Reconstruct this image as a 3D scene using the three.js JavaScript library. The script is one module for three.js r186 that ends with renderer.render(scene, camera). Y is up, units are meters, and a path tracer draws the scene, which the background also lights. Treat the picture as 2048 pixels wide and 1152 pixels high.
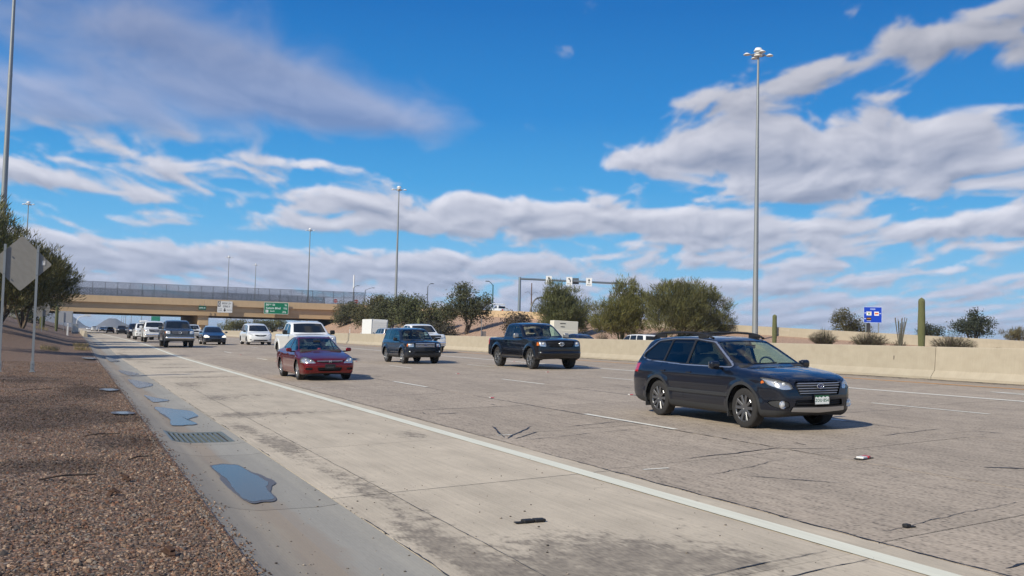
import * as THREE from 'three';
import { mergeGeometries } from 'three/addons/utils/BufferGeometryUtils.js';
import { RoundedBoxGeometry } from 'three/addons/geometries/RoundedBoxGeometry.js';

// ------------------------------------------------------------------ camera, sun, sky, exposure
const scene = new THREE.Scene();
const camera = new THREE.PerspectiveCamera(32.963, 16 / 9, 0.1, 20000);
{
  const right = new THREE.Vector3(0.91159, 0.02444, 0.41037), up = new THREE.Vector3(-0.04321, 0.9984, 0.03651), back = new THREE.Vector3(-0.40882, -0.05101, 0.91119);
  camera.position.set(-5.301, 1.499, 0);
  camera.quaternion.setFromRotationMatrix(new THREE.Matrix4().makeBasis(right, up, back));
}
const SUN = new THREE.Vector3(-1.26, 1, 0.47).normalize();
const sun = new THREE.DirectionalLight(new THREE.Color(1, 0.925, 0.77), 5.0);
sun.position.copy(SUN).multiplyScalar(400);
sun.castShadow = true;
Object.assign(sun.shadow.camera, { left: -200, right: 200, top: 150, bottom: -150, near: 1, far: 900 });
sun.shadow.mapSize.set(4096, 4096);
scene.add(sun);

// ------------------------------------------------------------------ numbers
function rand(seed) { let a = seed >>> 0; return () => { a = (a + 0x6d2b79f5) | 0; let t = Math.imul(a ^ (a >>> 15), 1 | a); t = (t + Math.imul(t ^ (t >>> 7), 61 | t)) ^ t; return ((t ^ (t >>> 14)) >>> 0) / 4294967296; }; }
const PERM = new Uint8Array(512), GRADX = new Float32Array(256), GRADY = new Float32Array(256);
{ const r = rand(77), p = [...Array(256).keys()]; for (let i = 255; i > 0; i--) { const j = (r() * (i + 1)) | 0; [p[i], p[j]] = [p[j], p[i]]; } for (let i = 0; i < 512; i++) PERM[i] = p[i & 255]; for (let i = 0; i < 256; i++) { const a = r() * 6.2832; GRADX[i] = Math.cos(a); GRADY[i] = Math.sin(a); } }
function noise(x, y, per = 256) {                       // gradient noise, about -0.7..0.7, repeating every per cells
  const xi = Math.floor(x), yi = Math.floor(y), fx = x - xi, fy = y - yi, pm = per - 1;          // per is a power of two
  const x0 = xi & pm, x1 = (xi + 1) & pm, y0 = yi & pm, y1 = (yi + 1) & pm;
  const u = fx * fx * fx * (fx * (fx * 6 - 15) + 10), v = fy * fy * fy * (fy * (fy * 6 - 15) + 10);
  const a = PERM[PERM[x0] + y0], b = PERM[PERM[x1] + y0], c = PERM[PERM[x0] + y1], d = PERM[PERM[x1] + y1];
  const na = GRADX[a] * fx + GRADY[a] * fy, nb = GRADX[b] * (fx - 1) + GRADY[b] * fy, nc = GRADX[c] * fx + GRADY[c] * (fy - 1), nd = GRADX[d] * (fx - 1) + GRADY[d] * (fy - 1);
  return na + u * (nb - na) + v * (nc + u * (nd - nc) - na - u * (nb - na));
}
function fbm(x, y, oct, per = 256, keep = 0.5) { let s = 0, a = 1, t = 0; for (let o = 0; o < oct; o++) { s += a * noise(x, y, per); t += a; a *= keep; x = x * 2 + 17; y = y * 2 + 31; per = Math.min(256, per * 2); } return s / t; }
const clamp = (x, a = 0, b = 1) => Math.min(b, Math.max(a, x));
const smooth = (a, b, x) => { const t = clamp((x - a) / (b - a)); return t * t * (3 - 2 * t); };
const bell = (t) => Math.exp(-t * t);
const mix = (a, b, t) => a + (b - a) * t;
function table(rows) { return (x) => { if (x <= rows[0][0]) return rows[0][1]; for (let i = 1; i < rows.length; i++) if (x <= rows[i][0]) { const [a, b] = rows[i - 1], [c, d] = rows[i]; return b + (d - b) * (x - a) / (c - a); } return rows[rows.length - 1][1]; }; }

// ------------------------------------------------------------------ the sky: air and clouds by heading (degrees from the road's direction) and height
{
  const W = 4096, H = 2048, data = new Float32Array(W * H * 4);
  // broad cloud masses: heading, height, half-width, half-height, tilt, weight
  const masses = [
    [2, 15.6, 11, 3.6, -0.05, 1.15], [-2.5, 11.9, 6, 1.6, 0, 0.6], [11, 14.1, 6.5, 1.7, -0.2, 0.8], [16.5, 12.7, 8.5, 1.0, -0.05, 0.85], [4, 11.6, 10, 1.3, 0, 0.5],
    [-2.8, 8.1, 3.4, 1.0, -0.1, 1.0], [4.5, 8.8, 6, 0.75, 0, 0.75], [10.5, 9.7, 3, 0.4, 0, 0.75], [9, 7.7, 12, 0.65, 0, 0.7], [2, 6.0, 4, 0.5, 0, 0.45],
    [29, 6.9, 12, 1.25, -0.05, 1.05], [17, 6.6, 10, 0.9, 0.04, 0.8], [24, 3.9, 75, 1.3, 0, 0.84], [24, 1.4, 90, 1.5, 0, 0.95], [5, 4.0, 15, 1.0, 0, 0.5],
    [44, 11.2, 11, 1.7, 0.05, 1.25], [34, 10.8, 6, 0.9, 0.12, 1.0], [49.5, 9.4, 7.5, 1.6, 0, 1.1], [47.5, 16.4, 8.5, 1.2, 0.14, 0.95], [41, 14.6, 6, 1.2, 0.2, 0.55], [35.4, 14.0, 2.2, 0.7, 0.1, 0.9],
    [40.2, 8.9, 3.6, 0.75, 0.1, 1.05], [47.5, 6.4, 10, 1.0, 0, 0.95], [52.5, 15.2, 2, 1.4, 0, 0.7], [26, 16.5, 2, 0.5, 0, 0.35], [25.5, 14.4, 2, 0.3, 0, 0.35], [38, 4.0, 12, 0.4, 0, -0.4], [14, 5.35, 9, 0.3, 0, -0.5], [40, 7.9, 7, 0.28, 0, -0.3],
    [27, 14, 4.6, 3.2, 0, -0.4], [25, 9.6, 6, 1.0, 0, -0.25],
  ];
  const blue = [[-10, 0.36, 0.50, 0.66], [0, 0.40, 0.60, 0.80], [3, 0.27, 0.565, 0.83], [6, 0.145, 0.47, 0.82], [9, 0.075, 0.37, 0.76], [13, 0.035, 0.26, 0.66], [19, 0.017, 0.17, 0.52], [40, 0.012, 0.12, 0.42], [90, 0.010, 0.10, 0.36]];
  const ch = [1, 2, 3].map((k) => table(blue.map((b) => [b[0], b[k]])));
  const cover = (hd, el) => {
    let c = 0;
    for (let i = 0; i < masses.length; i++) {
      const m = masses[i]; let dh = hd - m[0]; if (dh > 180) dh -= 360; else if (dh < -180) dh += 360;
      const de = (el - m[1] - m[4] * dh) / m[3]; dh /= m[2]; const q = dh * dh + de * de;
      if (q < 5) c += m[5] * Math.exp(-q * 0.9);
    }
    return c;
  };
  // the rest of the sky, out of the picture: the same kind of broken cloud
  const elsewhere = (hd, el) => 0.45 + 1.9 * fbm(hd / 22 + 3, el / 5 + 9, 3);
  const dens = (hd, el, fine) => {
    const out = smooth(31, 42, Math.abs(((hd - 24 + 540) % 360) - 180)) + smooth(19.5, 24, el) ;
    const o = Math.min(1, out), c = (o < 1 ? cover(hd, el) * (1 - o) : 0) + (o > 0 ? o * elsewhere(hd, el) : 0);
    let dh = hd - 24; if (dh > 180) dh -= 360; else if (dh < -180) dh += 360;
    const px = dh * (0.085 + 1.15 / (el + 2.5)) + 40, py = 4.6 * Math.log(el + 2.5) + dh * 0.012;              // a layer seen in perspective
    const veil = smooth(9.8, 12.0, el) * (1 - smooth(20, 28, hd)) * smooth(-40, -25, hd);                 // thin, even cloud high on the left
    const wx = fbm(px * 0.9 + 5, py * 0.9, 2), wy = fbm(px * 0.9 + 31, py * 0.9 + 7, 2), n = fbm(px * 1.5 + wx * 0.9, py * 1.65 + wy * 0.9, fine, 256, 0.54), slow = noise(px * 0.55 + 9, py * 0.7 + 3);
    return c * mix(1.14, 1.2, veil) + n * mix(2.0, 1.0, veil) + slow * 0.5 - mix(0.46, 0.28, veil);
  };
  const colour = (hd, el, fine, out) => {
    let r = ch[0](el), g = ch[1](el), b = ch[2](el);
    if (el > -2) {
      const d = dens(hd, Math.max(el, 0.2), fine ? 6 : 3), veil = smooth(9.8, 12.0, el) * (1 - smooth(20, 28, hd)) * smooth(-40, -25, hd), a = smooth(0.0, mix(0.55, 1.5, veil), d) * mix(0.95, 0.66, veil);
      if (a > 0.001) {
        const step = 0.22 + el * 0.03, up = dens(hd - step * 0.7, Math.max(el, 0.2) + step, fine ? 5 : 3), thick = clamp(d * 0.62);
        const lit = clamp(0.66 + (d - up) * 0.55 - thick * 0.42 - 0.03 * veil, 0, 1), low = 1 - smooth(1.5, 7, el), dim = 1 - 0.30 * smooth(9, 17, el);
        const cr = mix(0.285, 0.80 - 0.17 * low, lit), cg = mix(0.325, 0.80 - 0.14 * low, lit) + 0.01 * low, cb = mix(0.43, 0.85 - 0.08 * low, lit) + 0.03 * low + 0.06 * veil;
        r += (cr * dim - r) * a; g += (cg * dim - g) * a; b += (cb * dim * 1.04 - b) * a;
      }
    }
    out[0] = r; out[1] = g; out[2] = b;
  };
  const c3 = [0, 0, 0], wide = 512, tall = 256, rough = new Float32Array((wide + 1) * (tall + 1) * 3), headOf = (u) => { const phi = (u - 0.5) * 2 * Math.PI; return Math.atan2(Math.cos(phi), -Math.sin(phi)) * 57.29578; };
  for (let j = 0; j <= tall; j++) for (let i = 0; i <= wide; i++) { colour(headOf(i / wide), (j / tall - 0.5) * 180, false, c3); rough.set(c3, (j * (wide + 1) + i) * 3); }
  for (let j = 0; j < H; j++) {
    const v = (j + 0.5) / H, el = (v - 0.5) * 180, J = v * tall, j0 = Math.min(tall - 1, J | 0), fv = J - j0;
    if (el < -2.2) { const r = ch[0](el), g = ch[1](el), b = ch[2](el); for (let i = 0, k = j * W * 4; i < W; i++, k += 4) { data[k] = r; data[k + 1] = g; data[k + 2] = b; data[k + 3] = 1; } continue; }
    for (let i = 0; i < W; i++) {
      const k = (j * W + i) * 4, u = (i + 0.5) / W, hd = headOf(u), away = Math.abs(((hd - 24 + 540) % 360) - 180);
      const fine = el > -2 ? (1 - smooth(33, 40, away)) * (1 - smooth(20, 24, el)) : 0;
      let r = 0, g = 0, b = 0;
      if (fine < 1) { const I = u * wide, i0 = Math.min(wide - 1, I | 0), fu = I - i0, a = (j0 * (wide + 1) + i0) * 3, e = a + (wide + 1) * 3, w = (q) => mix(mix(rough[a + q], rough[a + 3 + q], fu), mix(rough[e + q], rough[e + 3 + q], fu), fv); r = w(0); g = w(1); b = w(2); }
      if (fine > 0) { colour(hd, el, true, c3); r = mix(r, c3[0], fine); g = mix(g, c3[1], fine); b = mix(b, c3[2], fine); }
      data[k] = r; data[k + 1] = g; data[k + 2] = b; data[k + 3] = 1;
    }
  }
  const sky = new THREE.DataTexture(data, W, H, THREE.RGBAFormat, THREE.FloatType);
  sky.mapping = THREE.EquirectangularReflectionMapping; sky.magFilter = THREE.LinearFilter; sky.needsUpdate = true;
  scene.background = sky; scene.environment = sky;
}
const renderer = new THREE.WebGLRenderer({ antialias: true });
renderer.setSize(1024, 576);
renderer.toneMapping = THREE.LinearToneMapping;
renderer.toneMappingExposure = 1.0;
renderer.shadowMap.enabled = true;
renderer.shadowMap.type = THREE.PCFSoftShadowMap;

// ------------------------------------------------------------------ naming
const taken = new Map();
function numbered(name) { const n = taken.get(name) ?? 0; taken.set(name, n + 1); return n ? `${name}_${String(n).padStart(3, '0')}` : name; }
function place(o, name, label, category, group) { o.name = numbered(name); o.userData.label = label; o.userData.category = category; if (group) o.userData.group = group; scene.add(o); return o; }
function structure(o, name) { o.name = name; o.userData.kind = 'structure'; scene.add(o); return o; }
function mesh(name, geo, mat, parent) { const m = new THREE.Mesh(geo, mat); m.name = name; m.castShadow = m.receiveShadow = true; if (parent) parent.add(m); return m; }
function copyOf(o, name, label, category, group) { const c = o.clone(); c.userData = {}; return place(c, name, label, category, group); }

// ------------------------------------------------------------------ materials and textures
const lin = (r, g, b) => new THREE.Color().setRGB(r, g, b);
function matte(r, g, b, rough = 0.85, extra = {}) { return new THREE.MeshStandardMaterial({ color: lin(r, g, b), roughness: rough, ...extra }); }
function metal(r, g, b, rough = 0.45, extra = {}) { return new THREE.MeshStandardMaterial({ color: lin(r, g, b), roughness: rough, metalness: 0.85, ...extra }); }
function dataTex(w, h, fn, srgb = true) {               // fn(i, j, out) fills out with 0..1 values (linear light when srgb)
  const d = new Uint8Array(w * h * 4), o = [0, 0, 0, 1], enc = (x) => (srgb ? (x <= 0.0031308 ? 12.92 * x : 1.055 * Math.pow(x, 1 / 2.4) - 0.055) : x);
  for (let j = 0; j < h; j++) for (let i = 0; i < w; i++) { o[3] = 1; fn(i, j, o); const k = (j * w + i) * 4; for (let c = 0; c < 3; c++) d[k + c] = Math.round(255 * enc(clamp(o[c]))); d[k + 3] = Math.round(255 * clamp(o[3])); }
  const t = new THREE.DataTexture(d, w, h, THREE.RGBAFormat);
  if (srgb) t.colorSpace = THREE.SRGBColorSpace;
  t.wrapS = t.wrapT = THREE.RepeatWrapping; t.magFilter = THREE.LinearFilter; t.minFilter = THREE.LinearMipmapLinearFilter; t.generateMipmaps = true; t.needsUpdate = true;
  return t;
}
function canvasTex(w, h, draw) { const c = document.createElement('canvas'); c.width = w; c.height = h; draw(c.getContext('2d'), w, h); const t = new THREE.CanvasTexture(c); t.colorSpace = THREE.SRGBColorSpace; return t; }
function repeatTex(t, u, v) { const c = t.clone(); c.repeat.set(u, v); c.needsUpdate = true; return c; }

// ------------------------------------------------------------------ geometry helpers
function box(w, h, d, x = 0, y = 0, z = 0) { const g = new THREE.BoxGeometry(w, h, d); g.translate(x, y, z); return g; }
function rbox(w, h, d, r, x = 0, y = 0, z = 0, seg = 2) { const g = new RoundedBoxGeometry(w, h, d, seg, r); g.translate(x, y, z); return g; }
function cyl(r0, r1, h, seg = 12, x = 0, y = 0, z = 0) { const g = new THREE.CylinderGeometry(r1, r0, h, seg); g.translate(x, y + h / 2, z); return g; }
function bar(a, b, r, seg = 6, r2 = r) { const A = new THREE.Vector3(...a), B = new THREE.Vector3(...b), d = B.clone().sub(A), g = new THREE.CylinderGeometry(r2, r, d.length(), seg); g.applyQuaternion(new THREE.Quaternion().setFromUnitVectors(new THREE.Vector3(0, 1, 0), d.clone().normalize())); g.translate((A.x + B.x) / 2, (A.y + B.y) / 2, (A.z + B.z) / 2); return g; }
function tube(pts, r, seg = 12, rad = 6) { return new THREE.TubeGeometry(new THREE.CatmullRomCurve3(pts.map((p) => new THREE.Vector3(...p))), seg, r, rad); }
function merge(list) { return mergeGeometries(list.map((g) => { const q = g.index ? g.toNonIndexed() : g; for (const k of Object.keys(q.attributes)) if (!['position', 'normal', 'uv'].includes(k)) q.deleteAttribute(k); if (!q.attributes.uv) q.setAttribute('uv', new THREE.BufferAttribute(new Float32Array(q.attributes.position.count * 2), 2)); return q; })); }
function sheet(xs, zs, yf, uvf) {                        // a grid over x and z, y from yf
  const nx = xs.length, nz = zs.length, p = [], uv = [], idx = [];
  for (let j = 0; j < nz; j++) for (let i = 0; i < nx; i++) { p.push(xs[i], yf(xs[i], zs[j]), zs[j]); const q = uvf ? uvf(xs[i], zs[j]) : [xs[i], -zs[j]]; uv.push(q[0], q[1]); }
  for (let j = 0; j < nz - 1; j++) for (let i = 0; i < nx - 1; i++) { const a = j * nx + i, b = a + 1, c = a + nx, d = c + 1; if (zs[1] < zs[0]) idx.push(a, b, c, b, d, c); else idx.push(a, c, b, b, c, d); }
  const g = new THREE.BufferGeometry(); g.setAttribute('position', new THREE.Float32BufferAttribute(p, 3)); g.setAttribute('uv', new THREE.Float32BufferAttribute(uv, 2)); g.setIndex(idx); g.computeVertexNormals(); return g;
}
function range(a, b, n) { return Array.from({ length: n + 1 }, (_, i) => a + (b - a) * i / n); }
function profileZ(pts, z0, z1, closed = true) {          // a cross-section in x and y swept along z, flat faces
  const p = [], uv = [], n = pts.length; let s = 0;
  for (let i = 0; i < (closed ? n : n - 1); i++) { const a = pts[i], b = pts[(i + 1) % n], l = Math.hypot(b[0] - a[0], b[1] - a[1]); const q = [[a, z0, s], [b, z0, s + l], [b, z1, s + l], [a, z1, s]]; for (const k of [0, 1, 2, 0, 2, 3]) { p.push(q[k][0][0], q[k][0][1], q[k][1]); uv.push(q[k][1], q[k][2]); } s += l; }
  if (closed) { const tri = THREE.ShapeUtils.triangulateShape(pts.map((q) => new THREE.Vector2(q[0], q[1])), []); for (const z of [z0, z1]) for (const t of tri) for (const k of t) { p.push(pts[k][0], pts[k][1], z); uv.push(pts[k][0], pts[k][1]); } }
  const g = new THREE.BufferGeometry(); g.setAttribute('position', new THREE.Float32BufferAttribute(p, 3)); g.setAttribute('uv', new THREE.Float32BufferAttribute(uv, 2)); g.computeVertexNormals(); return g;
}
// ================================================================== THE SETTING: ground, carriageways, gutter, walls
const CROSS = 0.022, MEDIAN_X = 21.3;
const lift = (x, z) => 0.25 * smooth(-50, -90, z) * clamp(1 - x / MEDIAN_X, 0, 1.2);                  // the near lanes rise a little farther on
const roadY = (x, z = 0) => (x <= MEDIAN_X ? CROSS * x + lift(x, z) : CROSS * MEDIAN_X - CROSS * (x - MEDIAN_X));
const rampY = table([[-260, 7.7], [-230, 7.5], [-190, 6.3], [-150, 5.0], [-121, 4.1], [-95, 2.98], [-76, 2.3], [-50, 1.35], [-30, 0.75], [20, 0.2]]);
const vergeY = (x, z) => { const e = -4.26 - x; return 0.035 + 0.018 * e + Math.min(7.5, 0.24 * Math.max(0, e - 1.3) * smooth(-42, -85, z)) + 0.018 * noise(x * 0.7, z * 0.7) * smooth(0.1, 0.8, e) + lift(x, z); };
const bankY = (x, z) => { const t = clamp((x - 44) / 15.2); return mix(-0.02, rampY(z) - 0.02, Math.pow(t, 0.85)) + 0.05 * noise(x * 0.4, z * 0.4) * smooth(0, 0.2, t) * (1 - smooth(0.9, 1, t)); };

const damp = (x, z) => { let d = 0; for (const [a, b, c, e] of dampSpots) d += Math.exp(-(((x - a) / c) ** 2) - ((z - b) / e) ** 2); return 1 - 0.36 * smooth(0.25, 0.9, d + 0.9 * fbm(x * 0.9 + 4, z * 0.5, 4)); };    // moist, darker gravel
const dampSpots = [[-5.2, -17.6, 1.0, 1.6], [-4.9, -24.5, 0.8, 2.2], [-6.2, -16, 1.2, 1.2], [-4.7, -13.6, 0.6, 0.9], [-6.6, -21, 1.5, 2], [-5.6, -11.2, 0.7, 0.7], [-6.5, -29, 1.5, 2], [-5, -48, 0.8, 4]];
// --- textures of the ground
const laneTex = dataTex(1536, 1536, (i, j, o) => {       // diamond-ground lane concrete, 11 m x 12.2 m: stone flecks, dark drips along lane middles
  const x = i / 1536 * 10.98, r = ((Math.imul(i * 374761393 + j * 668265263, 1274126177) >>> 8) & 0xffff) / 65535;
  const f = noise(i / 4, j / 5, 256), g = noise(i / 12, j / 30, 128), big = fbm(i / 128, j / 192, 3, 8), lane = bell(((x + 0.06) % 3.66 - 1.83) / 0.42);
  const st = noise(i / 16 + 9, j / 320, 128), blot = noise(i / 45, j / 45, 32);
  let v = 1 + 0.26 * (r - 0.5) + 0.42 * f + 0.22 * g + 0.24 * big + 0.16 * st - 0.13 * lane * (0.5 + 1.0 * g + 0.8 * blot);
  if (f + 0.4 * g < -0.34) v -= 0.24; if (blot + 0.5 * f < -0.42) v -= 0.08;
  const warm = 0.05 * (((r * 7919) % 1) - 0.5);
  o[0] = 0.350 * v * (1 + warm); o[1] = 0.292 * v; o[2] = 0.229 * v * (1 - warm);
});
const grainBump = dataTex(512, 512, (i, j, o) => { const r = ((Math.imul(i * 374761393 + j * 668265263, 1274126177) >>> 8) & 0xffff) / 65535; o[0] = o[1] = o[2] = clamp(0.5 + 0.35 * noise(i / 4, j / 4, 128) + 0.3 * noise(i / 9, j / 14, 256) + 0.2 * (r - 0.5)); }, false);
// shoulder: stains copied from where they lie; [x, z, rx, rz, strength]
const stains = [[-1.65, -6.2, 0.75, 0.75, 1], [-1.2, -5.6, 0.9, 0.5, 0.8], [-2.72, -6.6, 0.2, 1.3, 1.3], [-2.35, -5.7, 0.45, 0.6, 0.9], [-2.62, -13.6, 0.22, 1.4, 1.25], [-2.78, -16.2, 0.2, 1.1, 1.1], [-2.58, -10.4, 0.2, 1.5, 0.7], [-2.5, -8.6, 0.18, 1.3, 0.6],
  [-2.4, -18.6, 0.55, 0.7, 0.9], [-2.2, -23.3, 0.5, 1.4, 0.9], [-1.3, -18.7, 1.1, 0.45, 0.75], [-0.55, -14.2, 0.25, 0.6, 1.0], [-2.3, -28.5, 0.5, 1.8, 0.8], [-1.2, -24, 0.6, 1.0, 0.5], [-1.4, -33.2, 1.5, 0.6, 0.9], [-1.1, -37.2, 1.4, 0.8, 1.0], [-1.6, -41.5, 1.2, 1.0, 0.9], [-0.9, -49, 1.2, 1.2, 0.7], [-2, -55, 1, 2, 0.7], [-1.6, -29.8, 1, 0.5, 0.5], [-1.4, -45, 1, 0.6, 0.6], [-2.3, -2.5, 0.5, 1.5, 0.8], [-1.2, 1, 0.7, 2, 0.7]];
const shoulderTex = dataTex(1024, 2048, (i, j, o) => {
  const x = -3.0 + i / 1024 * 3.4, z = 2 - j / 2048 * 46, r = ((Math.imul(i * 374761393 + j * 668265263, 1274126177) >>> 8) & 0xffff) / 65535;
  const grit = noise(i / 3.3, j / 1.4), n = fbm(x * 2.2, z * 1.1, 4), speck = noise(x * 38, z * 17), blotch = fbm(x * 7, z * 6, 3), streak = noise(x * 30, z * 0.6);
  let s = 0;
  for (const q of stains) { const d = ((x - q[0]) / q[2]) ** 2 + ((z - q[1]) / q[3]) ** 2; if (d < 5) s += q[4] * Math.exp(-d) ; }
  s = smooth(0.16, 0.92, s + n * 0.9 + blotch * 0.95 + speck * 0.35 + grit * 0.3 - 0.14) * clamp(0.62 + 0.5 * blotch + 0.25 * speck, 0.25, 0.85);
  const v = 1 + 0.16 * (r - 0.5) + 0.13 * grit + 0.34 * n + 0.13 * streak - (speck > 0.46 ? 0.2 : 0);
  o[0] = mix(0.462 * v, 0.100 + 0.05 * r, s); o[1] = mix(0.398 * v, 0.082 + 0.045 * r, s); o[2] = mix(0.308 * v, 0.064 + 0.04 * r, s);
});
const gutterTex = dataTex(256, 2048, (i, j, o) => {      // across the gutter 1.4 m, along 36 m: brown silt along the flow line
  const u = i / 256 * 1.4, z = j / 2048 * 36, n = fbm(u * 3, z * 0.8, 4, 256), f = noise(u * 40, z * 12), st = noise(u * 14, z * 0.35);
  const r = ((Math.imul(i * 374761393 + j * 668265263, 1274126177) >>> 8) & 0xffff) / 65535;
  const silt = smooth(0.1, 0.6, bell(((u - 0.70) + 0.10 * noise(z * 0.3, 3)) / 0.20) + n * 0.9 - 0.25 + 0.2 * f), v = 1 + 0.16 * n + 0.08 * f + 0.08 * (r - 0.5) + 0.06 * st - (f > 0.58 ? 0.2 : 0);
  const pan = u < 0.62 ? 0 : 1;
  o[0] = mix(mix(0.285, 0.31, pan) * v, 0.235, silt * 0.55); o[1] = mix(mix(0.270, 0.268, pan) * v, 0.188, silt * 0.55); o[2] = mix(mix(0.235, 0.208, pan) * v, 0.145, silt * 0.55);
});
function pebbleTex(size, count, small, large, base, tones, seed) {
  const R = rand(seed), col = canvasTex(size, size, (c) => {
    c.fillStyle = base; c.fillRect(0, 0, size, size);
    for (let k = 0; k < count; k++) {
      const x = R() * size, y = R() * size, r = small + (large - small) * R() ** 3, t = tones[(R() * tones.length) | 0], e = 0.6 + 0.4 * R(), a = R() * 3.14, v = 0.75 + 0.5 * R();
      c.fillStyle = `rgb(${t.map((q) => Math.min(255, Math.round(q * v))).join(',')})`;
      for (const ox of [0, size, -size]) for (const oy of [0, size, -size]) if (x + ox > -large && x + ox < size + large && y + oy > -large && y + oy < size + large) { c.beginPath(); c.ellipse(x + ox, y + oy, r, r * e, a, 0, 6.2832); c.fill(); }
    }
  });
  col.wrapS = col.wrapT = THREE.RepeatWrapping; return col;
}
const gravelTones = [[148, 118, 95], [168, 138, 114], [128, 107, 94], [142, 131, 121], [114, 86, 67], [188, 162, 138], [99, 90, 84], [146, 104, 80]];
const gravelTex = pebbleTex(1024, 26000, 1.6, 7, '#4e3c2e', gravelTones, 5);
const slopeTex = pebbleTex(1024, 22000, 1.5, 6, '#8d7462', [[184, 152, 128], [196, 164, 138], [164, 136, 116], [174, 150, 132], [152, 122, 100], [208, 178, 152]], 6);
const concreteTex = dataTex(1024, 512, (i, j, o) => { const n = fbm(i / 64, j / 64, 5, 8), st = fbm(i / 5 , j / 90, 3, 128), f = noise(i / 2, j / 2), r = ((Math.imul(i * 374761393 + j * 668265263, 1274126177) >>> 8) & 0xffff) / 65535; const v = 0.9 + 0.16 * n + 0.10 * st + 0.03 * f + 0.05 * (r - 0.5); o[0] = v; o[1] = v * (0.995 + 0.02 * n); o[2] = v * (0.985 + 0.04 * n); });

// --- ground to the horizon
{
  const plain = new THREE.PlaneGeometry(24000, 24000); plain.rotateX(-Math.PI / 2); plain.translate(0, -0.9, -2000);
  structure(mesh('ground', plain, matte(0.24, 0.19, 0.15, 1)), 'ground');
  const uvm = (k) => (x, z) => [x / k, -z / k];
  const verge = sheet([-4.22, -4.3, -4.5, -4.8, -5.2, -5.7, -6.3, -7, -8, -9.5, -11.5, -14, -18, -24, -34, -60], [...range(14, -20, 68), ...range(-21, -60, 39), ...range(-63, -150, 29), ...range(-160, -420, 26), -600, -1500].map((z) => z), vergeY, uvm(2.4));
  { const p = verge.attributes.position, c = new Float32Array(p.count * 3); for (let i = 0; i < p.count; i++) c.fill(damp(p.getX(i), p.getZ(i)), 3 * i, 3 * i + 3); verge.setAttribute('color', new THREE.BufferAttribute(c, 3)); }
  structure(mesh('verge', verge, new THREE.MeshStandardMaterial({ map: gravelTex, color: lin(0.78, 0.76, 0.74), vertexColors: true, roughness: 0.95, side: THREE.DoubleSide })), 'gravel_verge');
  const bank = sheet(range(43.0, 59.2, 24), range(20, -232, 126), bankY, uvm(4.2));
  structure(mesh('bank', bank, new THREE.MeshStandardMaterial({ map: slopeTex, roughness: 0.95 })), 'embankment');
  const ramp = sheet([59.2, 69], range(20, -260, 70), (x, z) => rampY(z), uvm(6));
  structure(mesh('ramp', ramp, matte(0.2, 0.19, 0.18, 0.9)), 'ramp_road');
  const back = sheet([69, 74, 90, 130, 400], range(20, -260, 28), (x, z) => rampY(z) - 0.05 - 0.02 * (x - 69) - (x > 200 ? 1 : 0), uvm(4.2));
  structure(mesh('back', back, new THREE.MeshStandardMaterial({ map: slopeTex, roughness: 0.95 })), 'terrain_beyond_ramp');
  const farBank = sheet(range(43.0, 90, 12), range(-268, -700, 40), (x, z) => clamp((x - 46) / 30) * 3.0 * (1 - smooth(-420, -700, z)) - 0.1, uvm(4.2));
  structure(mesh('far', farBank, new THREE.MeshStandardMaterial({ map: slopeTex, roughness: 0.95 })), 'far_embankment');
}
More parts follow.
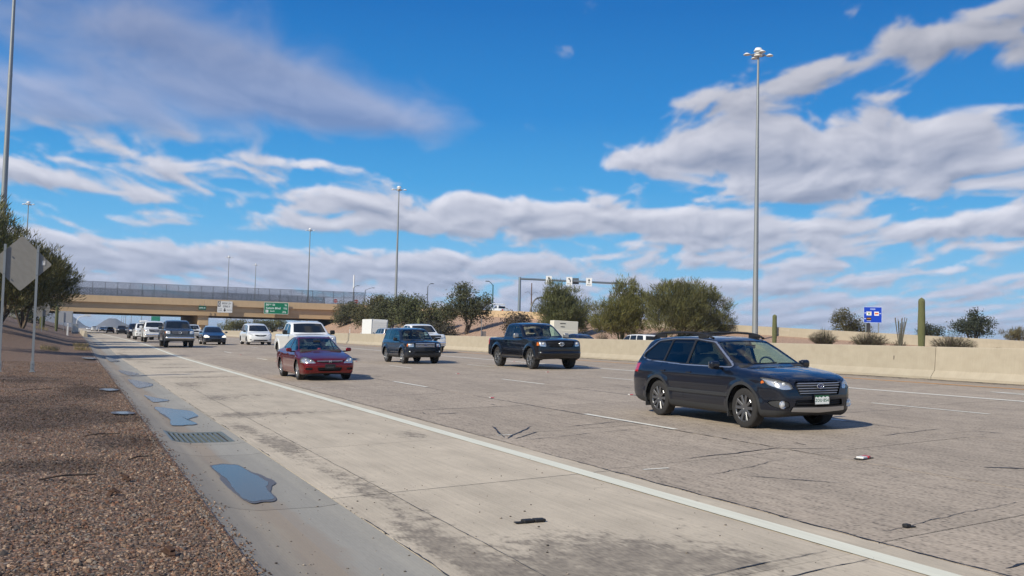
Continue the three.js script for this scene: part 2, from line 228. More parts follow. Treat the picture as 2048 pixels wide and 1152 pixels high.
// --- the near carriageway, slab by slab
const freeway = structure(new THREE.Group(), 'freeway');
{
  const skew = 0.17, zj = [-5.5, -9.7, -13.5, -18.1]; { const c = [4.2, 3.8, 4.6, 4.0, 4.4]; let k = 0; while (zj[zj.length - 1] > -118) zj.push(zj[zj.length - 1] - c[k++ % 5]); zj.unshift(-1.4, 2.9, 7.2); zj.sort((a, b) => b - a); }
  const xj = [-3.0, 0.36, 3.6, 7.26, 10.92, 14.58, 18.25, 20.95], gap = 0.015;
  const variants = [1, 0.95, 1.05, 0.98].map((v) => new THREE.MeshStandardMaterial({ map: laneTex, color: lin(v, v * 0.995, v * 0.99), roughness: 0.88, bumpMap: repeatTex(grainBump, 8, 9), bumpScale: 0.003 }));
  const shMat = [1, 0.96, 1.04].map((v) => new THREE.MeshStandardMaterial({ map: shoulderTex, color: lin(v, v, v), roughness: 0.9, bumpMap: repeatTex(grainBump, 3, 40), bumpScale: 0.002 }));
  const R = rand(12);
  for (let s = 0; s < xj.length - 1; s++) for (let k = 0; k < zj.length - 1; k++) {
    const off = s === 0 ? 0 : [0, 0.12, -0.2, 0.3, 0.1, 0, 0.2][s], wob = 0.03 * (R() - 0.5), x0 = xj[s] + gap / 2, x1 = xj[s + 1] - gap / 2, Z = (x, z) => z - off - skew * x, za = zj[k] - gap / 2, zb = zj[k + 1] + gap / 2, wobble = 0.003 * (R() - 0.5);
    const tone = (R() * 4) | 0, du = s === 0 ? 0 : R() * 3.0, dv = s === 0 ? 0 : (R() * 12) | 0;
    const uvOf = s === 0 ? (x, z) => [(x + 3) / 3.4, (2 - z) / 46] : (x, z) => [(x + 0.06 + 3.66 * (((du | 0)))) / 10.98, (-z + dv) / 12.2];
    const T = [[x0, Z(x0, za)], [x1, Z(x1, za) + wob], [x1, Z(x1, zb)], [x0, Z(x0, zb)]], p = [], uv = [], put = (q, y) => { p.push(q[0], roadY(q[0], q[1]) + wobble + y, q[1]); const t = uvOf(q[0], q[1]); uv.push(t[0], t[1]); };
    for (const i of [0, 1, 2, 0, 2, 3]) put(T[i], 0);
    for (let e = 0; e < 4; e++) { const a = T[e], b = T[(e + 1) % 4]; put(a, 0); put(a, -0.05); put(b, -0.05); put(a, 0); put(b, -0.05); put(b, 0); }
    const g = new THREE.BufferGeometry(); g.setAttribute('position', new THREE.Float32BufferAttribute(p, 3)); g.setAttribute('uv', new THREE.Float32BufferAttribute(uv, 2)); g.computeVertexNormals();
    mesh('concrete_slab', g, s === 0 ? shMat[tone % 3] : variants[tone], freeway);
  }
  const zEnd = zj[zj.length - 1];
  mesh('joint_bed', sheet(range(-3.2, MEDIAN_X - 0.2, 6), range(8, zEnd - 4, 40), (x, z) => roadY(x, z) - 0.03), matte(0.045, 0.04, 0.036, 0.95), freeway);
  const farLane = new THREE.MeshStandardMaterial({ map: laneTex, roughness: 0.9 });
  for (const [a, b] of [[0.36, 20.95]]) mesh('far_lanes', (() => { const g = sheet(range(a, b, 8), [zEnd - 0.3, ...range(-150, -1500, 20)], (x, z) => roadY(x, z) + 0.001, (x, z) => [(x + 0.06) / 10.98, -z / 12.2]); return g; })(), farLane, freeway);
  mesh('far_shoulder', sheet([-3.0, 0.36], [zEnd + 0.3, ...range(-150, -1500, 20)], (x, z) => roadY(x, z) - 0.001, (x, z) => [(x + 3) / 3.4, (2 - z) / 46]), shMat[1], freeway);
  mesh('inner_shoulder', sheet([20.95, 21.6], [8, ...range(-20, -120, 30), ...range(-150, -1500, 20)], (x, z) => roadY(x, z) - 0.012, (x, z) => [x / 10.98, -z / 12.2]), variants[1], freeway);
  // painted lines, 4 mm thick sheets
  const white = new THREE.MeshStandardMaterial({ map: repeatTex(concreteTex, 0.35, 0.35), color: lin(0.82, 0.80, 0.70), roughness: 0.6 }), orange = new THREE.MeshStandardMaterial({ map: repeatTex(concreteTex, 0.35, 0.35), color: lin(0.78, 0.33, 0.03), roughness: 0.6 });
  const line = (name, x, w, z0, z1, m, n = 1) => mesh(name, sheet([x - w / 2, x + w / 2], n === 1 ? [z0, z1] : [...range(z0, -120, 90), ...range(-140, z1, 20)], (q, z) => roadY(q, z) + 0.0065), m, freeway);
  const edgeWide = new THREE.MeshStandardMaterial({ map: repeatTex(concreteTex, 1, 0.12), color: lin(0.76, 0.75, 0.62), roughness: 0.6 });
  line('edge_line', 0, 0.2, 8, -900, edgeWide, 60);
  line('carpool_line', 14.64, 0.2, 8, -900, white, 60);
  line('median_line', 18.75, 0.16, 8, -900, orange, 60);
  [[3.66, -65.17], [7.32, -65.29], [10.98, -40.93]].forEach(([x, z0]) => { for (let n = -22; n < 7; n++) { const z = z0 + 12.19 * n; if (z < 4) line('lane_dash', x, 0.105, z + 3.05, z, white); } });
  // the carpool diamond, four painted strokes
  const dia = [[16.95, -18.4], [17.33, -16.55], [16.95, -14.7], [16.57, -16.55]];
  dia.forEach((a, i) => { const b = dia[(i + 1) % 4], dx = b[0] - a[0], dz = b[1] - a[1], l = Math.hypot(dx, dz), nx = -dz / l * 0.065, nz = dx / l * 0.065, g = new THREE.BufferGeometry(), c = [[a[0] + nx, a[1] + nz], [b[0] + nx, b[1] + nz], [b[0] - nx, b[1] - nz], [a[0] - nx, a[1] - nz]]; g.setAttribute('position', new THREE.Float32BufferAttribute([0, 1, 2, 0, 2, 3].flatMap((k) => [c[k][0], roadY(c[k][0]) + 0.0055 + 0.0005 * i, c[k][1]]), 3)); g.setAttribute('uv', new THREE.Float32BufferAttribute([0, 1, 2, 0, 2, 3].flatMap((k) => [c[k][0], c[k][1]]), 2)); g.computeVertexNormals(); mesh('diamond_stroke', g, white, freeway); });
  // tar-filled cracks: ragged black ribbons
  const tar = matte(0.016, 0.015, 0.017, 0.55), RT = rand(31);
  const crack = (a, b, w = 0.018, rag = 0.02) => { const n = Math.max(6, Math.round(Math.hypot(b[0] - a[0], b[1] - a[1]) / 0.10)), p = [], idx = [], dx = b[0] - a[0], dz = b[1] - a[1], l = Math.hypot(dx, dz); let o = 0; for (let i = 0; i <= n; i++) { const t = i / n; o = o * 0.7 + (RT() - 0.5) * rag; const ww = w * (0.35 + RT()) * Math.min(1, 4 * t + 0.3, 4 * (1 - t) + 0.3), cx = a[0] + dx * t - dz / l * o, cz = a[1] + dz * t + dx / l * o; for (const s of [-1, 1]) { const X = cx + s * -dz / l * ww / 2, Z = cz + s * dx / l * ww / 2; p.push(X, roadY(X, Z) + 0.0048, Z); } if (i) { const k = 2 * i; idx.push(k - 2, k - 1, k, k - 1, k + 1, k); } } const g = new THREE.BufferGeometry(); g.setAttribute('position', new THREE.Float32BufferAttribute(p, 3)); g.setAttribute('uv', new THREE.Float32BufferAttribute(new Float32Array(p.length / 3 * 2), 2)); g.setIndex(idx); g.computeVertexNormals(); mesh('tar_crack', g, tar, freeway); };
  crack([1.12, -14.97], [0.62, -13.33], 0.035); crack([1.69, -14.66], [0.60, -13.19], 0.035); crack([1.4, -13.85], [0.68, -13.09], 0.03);
  crack([1.73, -10.28], [3.63, -10.72], 0.035, 0.05); crack([3.55, -10.7], [4.2, -10.35], 0.02); crack([6.07, -11.35], [7.77, -11.79], 0.03, 0.05); crack([2.21, -14.36], [3.51, -14.88], 0.03, 0.04); crack([0.7, -5.98], [2.9, -6.5], 0.010, 0.04); crack([0.55, -4.7], [1.2, -4.9], 0.03, 0.05);
  crack([0.40, 4], [0.36, -12], 0.02, 0.02); crack([0.38, -12], [0.40, -34], 0.022, 0.02); crack([3.58, -9.5], [3.6, -22], 0.03, 0.03); crack([3.6, -24], [3.6, -34], 0.025, 0.02); crack([7.3, -12], [7.25, -18], 0.03, 0.03); crack([7.28, -19], [7.25, -24], 0.03, 0.03); crack([1.0, -17.4], [1.5, -17.5], 0.05); crack([0.5, -12.85], [3.4, -13.75], 0.015, 0.03); crack([0.6, -18.3], [3.5, -18.75], 0.022, 0.03); crack([4, -15.2], [6.9, -15.6], 0.018, 0.04); crack([7.5, -14.6], [10.6, -15.1], 0.02, 0.04); crack([4.2, -21.6], [7, -22], 0.025, 0.04); crack([0.6, -22.4], [3.5, -22.9], 0.02, 0.04); crack([7.6, -27.6], [10.5, -28.1], 0.025, 0.04); crack([2.2, -8.0], [1.5, -8.9], 0.02, 0.03); crack([2.9, -9.8], [1.2, -9.0], 0.012, 0.06); crack([4.6, -8.3], [5.0, -8.0], 0.05); crack([6.1, -8.9], [6.4, -8.8], 0.05);
  for (let k = 0; k < 26; k++) { const x = 0.8 + RT() * 13, z = -8 - RT() * 45, a = (RT() - 0.5) * 0.6, l = 0.15 + RT() * 0.5; crack([x, z], [x + Math.sin(a) * l, z - Math.cos(a) * l], 0.025, 0.02); }
  crack([-2.95, -5.05], [-0.2, -5.62], 0.014, 0.02); crack([-2.9, -4.7], [-0.1, -5.3], 0.014, 0.02); crack([-2.42, -4], [-2.36, -30], 0.009, 0.01); for (let z = -4; z > -40; z -= 1.7) if (RT() < 0.75) crack([-2.985, z], [-2.985, z - 0.6 - RT()], 0.013, 0.015);
  crack([20.72, -10], [20.72, -90], 0.20, 0.12); crack([20.45, -15], [20.5, -60], 0.08, 0.12); crack([20.2, -14], [20.15, -40], 0.05, 0.15);
  // white survey paint ticks
  for (const [x, z, l] of [[0.75, -9.65, 0.35], [0.9, -4.35, 0.3], [0.62, -13.6, 0.25], [0.62, -26.3, 0.3], [0.65, -31, 0.3]]) { const g = sheet([x, x + l], [z, z - 0.05], (q) => roadY(q) + 0.0048); mesh('survey_tick', g, white, freeway); }
}
// --- the gutter and roll curb, in poured lengths
const gutterSection = [[-3.0, -0.067], [-3.18, -0.088], [-3.72, -0.094], [-3.9, -0.072], [-4.08, -0.022], [-4.22, 0.026], [-4.30, 0.040], [-4.34, -0.12], [-3.0, -0.12]];
const gutterY = table(gutterSection.slice(0, 7).map((q) => q).sort((a, b) => a[0] - b[0]));
const gutter = structure(new THREE.Group(), 'gutter');
{
  const mats = [1, 0.95, 1.05].map((v) => new THREE.MeshStandardMaterial({ map: gutterTex, color: lin(v, v, v), roughness: 0.82, bumpMap: repeatTex(grainBump, 2, 60), bumpScale: 0.0012 }));
  const xs = gutterSection.slice(0, 7).map((q) => q[0]), fine = []; for (let i = 0; i < xs.length - 1; i++) for (let k = 0; k < 3; k++) fine.push(mix(xs[i], xs[i + 1], k / 3)); fine.push(xs[6]);
  const joints = [10, 5.2, 0.6, -3.9, -8.9, -12.9, -14.15, -16.1, -20.6, -25.3, -30, -35, -40, -45, -50, -55, -60, -66, -72, -80, -90, -105, -120, -141];
  for (let k = 0; k < joints.length - 1; k++) {
    const z0 = joints[k] - 0.006, z1 = joints[k + 1] + 0.006, inlet = k === 6;
    const seg = inlet ? [z0, -14.40, -14.401, -15.85, -15.851, z1] : [z0, z1];
    const lists = inlet ? [[z0, -14.42], [-15.86, z1]] : [[z0, z1]];
    for (const [a, b] of lists) mesh('gutter_length', sheet(fine.slice().reverse(), b < -50 ? range(a, b, 4) : [a, b], (x, z) => gutterY(x) + lift(x, z), (x, z) => [(-x - 2.95) / 1.4, -z / 36]), mats[k % 3], gutter);
    if (inlet) { for (const [a, b] of [[-3.0, -3.12], [-3.98, -4.30]]) mesh('gutter_length', sheet(range(b, a, 4), [-14.42, -15.86], (x) => gutterY(x), (x, z) => [(-x - 2.95) / 1.4, -z / 36]), mats[k % 3], gutter); }
  }
  mesh('gutter_bed', sheet([-4.28, -2.9], [10, -13.9], () => -0.118), matte(0.05, 0.045, 0.04, 0.9), gutter);
  mesh('gutter_bed', sheet([-4.28, -2.9], range(-16.2, -150, 40), (x, z) => lift(x, z) - 0.118), matte(0.05, 0.045, 0.04, 0.9), gutter);
  mesh('far_gutter', sheet([-4.3, -3.9, -3.0], [-141, -1500], (x, z) => gutterY(x) + lift(x, z), (x, z) => [(-x - 2.95) / 1.4, -z / 36]), mats[1], gutter);
}
{ // the drain: a frame, curved bars and the pit below
  const g = new THREE.Group(), steel = metal(0.27, 0.30, 0.28, 0.6), pit = matte(0.02, 0.02, 0.02, 1);
  for (let k = 0; k < 12; k++) { const x = -3.16 - k * 0.072; mesh('grate_bar', box(0.030, 0.05, 1.36, x, gutterY(x) - 0.028, -15.14), steel, g); }
  const ends = []; for (const z of [-14.44, -15.84]) for (let k = 0; k < 14; k++) { const a = -3.13 - k * 0.061, b = a - 0.061; ends.push(bar([a, gutterY(a) - 0.012, z], [b, gutterY(b) - 0.012, z], 0.022, 5)); }
  ends.push(box(0.03, 0.05, 1.42, -3.135, gutterY(-3.135) - 0.02, -15.14), box(0.03, 0.05, 1.42, -3.975, gutterY(-3.975) - 0.02, -15.14));
  mesh('grate_frame', merge(ends), steel, g);
  mesh('pit', merge([box(0.9, 0.02, 1.5, -3.55, -0.75, -15.14), box(0.02, 0.62, 1.5, -3.1, -0.43, -15.14), box(0.02, 0.62, 1.5, -4.02, -0.43, -15.14), box(0.9, 0.62, 0.02, -3.55, -0.43, -14.41), box(0.9, 0.62, 0.02, -3.55, -0.43, -15.87)]), pit, g);
  place(g, 'storm_drain', 'rusty steel storm drain grate set in the concrete gutter', 'drain');
}
{ // standing water in the gutter and at the gravel's edge, with the wet concrete round it
  const water = new THREE.MeshPhysicalMaterial({ color: lin(0.06, 0.054, 0.046), roughness: 0.13, specularIntensity: 0.52, ior: 1.33 }), wet = new THREE.MeshStandardMaterial({ color: lin(0.105, 0.09, 0.078), roughness: 0.42 });
  const blob = (pts, grow, dy, yf) => { const c = new THREE.CatmullRomCurve3(pts.map((p) => new THREE.Vector3(p[0], 0, p[1])), true, 'centripetal'), q = c.getPoints(70), m = q.reduce((a, b) => a.add(b), new THREE.Vector3()).multiplyScalar(1 / q.length), p = [], RB = rand(Math.round(-pts[0][1] * 100));
    const out = q.map((v) => { const d = v.clone().sub(m), l = d.length(); return m.clone().addScaledVector(d, 1 + (grow + 0.05 * noise(v.x * 7 + grow * 40, v.z * 5)) / l + 0.07 * noise(v.x * 9, v.z * 4)); });
    for (let i = 0; i < out.length - 1; i++) for (const v of [m, out[i + 1], out[i]]) p.push(v.x, yf(v.x, v.z) + dy, v.z);
    const g = new THREE.BufferGeometry(); g.setAttribute('position', new THREE.Float32BufferAttribute(p, 3)); g.setAttribute('uv', new THREE.Float32BufferAttribute(new Float32Array(p.length / 3 * 2), 2)); g.computeVertexNormals(); return g; };
  const puddle = (pts, name, label, yf, w = 0.05, inner = w * 0.7) => { const g = new THREE.Group(); mesh('wet_rim', blob(pts, w, 0.0015, yf), wet, g); mesh('water', blob(pts, -inner, 0.0032, yf), water, g); place(g, name, label, 'puddle', 'puddles along the gutter'); };
  const flat = (x, z) => -0.0845 + lift(x, -55) * (z < -48 ? 1 : 0);
  puddle([[-3.72, -11.95], [-3.5, -11.95], [-3.42, -11.3], [-3.34, -10.55], [-3.45, -9.95], [-3.52, -9.4], [-3.72, -9.3], [-3.78, -9.9], [-3.76, -11]], 'puddle', 'near blue puddle with dark wet rim in the gutter, in front of the drain', flat);
  puddle([[-3.7, -21.1], [-3.3, -20.3], [-3.05, -19.7], [-3.1, -18.9], [-3.4, -18.1], [-3.35, -17.2], [-3.7, -17.0], [-3.68, -18.3], [-3.74, -19.8]], 'puddle', 'large puddle in the gutter just behind the drain', flat, 0.03);
  puddle([[-3.69, -24.9], [-3.5, -23.9], [-3.3, -23.0], [-3.62, -22.5], [-3.68, -23.5]], 'puddle', 'small pointed puddle in the gutter, second beyond the drain', flat, 0.03);
  puddle([[-3.66, -32.7], [-3.35, -31.3], [-3.17, -29.8], [-3.3, -28.7], [-3.62, -27.9], [-3.7, -30]], 'puddle', 'oval puddle in the gutter, third beyond the drain', flat, 0.03);
  puddle([[-3.67, -39.7], [-3.3, -38.0], [-3.18, -36.2], [-3.5, -35.2], [-3.68, -37.4]], 'puddle', 'pale puddle in the gutter beside the sign shadow, fourth beyond the drain', flat, 0.03);
  puddle([[-3.66, -57], [-3.4, -54], [-3.25, -50], [-3.6, -49], [-3.7, -53]], 'puddle', 'distant puddle in the gutter in the tree shade, farthest of the row', flat, 0.03);
  const onGravel = (x, z) => 0.062;
  puddle([[-4.58, -18.1], [-4.42, -18.15], [-4.36, -17.75], [-4.48, -17.6], [-4.6, -17.8]], 'puddle', 'little puddle in the gravel beside the curb, nearest the drain', onGravel, 0.05);
  puddle([[-4.62, -25.0], [-4.42, -25.05], [-4.34, -24.4], [-4.5, -24.2]], 'puddle', 'little puddle in the gravel beside the curb, beyond the nearer one', onGravel, 0.05);
  puddle([[-4.8, -49.8], [-4.5, -49.9], [-4.38, -47.6], [-4.6, -47]], 'puddle', 'far flat puddle in the gravel near the tree shade', (x, z) => 0.10, 0.05);
}
{ // loose gravel lying on the verge
  const R = rand(21), shapes = [0, 1, 2].map((k) => { const g = new THREE.IcosahedronGeometry(1, 0), p = g.attributes.position, q = rand(40 + k), seen = new Map(); for (let i = 0; i < p.count; i++) { const key = [p.getX(i), p.getY(i), p.getZ(i)].map((v) => v.toFixed(2)).join(); if (!seen.has(key)) seen.set(key, 0.72 + 0.5 * q()); const s = seen.get(key); p.setXYZ(i, p.getX(i) * s, p.getY(i) * s * 0.72, p.getZ(i) * s); } g.computeVertexNormals(); return g; });
  const spots = [[], [], []];
  for (let k = 0; k < 290000; k++) {
    const d = 3.5 + 40 * R() ** 2.1, x = -4.24 - 9 * R() ** 1.25, z = -d; if (x < -5.3 - 0.02 * d * 0 - d * 0.13 - 1.2) continue;
    const clump = 0.5 + 0.9 * fbm(x * 0.9, z * 0.9, 3); if (R() > clump + 0.35) continue;
    spots[(R() * 3) | 0].push([x, z, (0.0042 + 0.0105 * R() ** 2.4) * (R() < 0.015 ? 1.9 : 1)]);
  }
  for (let k = 0; k < 5200; k++) { const z = -4 - 36 * R() ** 1.8, x = -4.30 + 0.17 * R() ** 2.2 * (0.6 + 1.2 * Math.max(0, 0.5 + noise(z * 1.3, 5))); spots[(R() * 3) | 0].push([x, z, 0.004 + 0.008 * R() ** 2]); }      // spilling over the curb's edge
  const M = new THREE.Matrix4(), Q = new THREE.Quaternion(), E = new THREE.Euler(), S = new THREE.Vector3(), P = new THREE.Vector3(), C = new THREE.Color();
  spots.forEach((list, k) => {
    const im = new THREE.InstancedMesh(shapes[k], matte(1, 1, 1, 0.92), list.length);
    list.forEach(([x, z, s], i) => { Q.setFromEuler(E.set(R() * 0.8, R() * 6.3, R() * 0.8)); S.set(s * (0.8 + 0.7 * R()), s * (0.7 + 0.4 * R()), s * (0.8 + 0.5 * R())); P.set(x, (x > -4.24 ? gutterY(x) : vergeY(x, z)) + s * 0.25, z); im.setMatrixAt(i, M.compose(P, Q, S)); const t = gravelTones[(R() * 8) | 0], v = (0.60 + 0.32 * R()) * damp(x, z); im.setColorAt(i, C.setRGB(t[0] / 255 * v, t[1] / 255 * v, t[2] / 255 * v, THREE.SRGBColorSpace)); });
    im.name = numbered('loose_gravel'); im.userData = { kind: 'stuff', label: 'loose brown and grey gravel stones strewn over the roadside verge', category: 'gravel' }; scene.add(im);
  });
}
// --- the median wall, in cast lengths
const tanConcrete = new THREE.MeshStandardMaterial({ map: repeatTex(concreteTex, 0.12, 0.35), color: lin(0.45, 0.395, 0.305), roughness: 0.88, bumpMap: repeatTex(grainBump, 0.6, 0.6), bumpScale: 0.002 });
const tanConcrete2 = tanConcrete.clone(); tanConcrete2.color = lin(0.425, 0.375, 0.29);
{
  const g = new THREE.Group(), y0 = roadY(MEDIAN_X) - 0.05, t = y0 + 1.13, sec = [[-0.42, y0], [-0.42, y0 + 0.12], [-0.25, y0 + 0.34], [-0.19, t - 0.02], [-0.17, t], [0.17, t], [0.19, t - 0.02], [0.25, y0 + 0.34], [0.42, y0 + 0.12], [0.42, y0]].map(([x, y]) => [x + MEDIAN_X, y]);
  const cuts = [20, -24, -57.5, -91, -124, -158, -192, -226, -300, -400, -600, -1000];
  for (let k = 0; k < cuts.length - 1; k++) mesh('wall_length', profileZ(sec, cuts[k] - 0.012, cuts[k + 1] + 0.012), k % 2 ? tanConcrete2 : tanConcrete, g);
  const dark = matte(0.09, 0.08, 0.07, 0.9);
  for (const [z, y, l] of [[-17.9, 1.2, 0.16], [-25.8, 1.25, 0.14], [-44.5, 1.1, 0.1]]) { const m = mesh('scrape', box(0.012, l, 0.03, MEDIAN_X - 0.225 , y - 0.12, z), dark, g); m.rotation.x = 0.0; }
  place(g, 'median_wall', 'long low tan concrete wall down the middle of the freeway', 'wall');
}
// --- the far carriageway behind it
{
  const o = sheet(range(21.6, 43.2, 8), range(20, -1500, 60), (x) => roadY(x) - 0.02, (x, z) => [x / 10.98, -z / 12.2]);
  structure(mesh('opp', o, new THREE.MeshStandardMaterial({ map: laneTex, roughness: 0.9 })), 'opposite_carriageway');
}
// ================================================================== overpass, ramp walls, signs, masts
const bridgeTan = new THREE.MeshStandardMaterial({ map: repeatTex(concreteTex, 0.1, 0.1), color: lin(0.60, 0.44, 0.27), roughness: 0.85 });
const bridgeTan2 = bridgeTan.clone(); bridgeTan2.color = lin(0.56, 0.40, 0.235);
const greyConcrete = new THREE.MeshStandardMaterial({ map: repeatTex(concreteTex, 0.1, 0.1), color: lin(0.36, 0.35, 0.33), roughness: 0.9 });
const galv = new THREE.MeshStandardMaterial({ color: lin(0.30, 0.32, 0.325), roughness: 0.55, metalness: 0.55 }), galvDark = metal(0.20, 0.22, 0.24, 0.5);
const linkTex = dataTex(64, 64, (i, j, o) => { const d = Math.min(Math.abs(((i + j) % 32) - 16), Math.abs(((i - j + 64) % 32) - 16)); o[0] = o[1] = o[2] = d < 4.5 ? 1 : 0; }, false);
{
  const g = new THREE.Group(), zn = -230, zf = -270, x0 = -30, x1 = 59.6, len = x1 - x0, cx = (x0 + x1) / 2;
  mesh('girder', box(len, 1.12, 40, cx, 5.38, -250), bridgeTan2, g);
  mesh('web', box(len - 0.02, 1.10, 39.98, cx, 6.48, -250), bridgeTan, g);
  mesh('deck', box(len, 0.3, 41.2, cx, 7.17, -250), bridgeTan2, g);
  const cuts = [x0, -14, 5, 21.5, 38, 50, x1];
  for (const z of [-229.55, -270.45]) for (let k = 0; k < cuts.length - 1; k++) mesh('parapet', box(cuts[k + 1] - cuts[k] - 0.03, 1.48, 0.34, (cuts[k] + cuts[k + 1]) / 2, 7.78, z), bridgeTan, g);
  // pier: cap beam, wall and round-edged columns
  mesh('pier_cap', rbox(2.35, 2.3, 39, 0.15, 21.45, 3.72, -250), bridgeTan, g);
  mesh('pier_wall', box(1.0, 2.6, 36.5, 21.45, 1.4, -250), bridgeTan2, g);
  for (const z of [-231.6, -243, -256, -268]) mesh('pier_column', cyl(0.66, 0.66, 2.6, 16, 21.45, 0.0, z), bridgeTan, g);
  // abutments with sloped paving
  for (const s of [0, 1]) { const a = s ? [[46.2, -0.1], [57.0, 4.85], [62, 4.85], [62, -0.1]] : [[-30, -0.1], [-30, 4.85], [-18.5, 4.85], [-9.5, -0.1]]; mesh('abutment', profileZ(a, -229.9, -270.1), greyConcrete, g); }
  mesh('wing_wall', box(6, 3.4, 0.5, 62.5, 6.9, -229.6), bridgeTan, g);
  place(g, 'overpass_bridge', 'long tan concrete overpass crossing the freeway', 'bridge');
  // chain-link fences with posts bending inward at the top
  const linkA = repeatTex(linkTex, 4.5, 4.5), link = new THREE.MeshStandardMaterial({ color: lin(0.03, 0.036, 0.048), roughness: 0.7, alphaMap: linkA, alphaTest: 0.5, side: THREE.DoubleSide });
  const fenceSteel = matte(0.04, 0.045, 0.05, 0.6);
  const fence = (z, s, label) => {
    const f = new THREE.Group(); let k = 0;
    for (let x = -12; x <= 59.4; x += 2.52, k++) mesh('fence_post', tube([[x, 8.5, z], [x, 10.6, z], [x, 11.2, z + s * 0.12], [x, 11.55, z + s * 0.45]], 0.05, 8, 5), fenceSteel, f);
    for (const [y, dz] of [[8.62, 0], [10.15, 0], [11.52, 0.42]]) mesh('fence_rail', box(71.4, 0.05, 0.05, 23.7, y, z + s * dz), fenceSteel, f);
    for (let x = -12; x < 58; x += 2.52) { const c = [[0, 8.55], [0, 10.6], [0.12, 11.2], [0.45, 11.55]], p = [], uv = [], idx = []; c.forEach(([dz, y], i) => { for (const q of [x + 0.03, x + 2.49]) { p.push(q, y, z + s * dz + 0.0); uv.push(q, y); } if (i) idx.push(2 * i - 2, 2 * i - 1, 2 * i, 2 * i - 1, 2 * i + 1, 2 * i); }); const q = new THREE.BufferGeometry(); q.setAttribute('position', new THREE.Float32BufferAttribute(p, 3)); q.setAttribute('uv', new THREE.Float32BufferAttribute(uv, 2)); q.setIndex(idx); q.computeVertexNormals(); mesh('chain_link_panel', q, link, f); }
    place(f, 'chain_link_fence', label, 'fence');
  };
  fence(-229.5, -1, 'curved-top chain-link fence along the near edge of the overpass');
  fence(-270.5, 1, 'chain-link fence along the far edge of the overpass, seen through the near one');
}
// ---- flat signs
const signBack = metal(0.40, 0.385, 0.355, 0.62);
function plate(w, h, r, tex, { post = 0, rim } = {}) { const s = new THREE.Shape(); const a = w / 2, b = h / 2; s.moveTo(-a + r, -b); s.lineTo(a - r, -b); s.quadraticCurveTo(a, -b, a, -b + r); s.lineTo(a, b - r); s.quadraticCurveTo(a, b, a - r, b); s.lineTo(-a + r, b); s.quadraticCurveTo(-a, b, -a, b - r); s.lineTo(-a, -b + r); s.quadraticCurveTo(-a, -b, -a + r, -b);
  const face = new THREE.ShapeGeometry(s, 6), p = face.attributes.position, uv = face.attributes.uv; for (let i = 0; i < p.count; i++) uv.setXY(i, p.getX(i) / w + 0.5, p.getY(i) / h + 0.5);
  const back = new THREE.ExtrudeGeometry(s, { depth: 0.03, bevelEnabled: false, curveSegments: 6 }); back.translate(0, 0, -0.034);
  return [face, back]; }
function faceMat(tex) { return new THREE.MeshStandardMaterial({ map: tex, roughness: 0.45 }); }
{
  const sx = (a, b) => (a + b) / 2;
  const hang = (name, label, x0, x1, y0, y1, z, tex, r = 0.15) => { const g = new THREE.Group(), [f, b] = plate(x1 - x0, y1 - y0, r); mesh('sign_face', f, faceMat(tex), g); mesh('sign_panel', b, signBack, g); for (const t of [-0.3, 0.3]) mesh('bracket', box(0.1, y1 - y0 + 0.6, 0.12, t * (x1 - x0), 0.1, -0.11), galv, g); g.position.set(sx(x0, x1), sx(y0, y1), z); return place(g, name, label, 'sign'); };
  hang('carpool_sign', 'white carpool lane sign reading HOV 2+ ONLY hung on the overpass', 24.26, 27.56, 5.6, 8.2, -228.95, canvasTex(512, 400, (c, w, h) => { c.fillStyle = '#dfe0de'; c.fillRect(0, 0, w, h); c.fillStyle = '#111'; c.fillRect(8, 8, 96, 190); c.strokeStyle = '#eee'; c.lineWidth = 16; c.beginPath(); c.moveTo(56, 30); c.lineTo(86, 103); c.lineTo(56, 176); c.lineTo(26, 103); c.closePath(); c.stroke(); c.fillStyle = '#111'; c.font = 'bold 92px sans-serif'; c.textAlign = 'center'; c.fillText('HOV 2+', 310, 108); c.fillText('ONLY', 310, 212); c.font = 'bold 40px sans-serif'; c.fillText('6-9AM', 96, 290); c.fillText('3-7PM', 96, 350); c.fillText('MON-FRI', 410, 320); c.beginPath(); c.moveTo(236, 245); c.lineTo(270, 245); c.lineTo(270, 300); c.lineTo(306, 300); c.lineTo(253, 372); c.lineTo(200, 300); c.lineTo(236, 300); c.fill(); }), 0.12);
  hang('guide_sign', 'big green guide sign listing 56th St and Tatum Blvd hung on the overpass', 34.66, 40.29, 5.65, 8.36, -228.95, canvasTex(768, 370, (c, w, h) => { c.fillStyle = '#e8eeea'; c.fillRect(0, 0, w, h); c.fillStyle = '#007a55'; c.fillRect(10, 10, w - 20, h - 20); c.fillStyle = '#f2f6f4'; c.font = 'bold 86px sans-serif'; c.fillText('56', 54, 108); c.font = 'bold 56px sans-serif'; c.fillText('TH', 154, 88); c.font = 'bold 86px sans-serif'; c.fillText('St', 262, 108); c.fillText('Tatum Blvd', 54, 216); c.fillText('\u00be', 640, 108); c.fillText('1\u00bc', 606, 216); c.fillText('2\u00bc', 580, 330); c.font = 'bold 52px sans-serif'; c.fillText('South', 190, 296); c.fillStyle = '#f4f4f4'; c.fillRect(54, 244, 84, 84); c.fillStyle = '#222'; c.font = 'bold 50px sans-serif'; c.fillText('51', 66, 304); }), 0.2);
  hang('street_name_sign', 'small dark green street name sign on the overpass above the pier', 20.17, 21.83, 6.1, 6.95, -228.95, canvasTex(256, 128, (c, w, h) => { c.fillStyle = '#0b5a45'; c.fillRect(0, 0, w, h); c.fillStyle = '#dfe9e4'; c.font = 'bold 62px sans-serif'; c.textAlign = 'center'; c.fillText('64th St', 128, 86); }), 0.06);
}
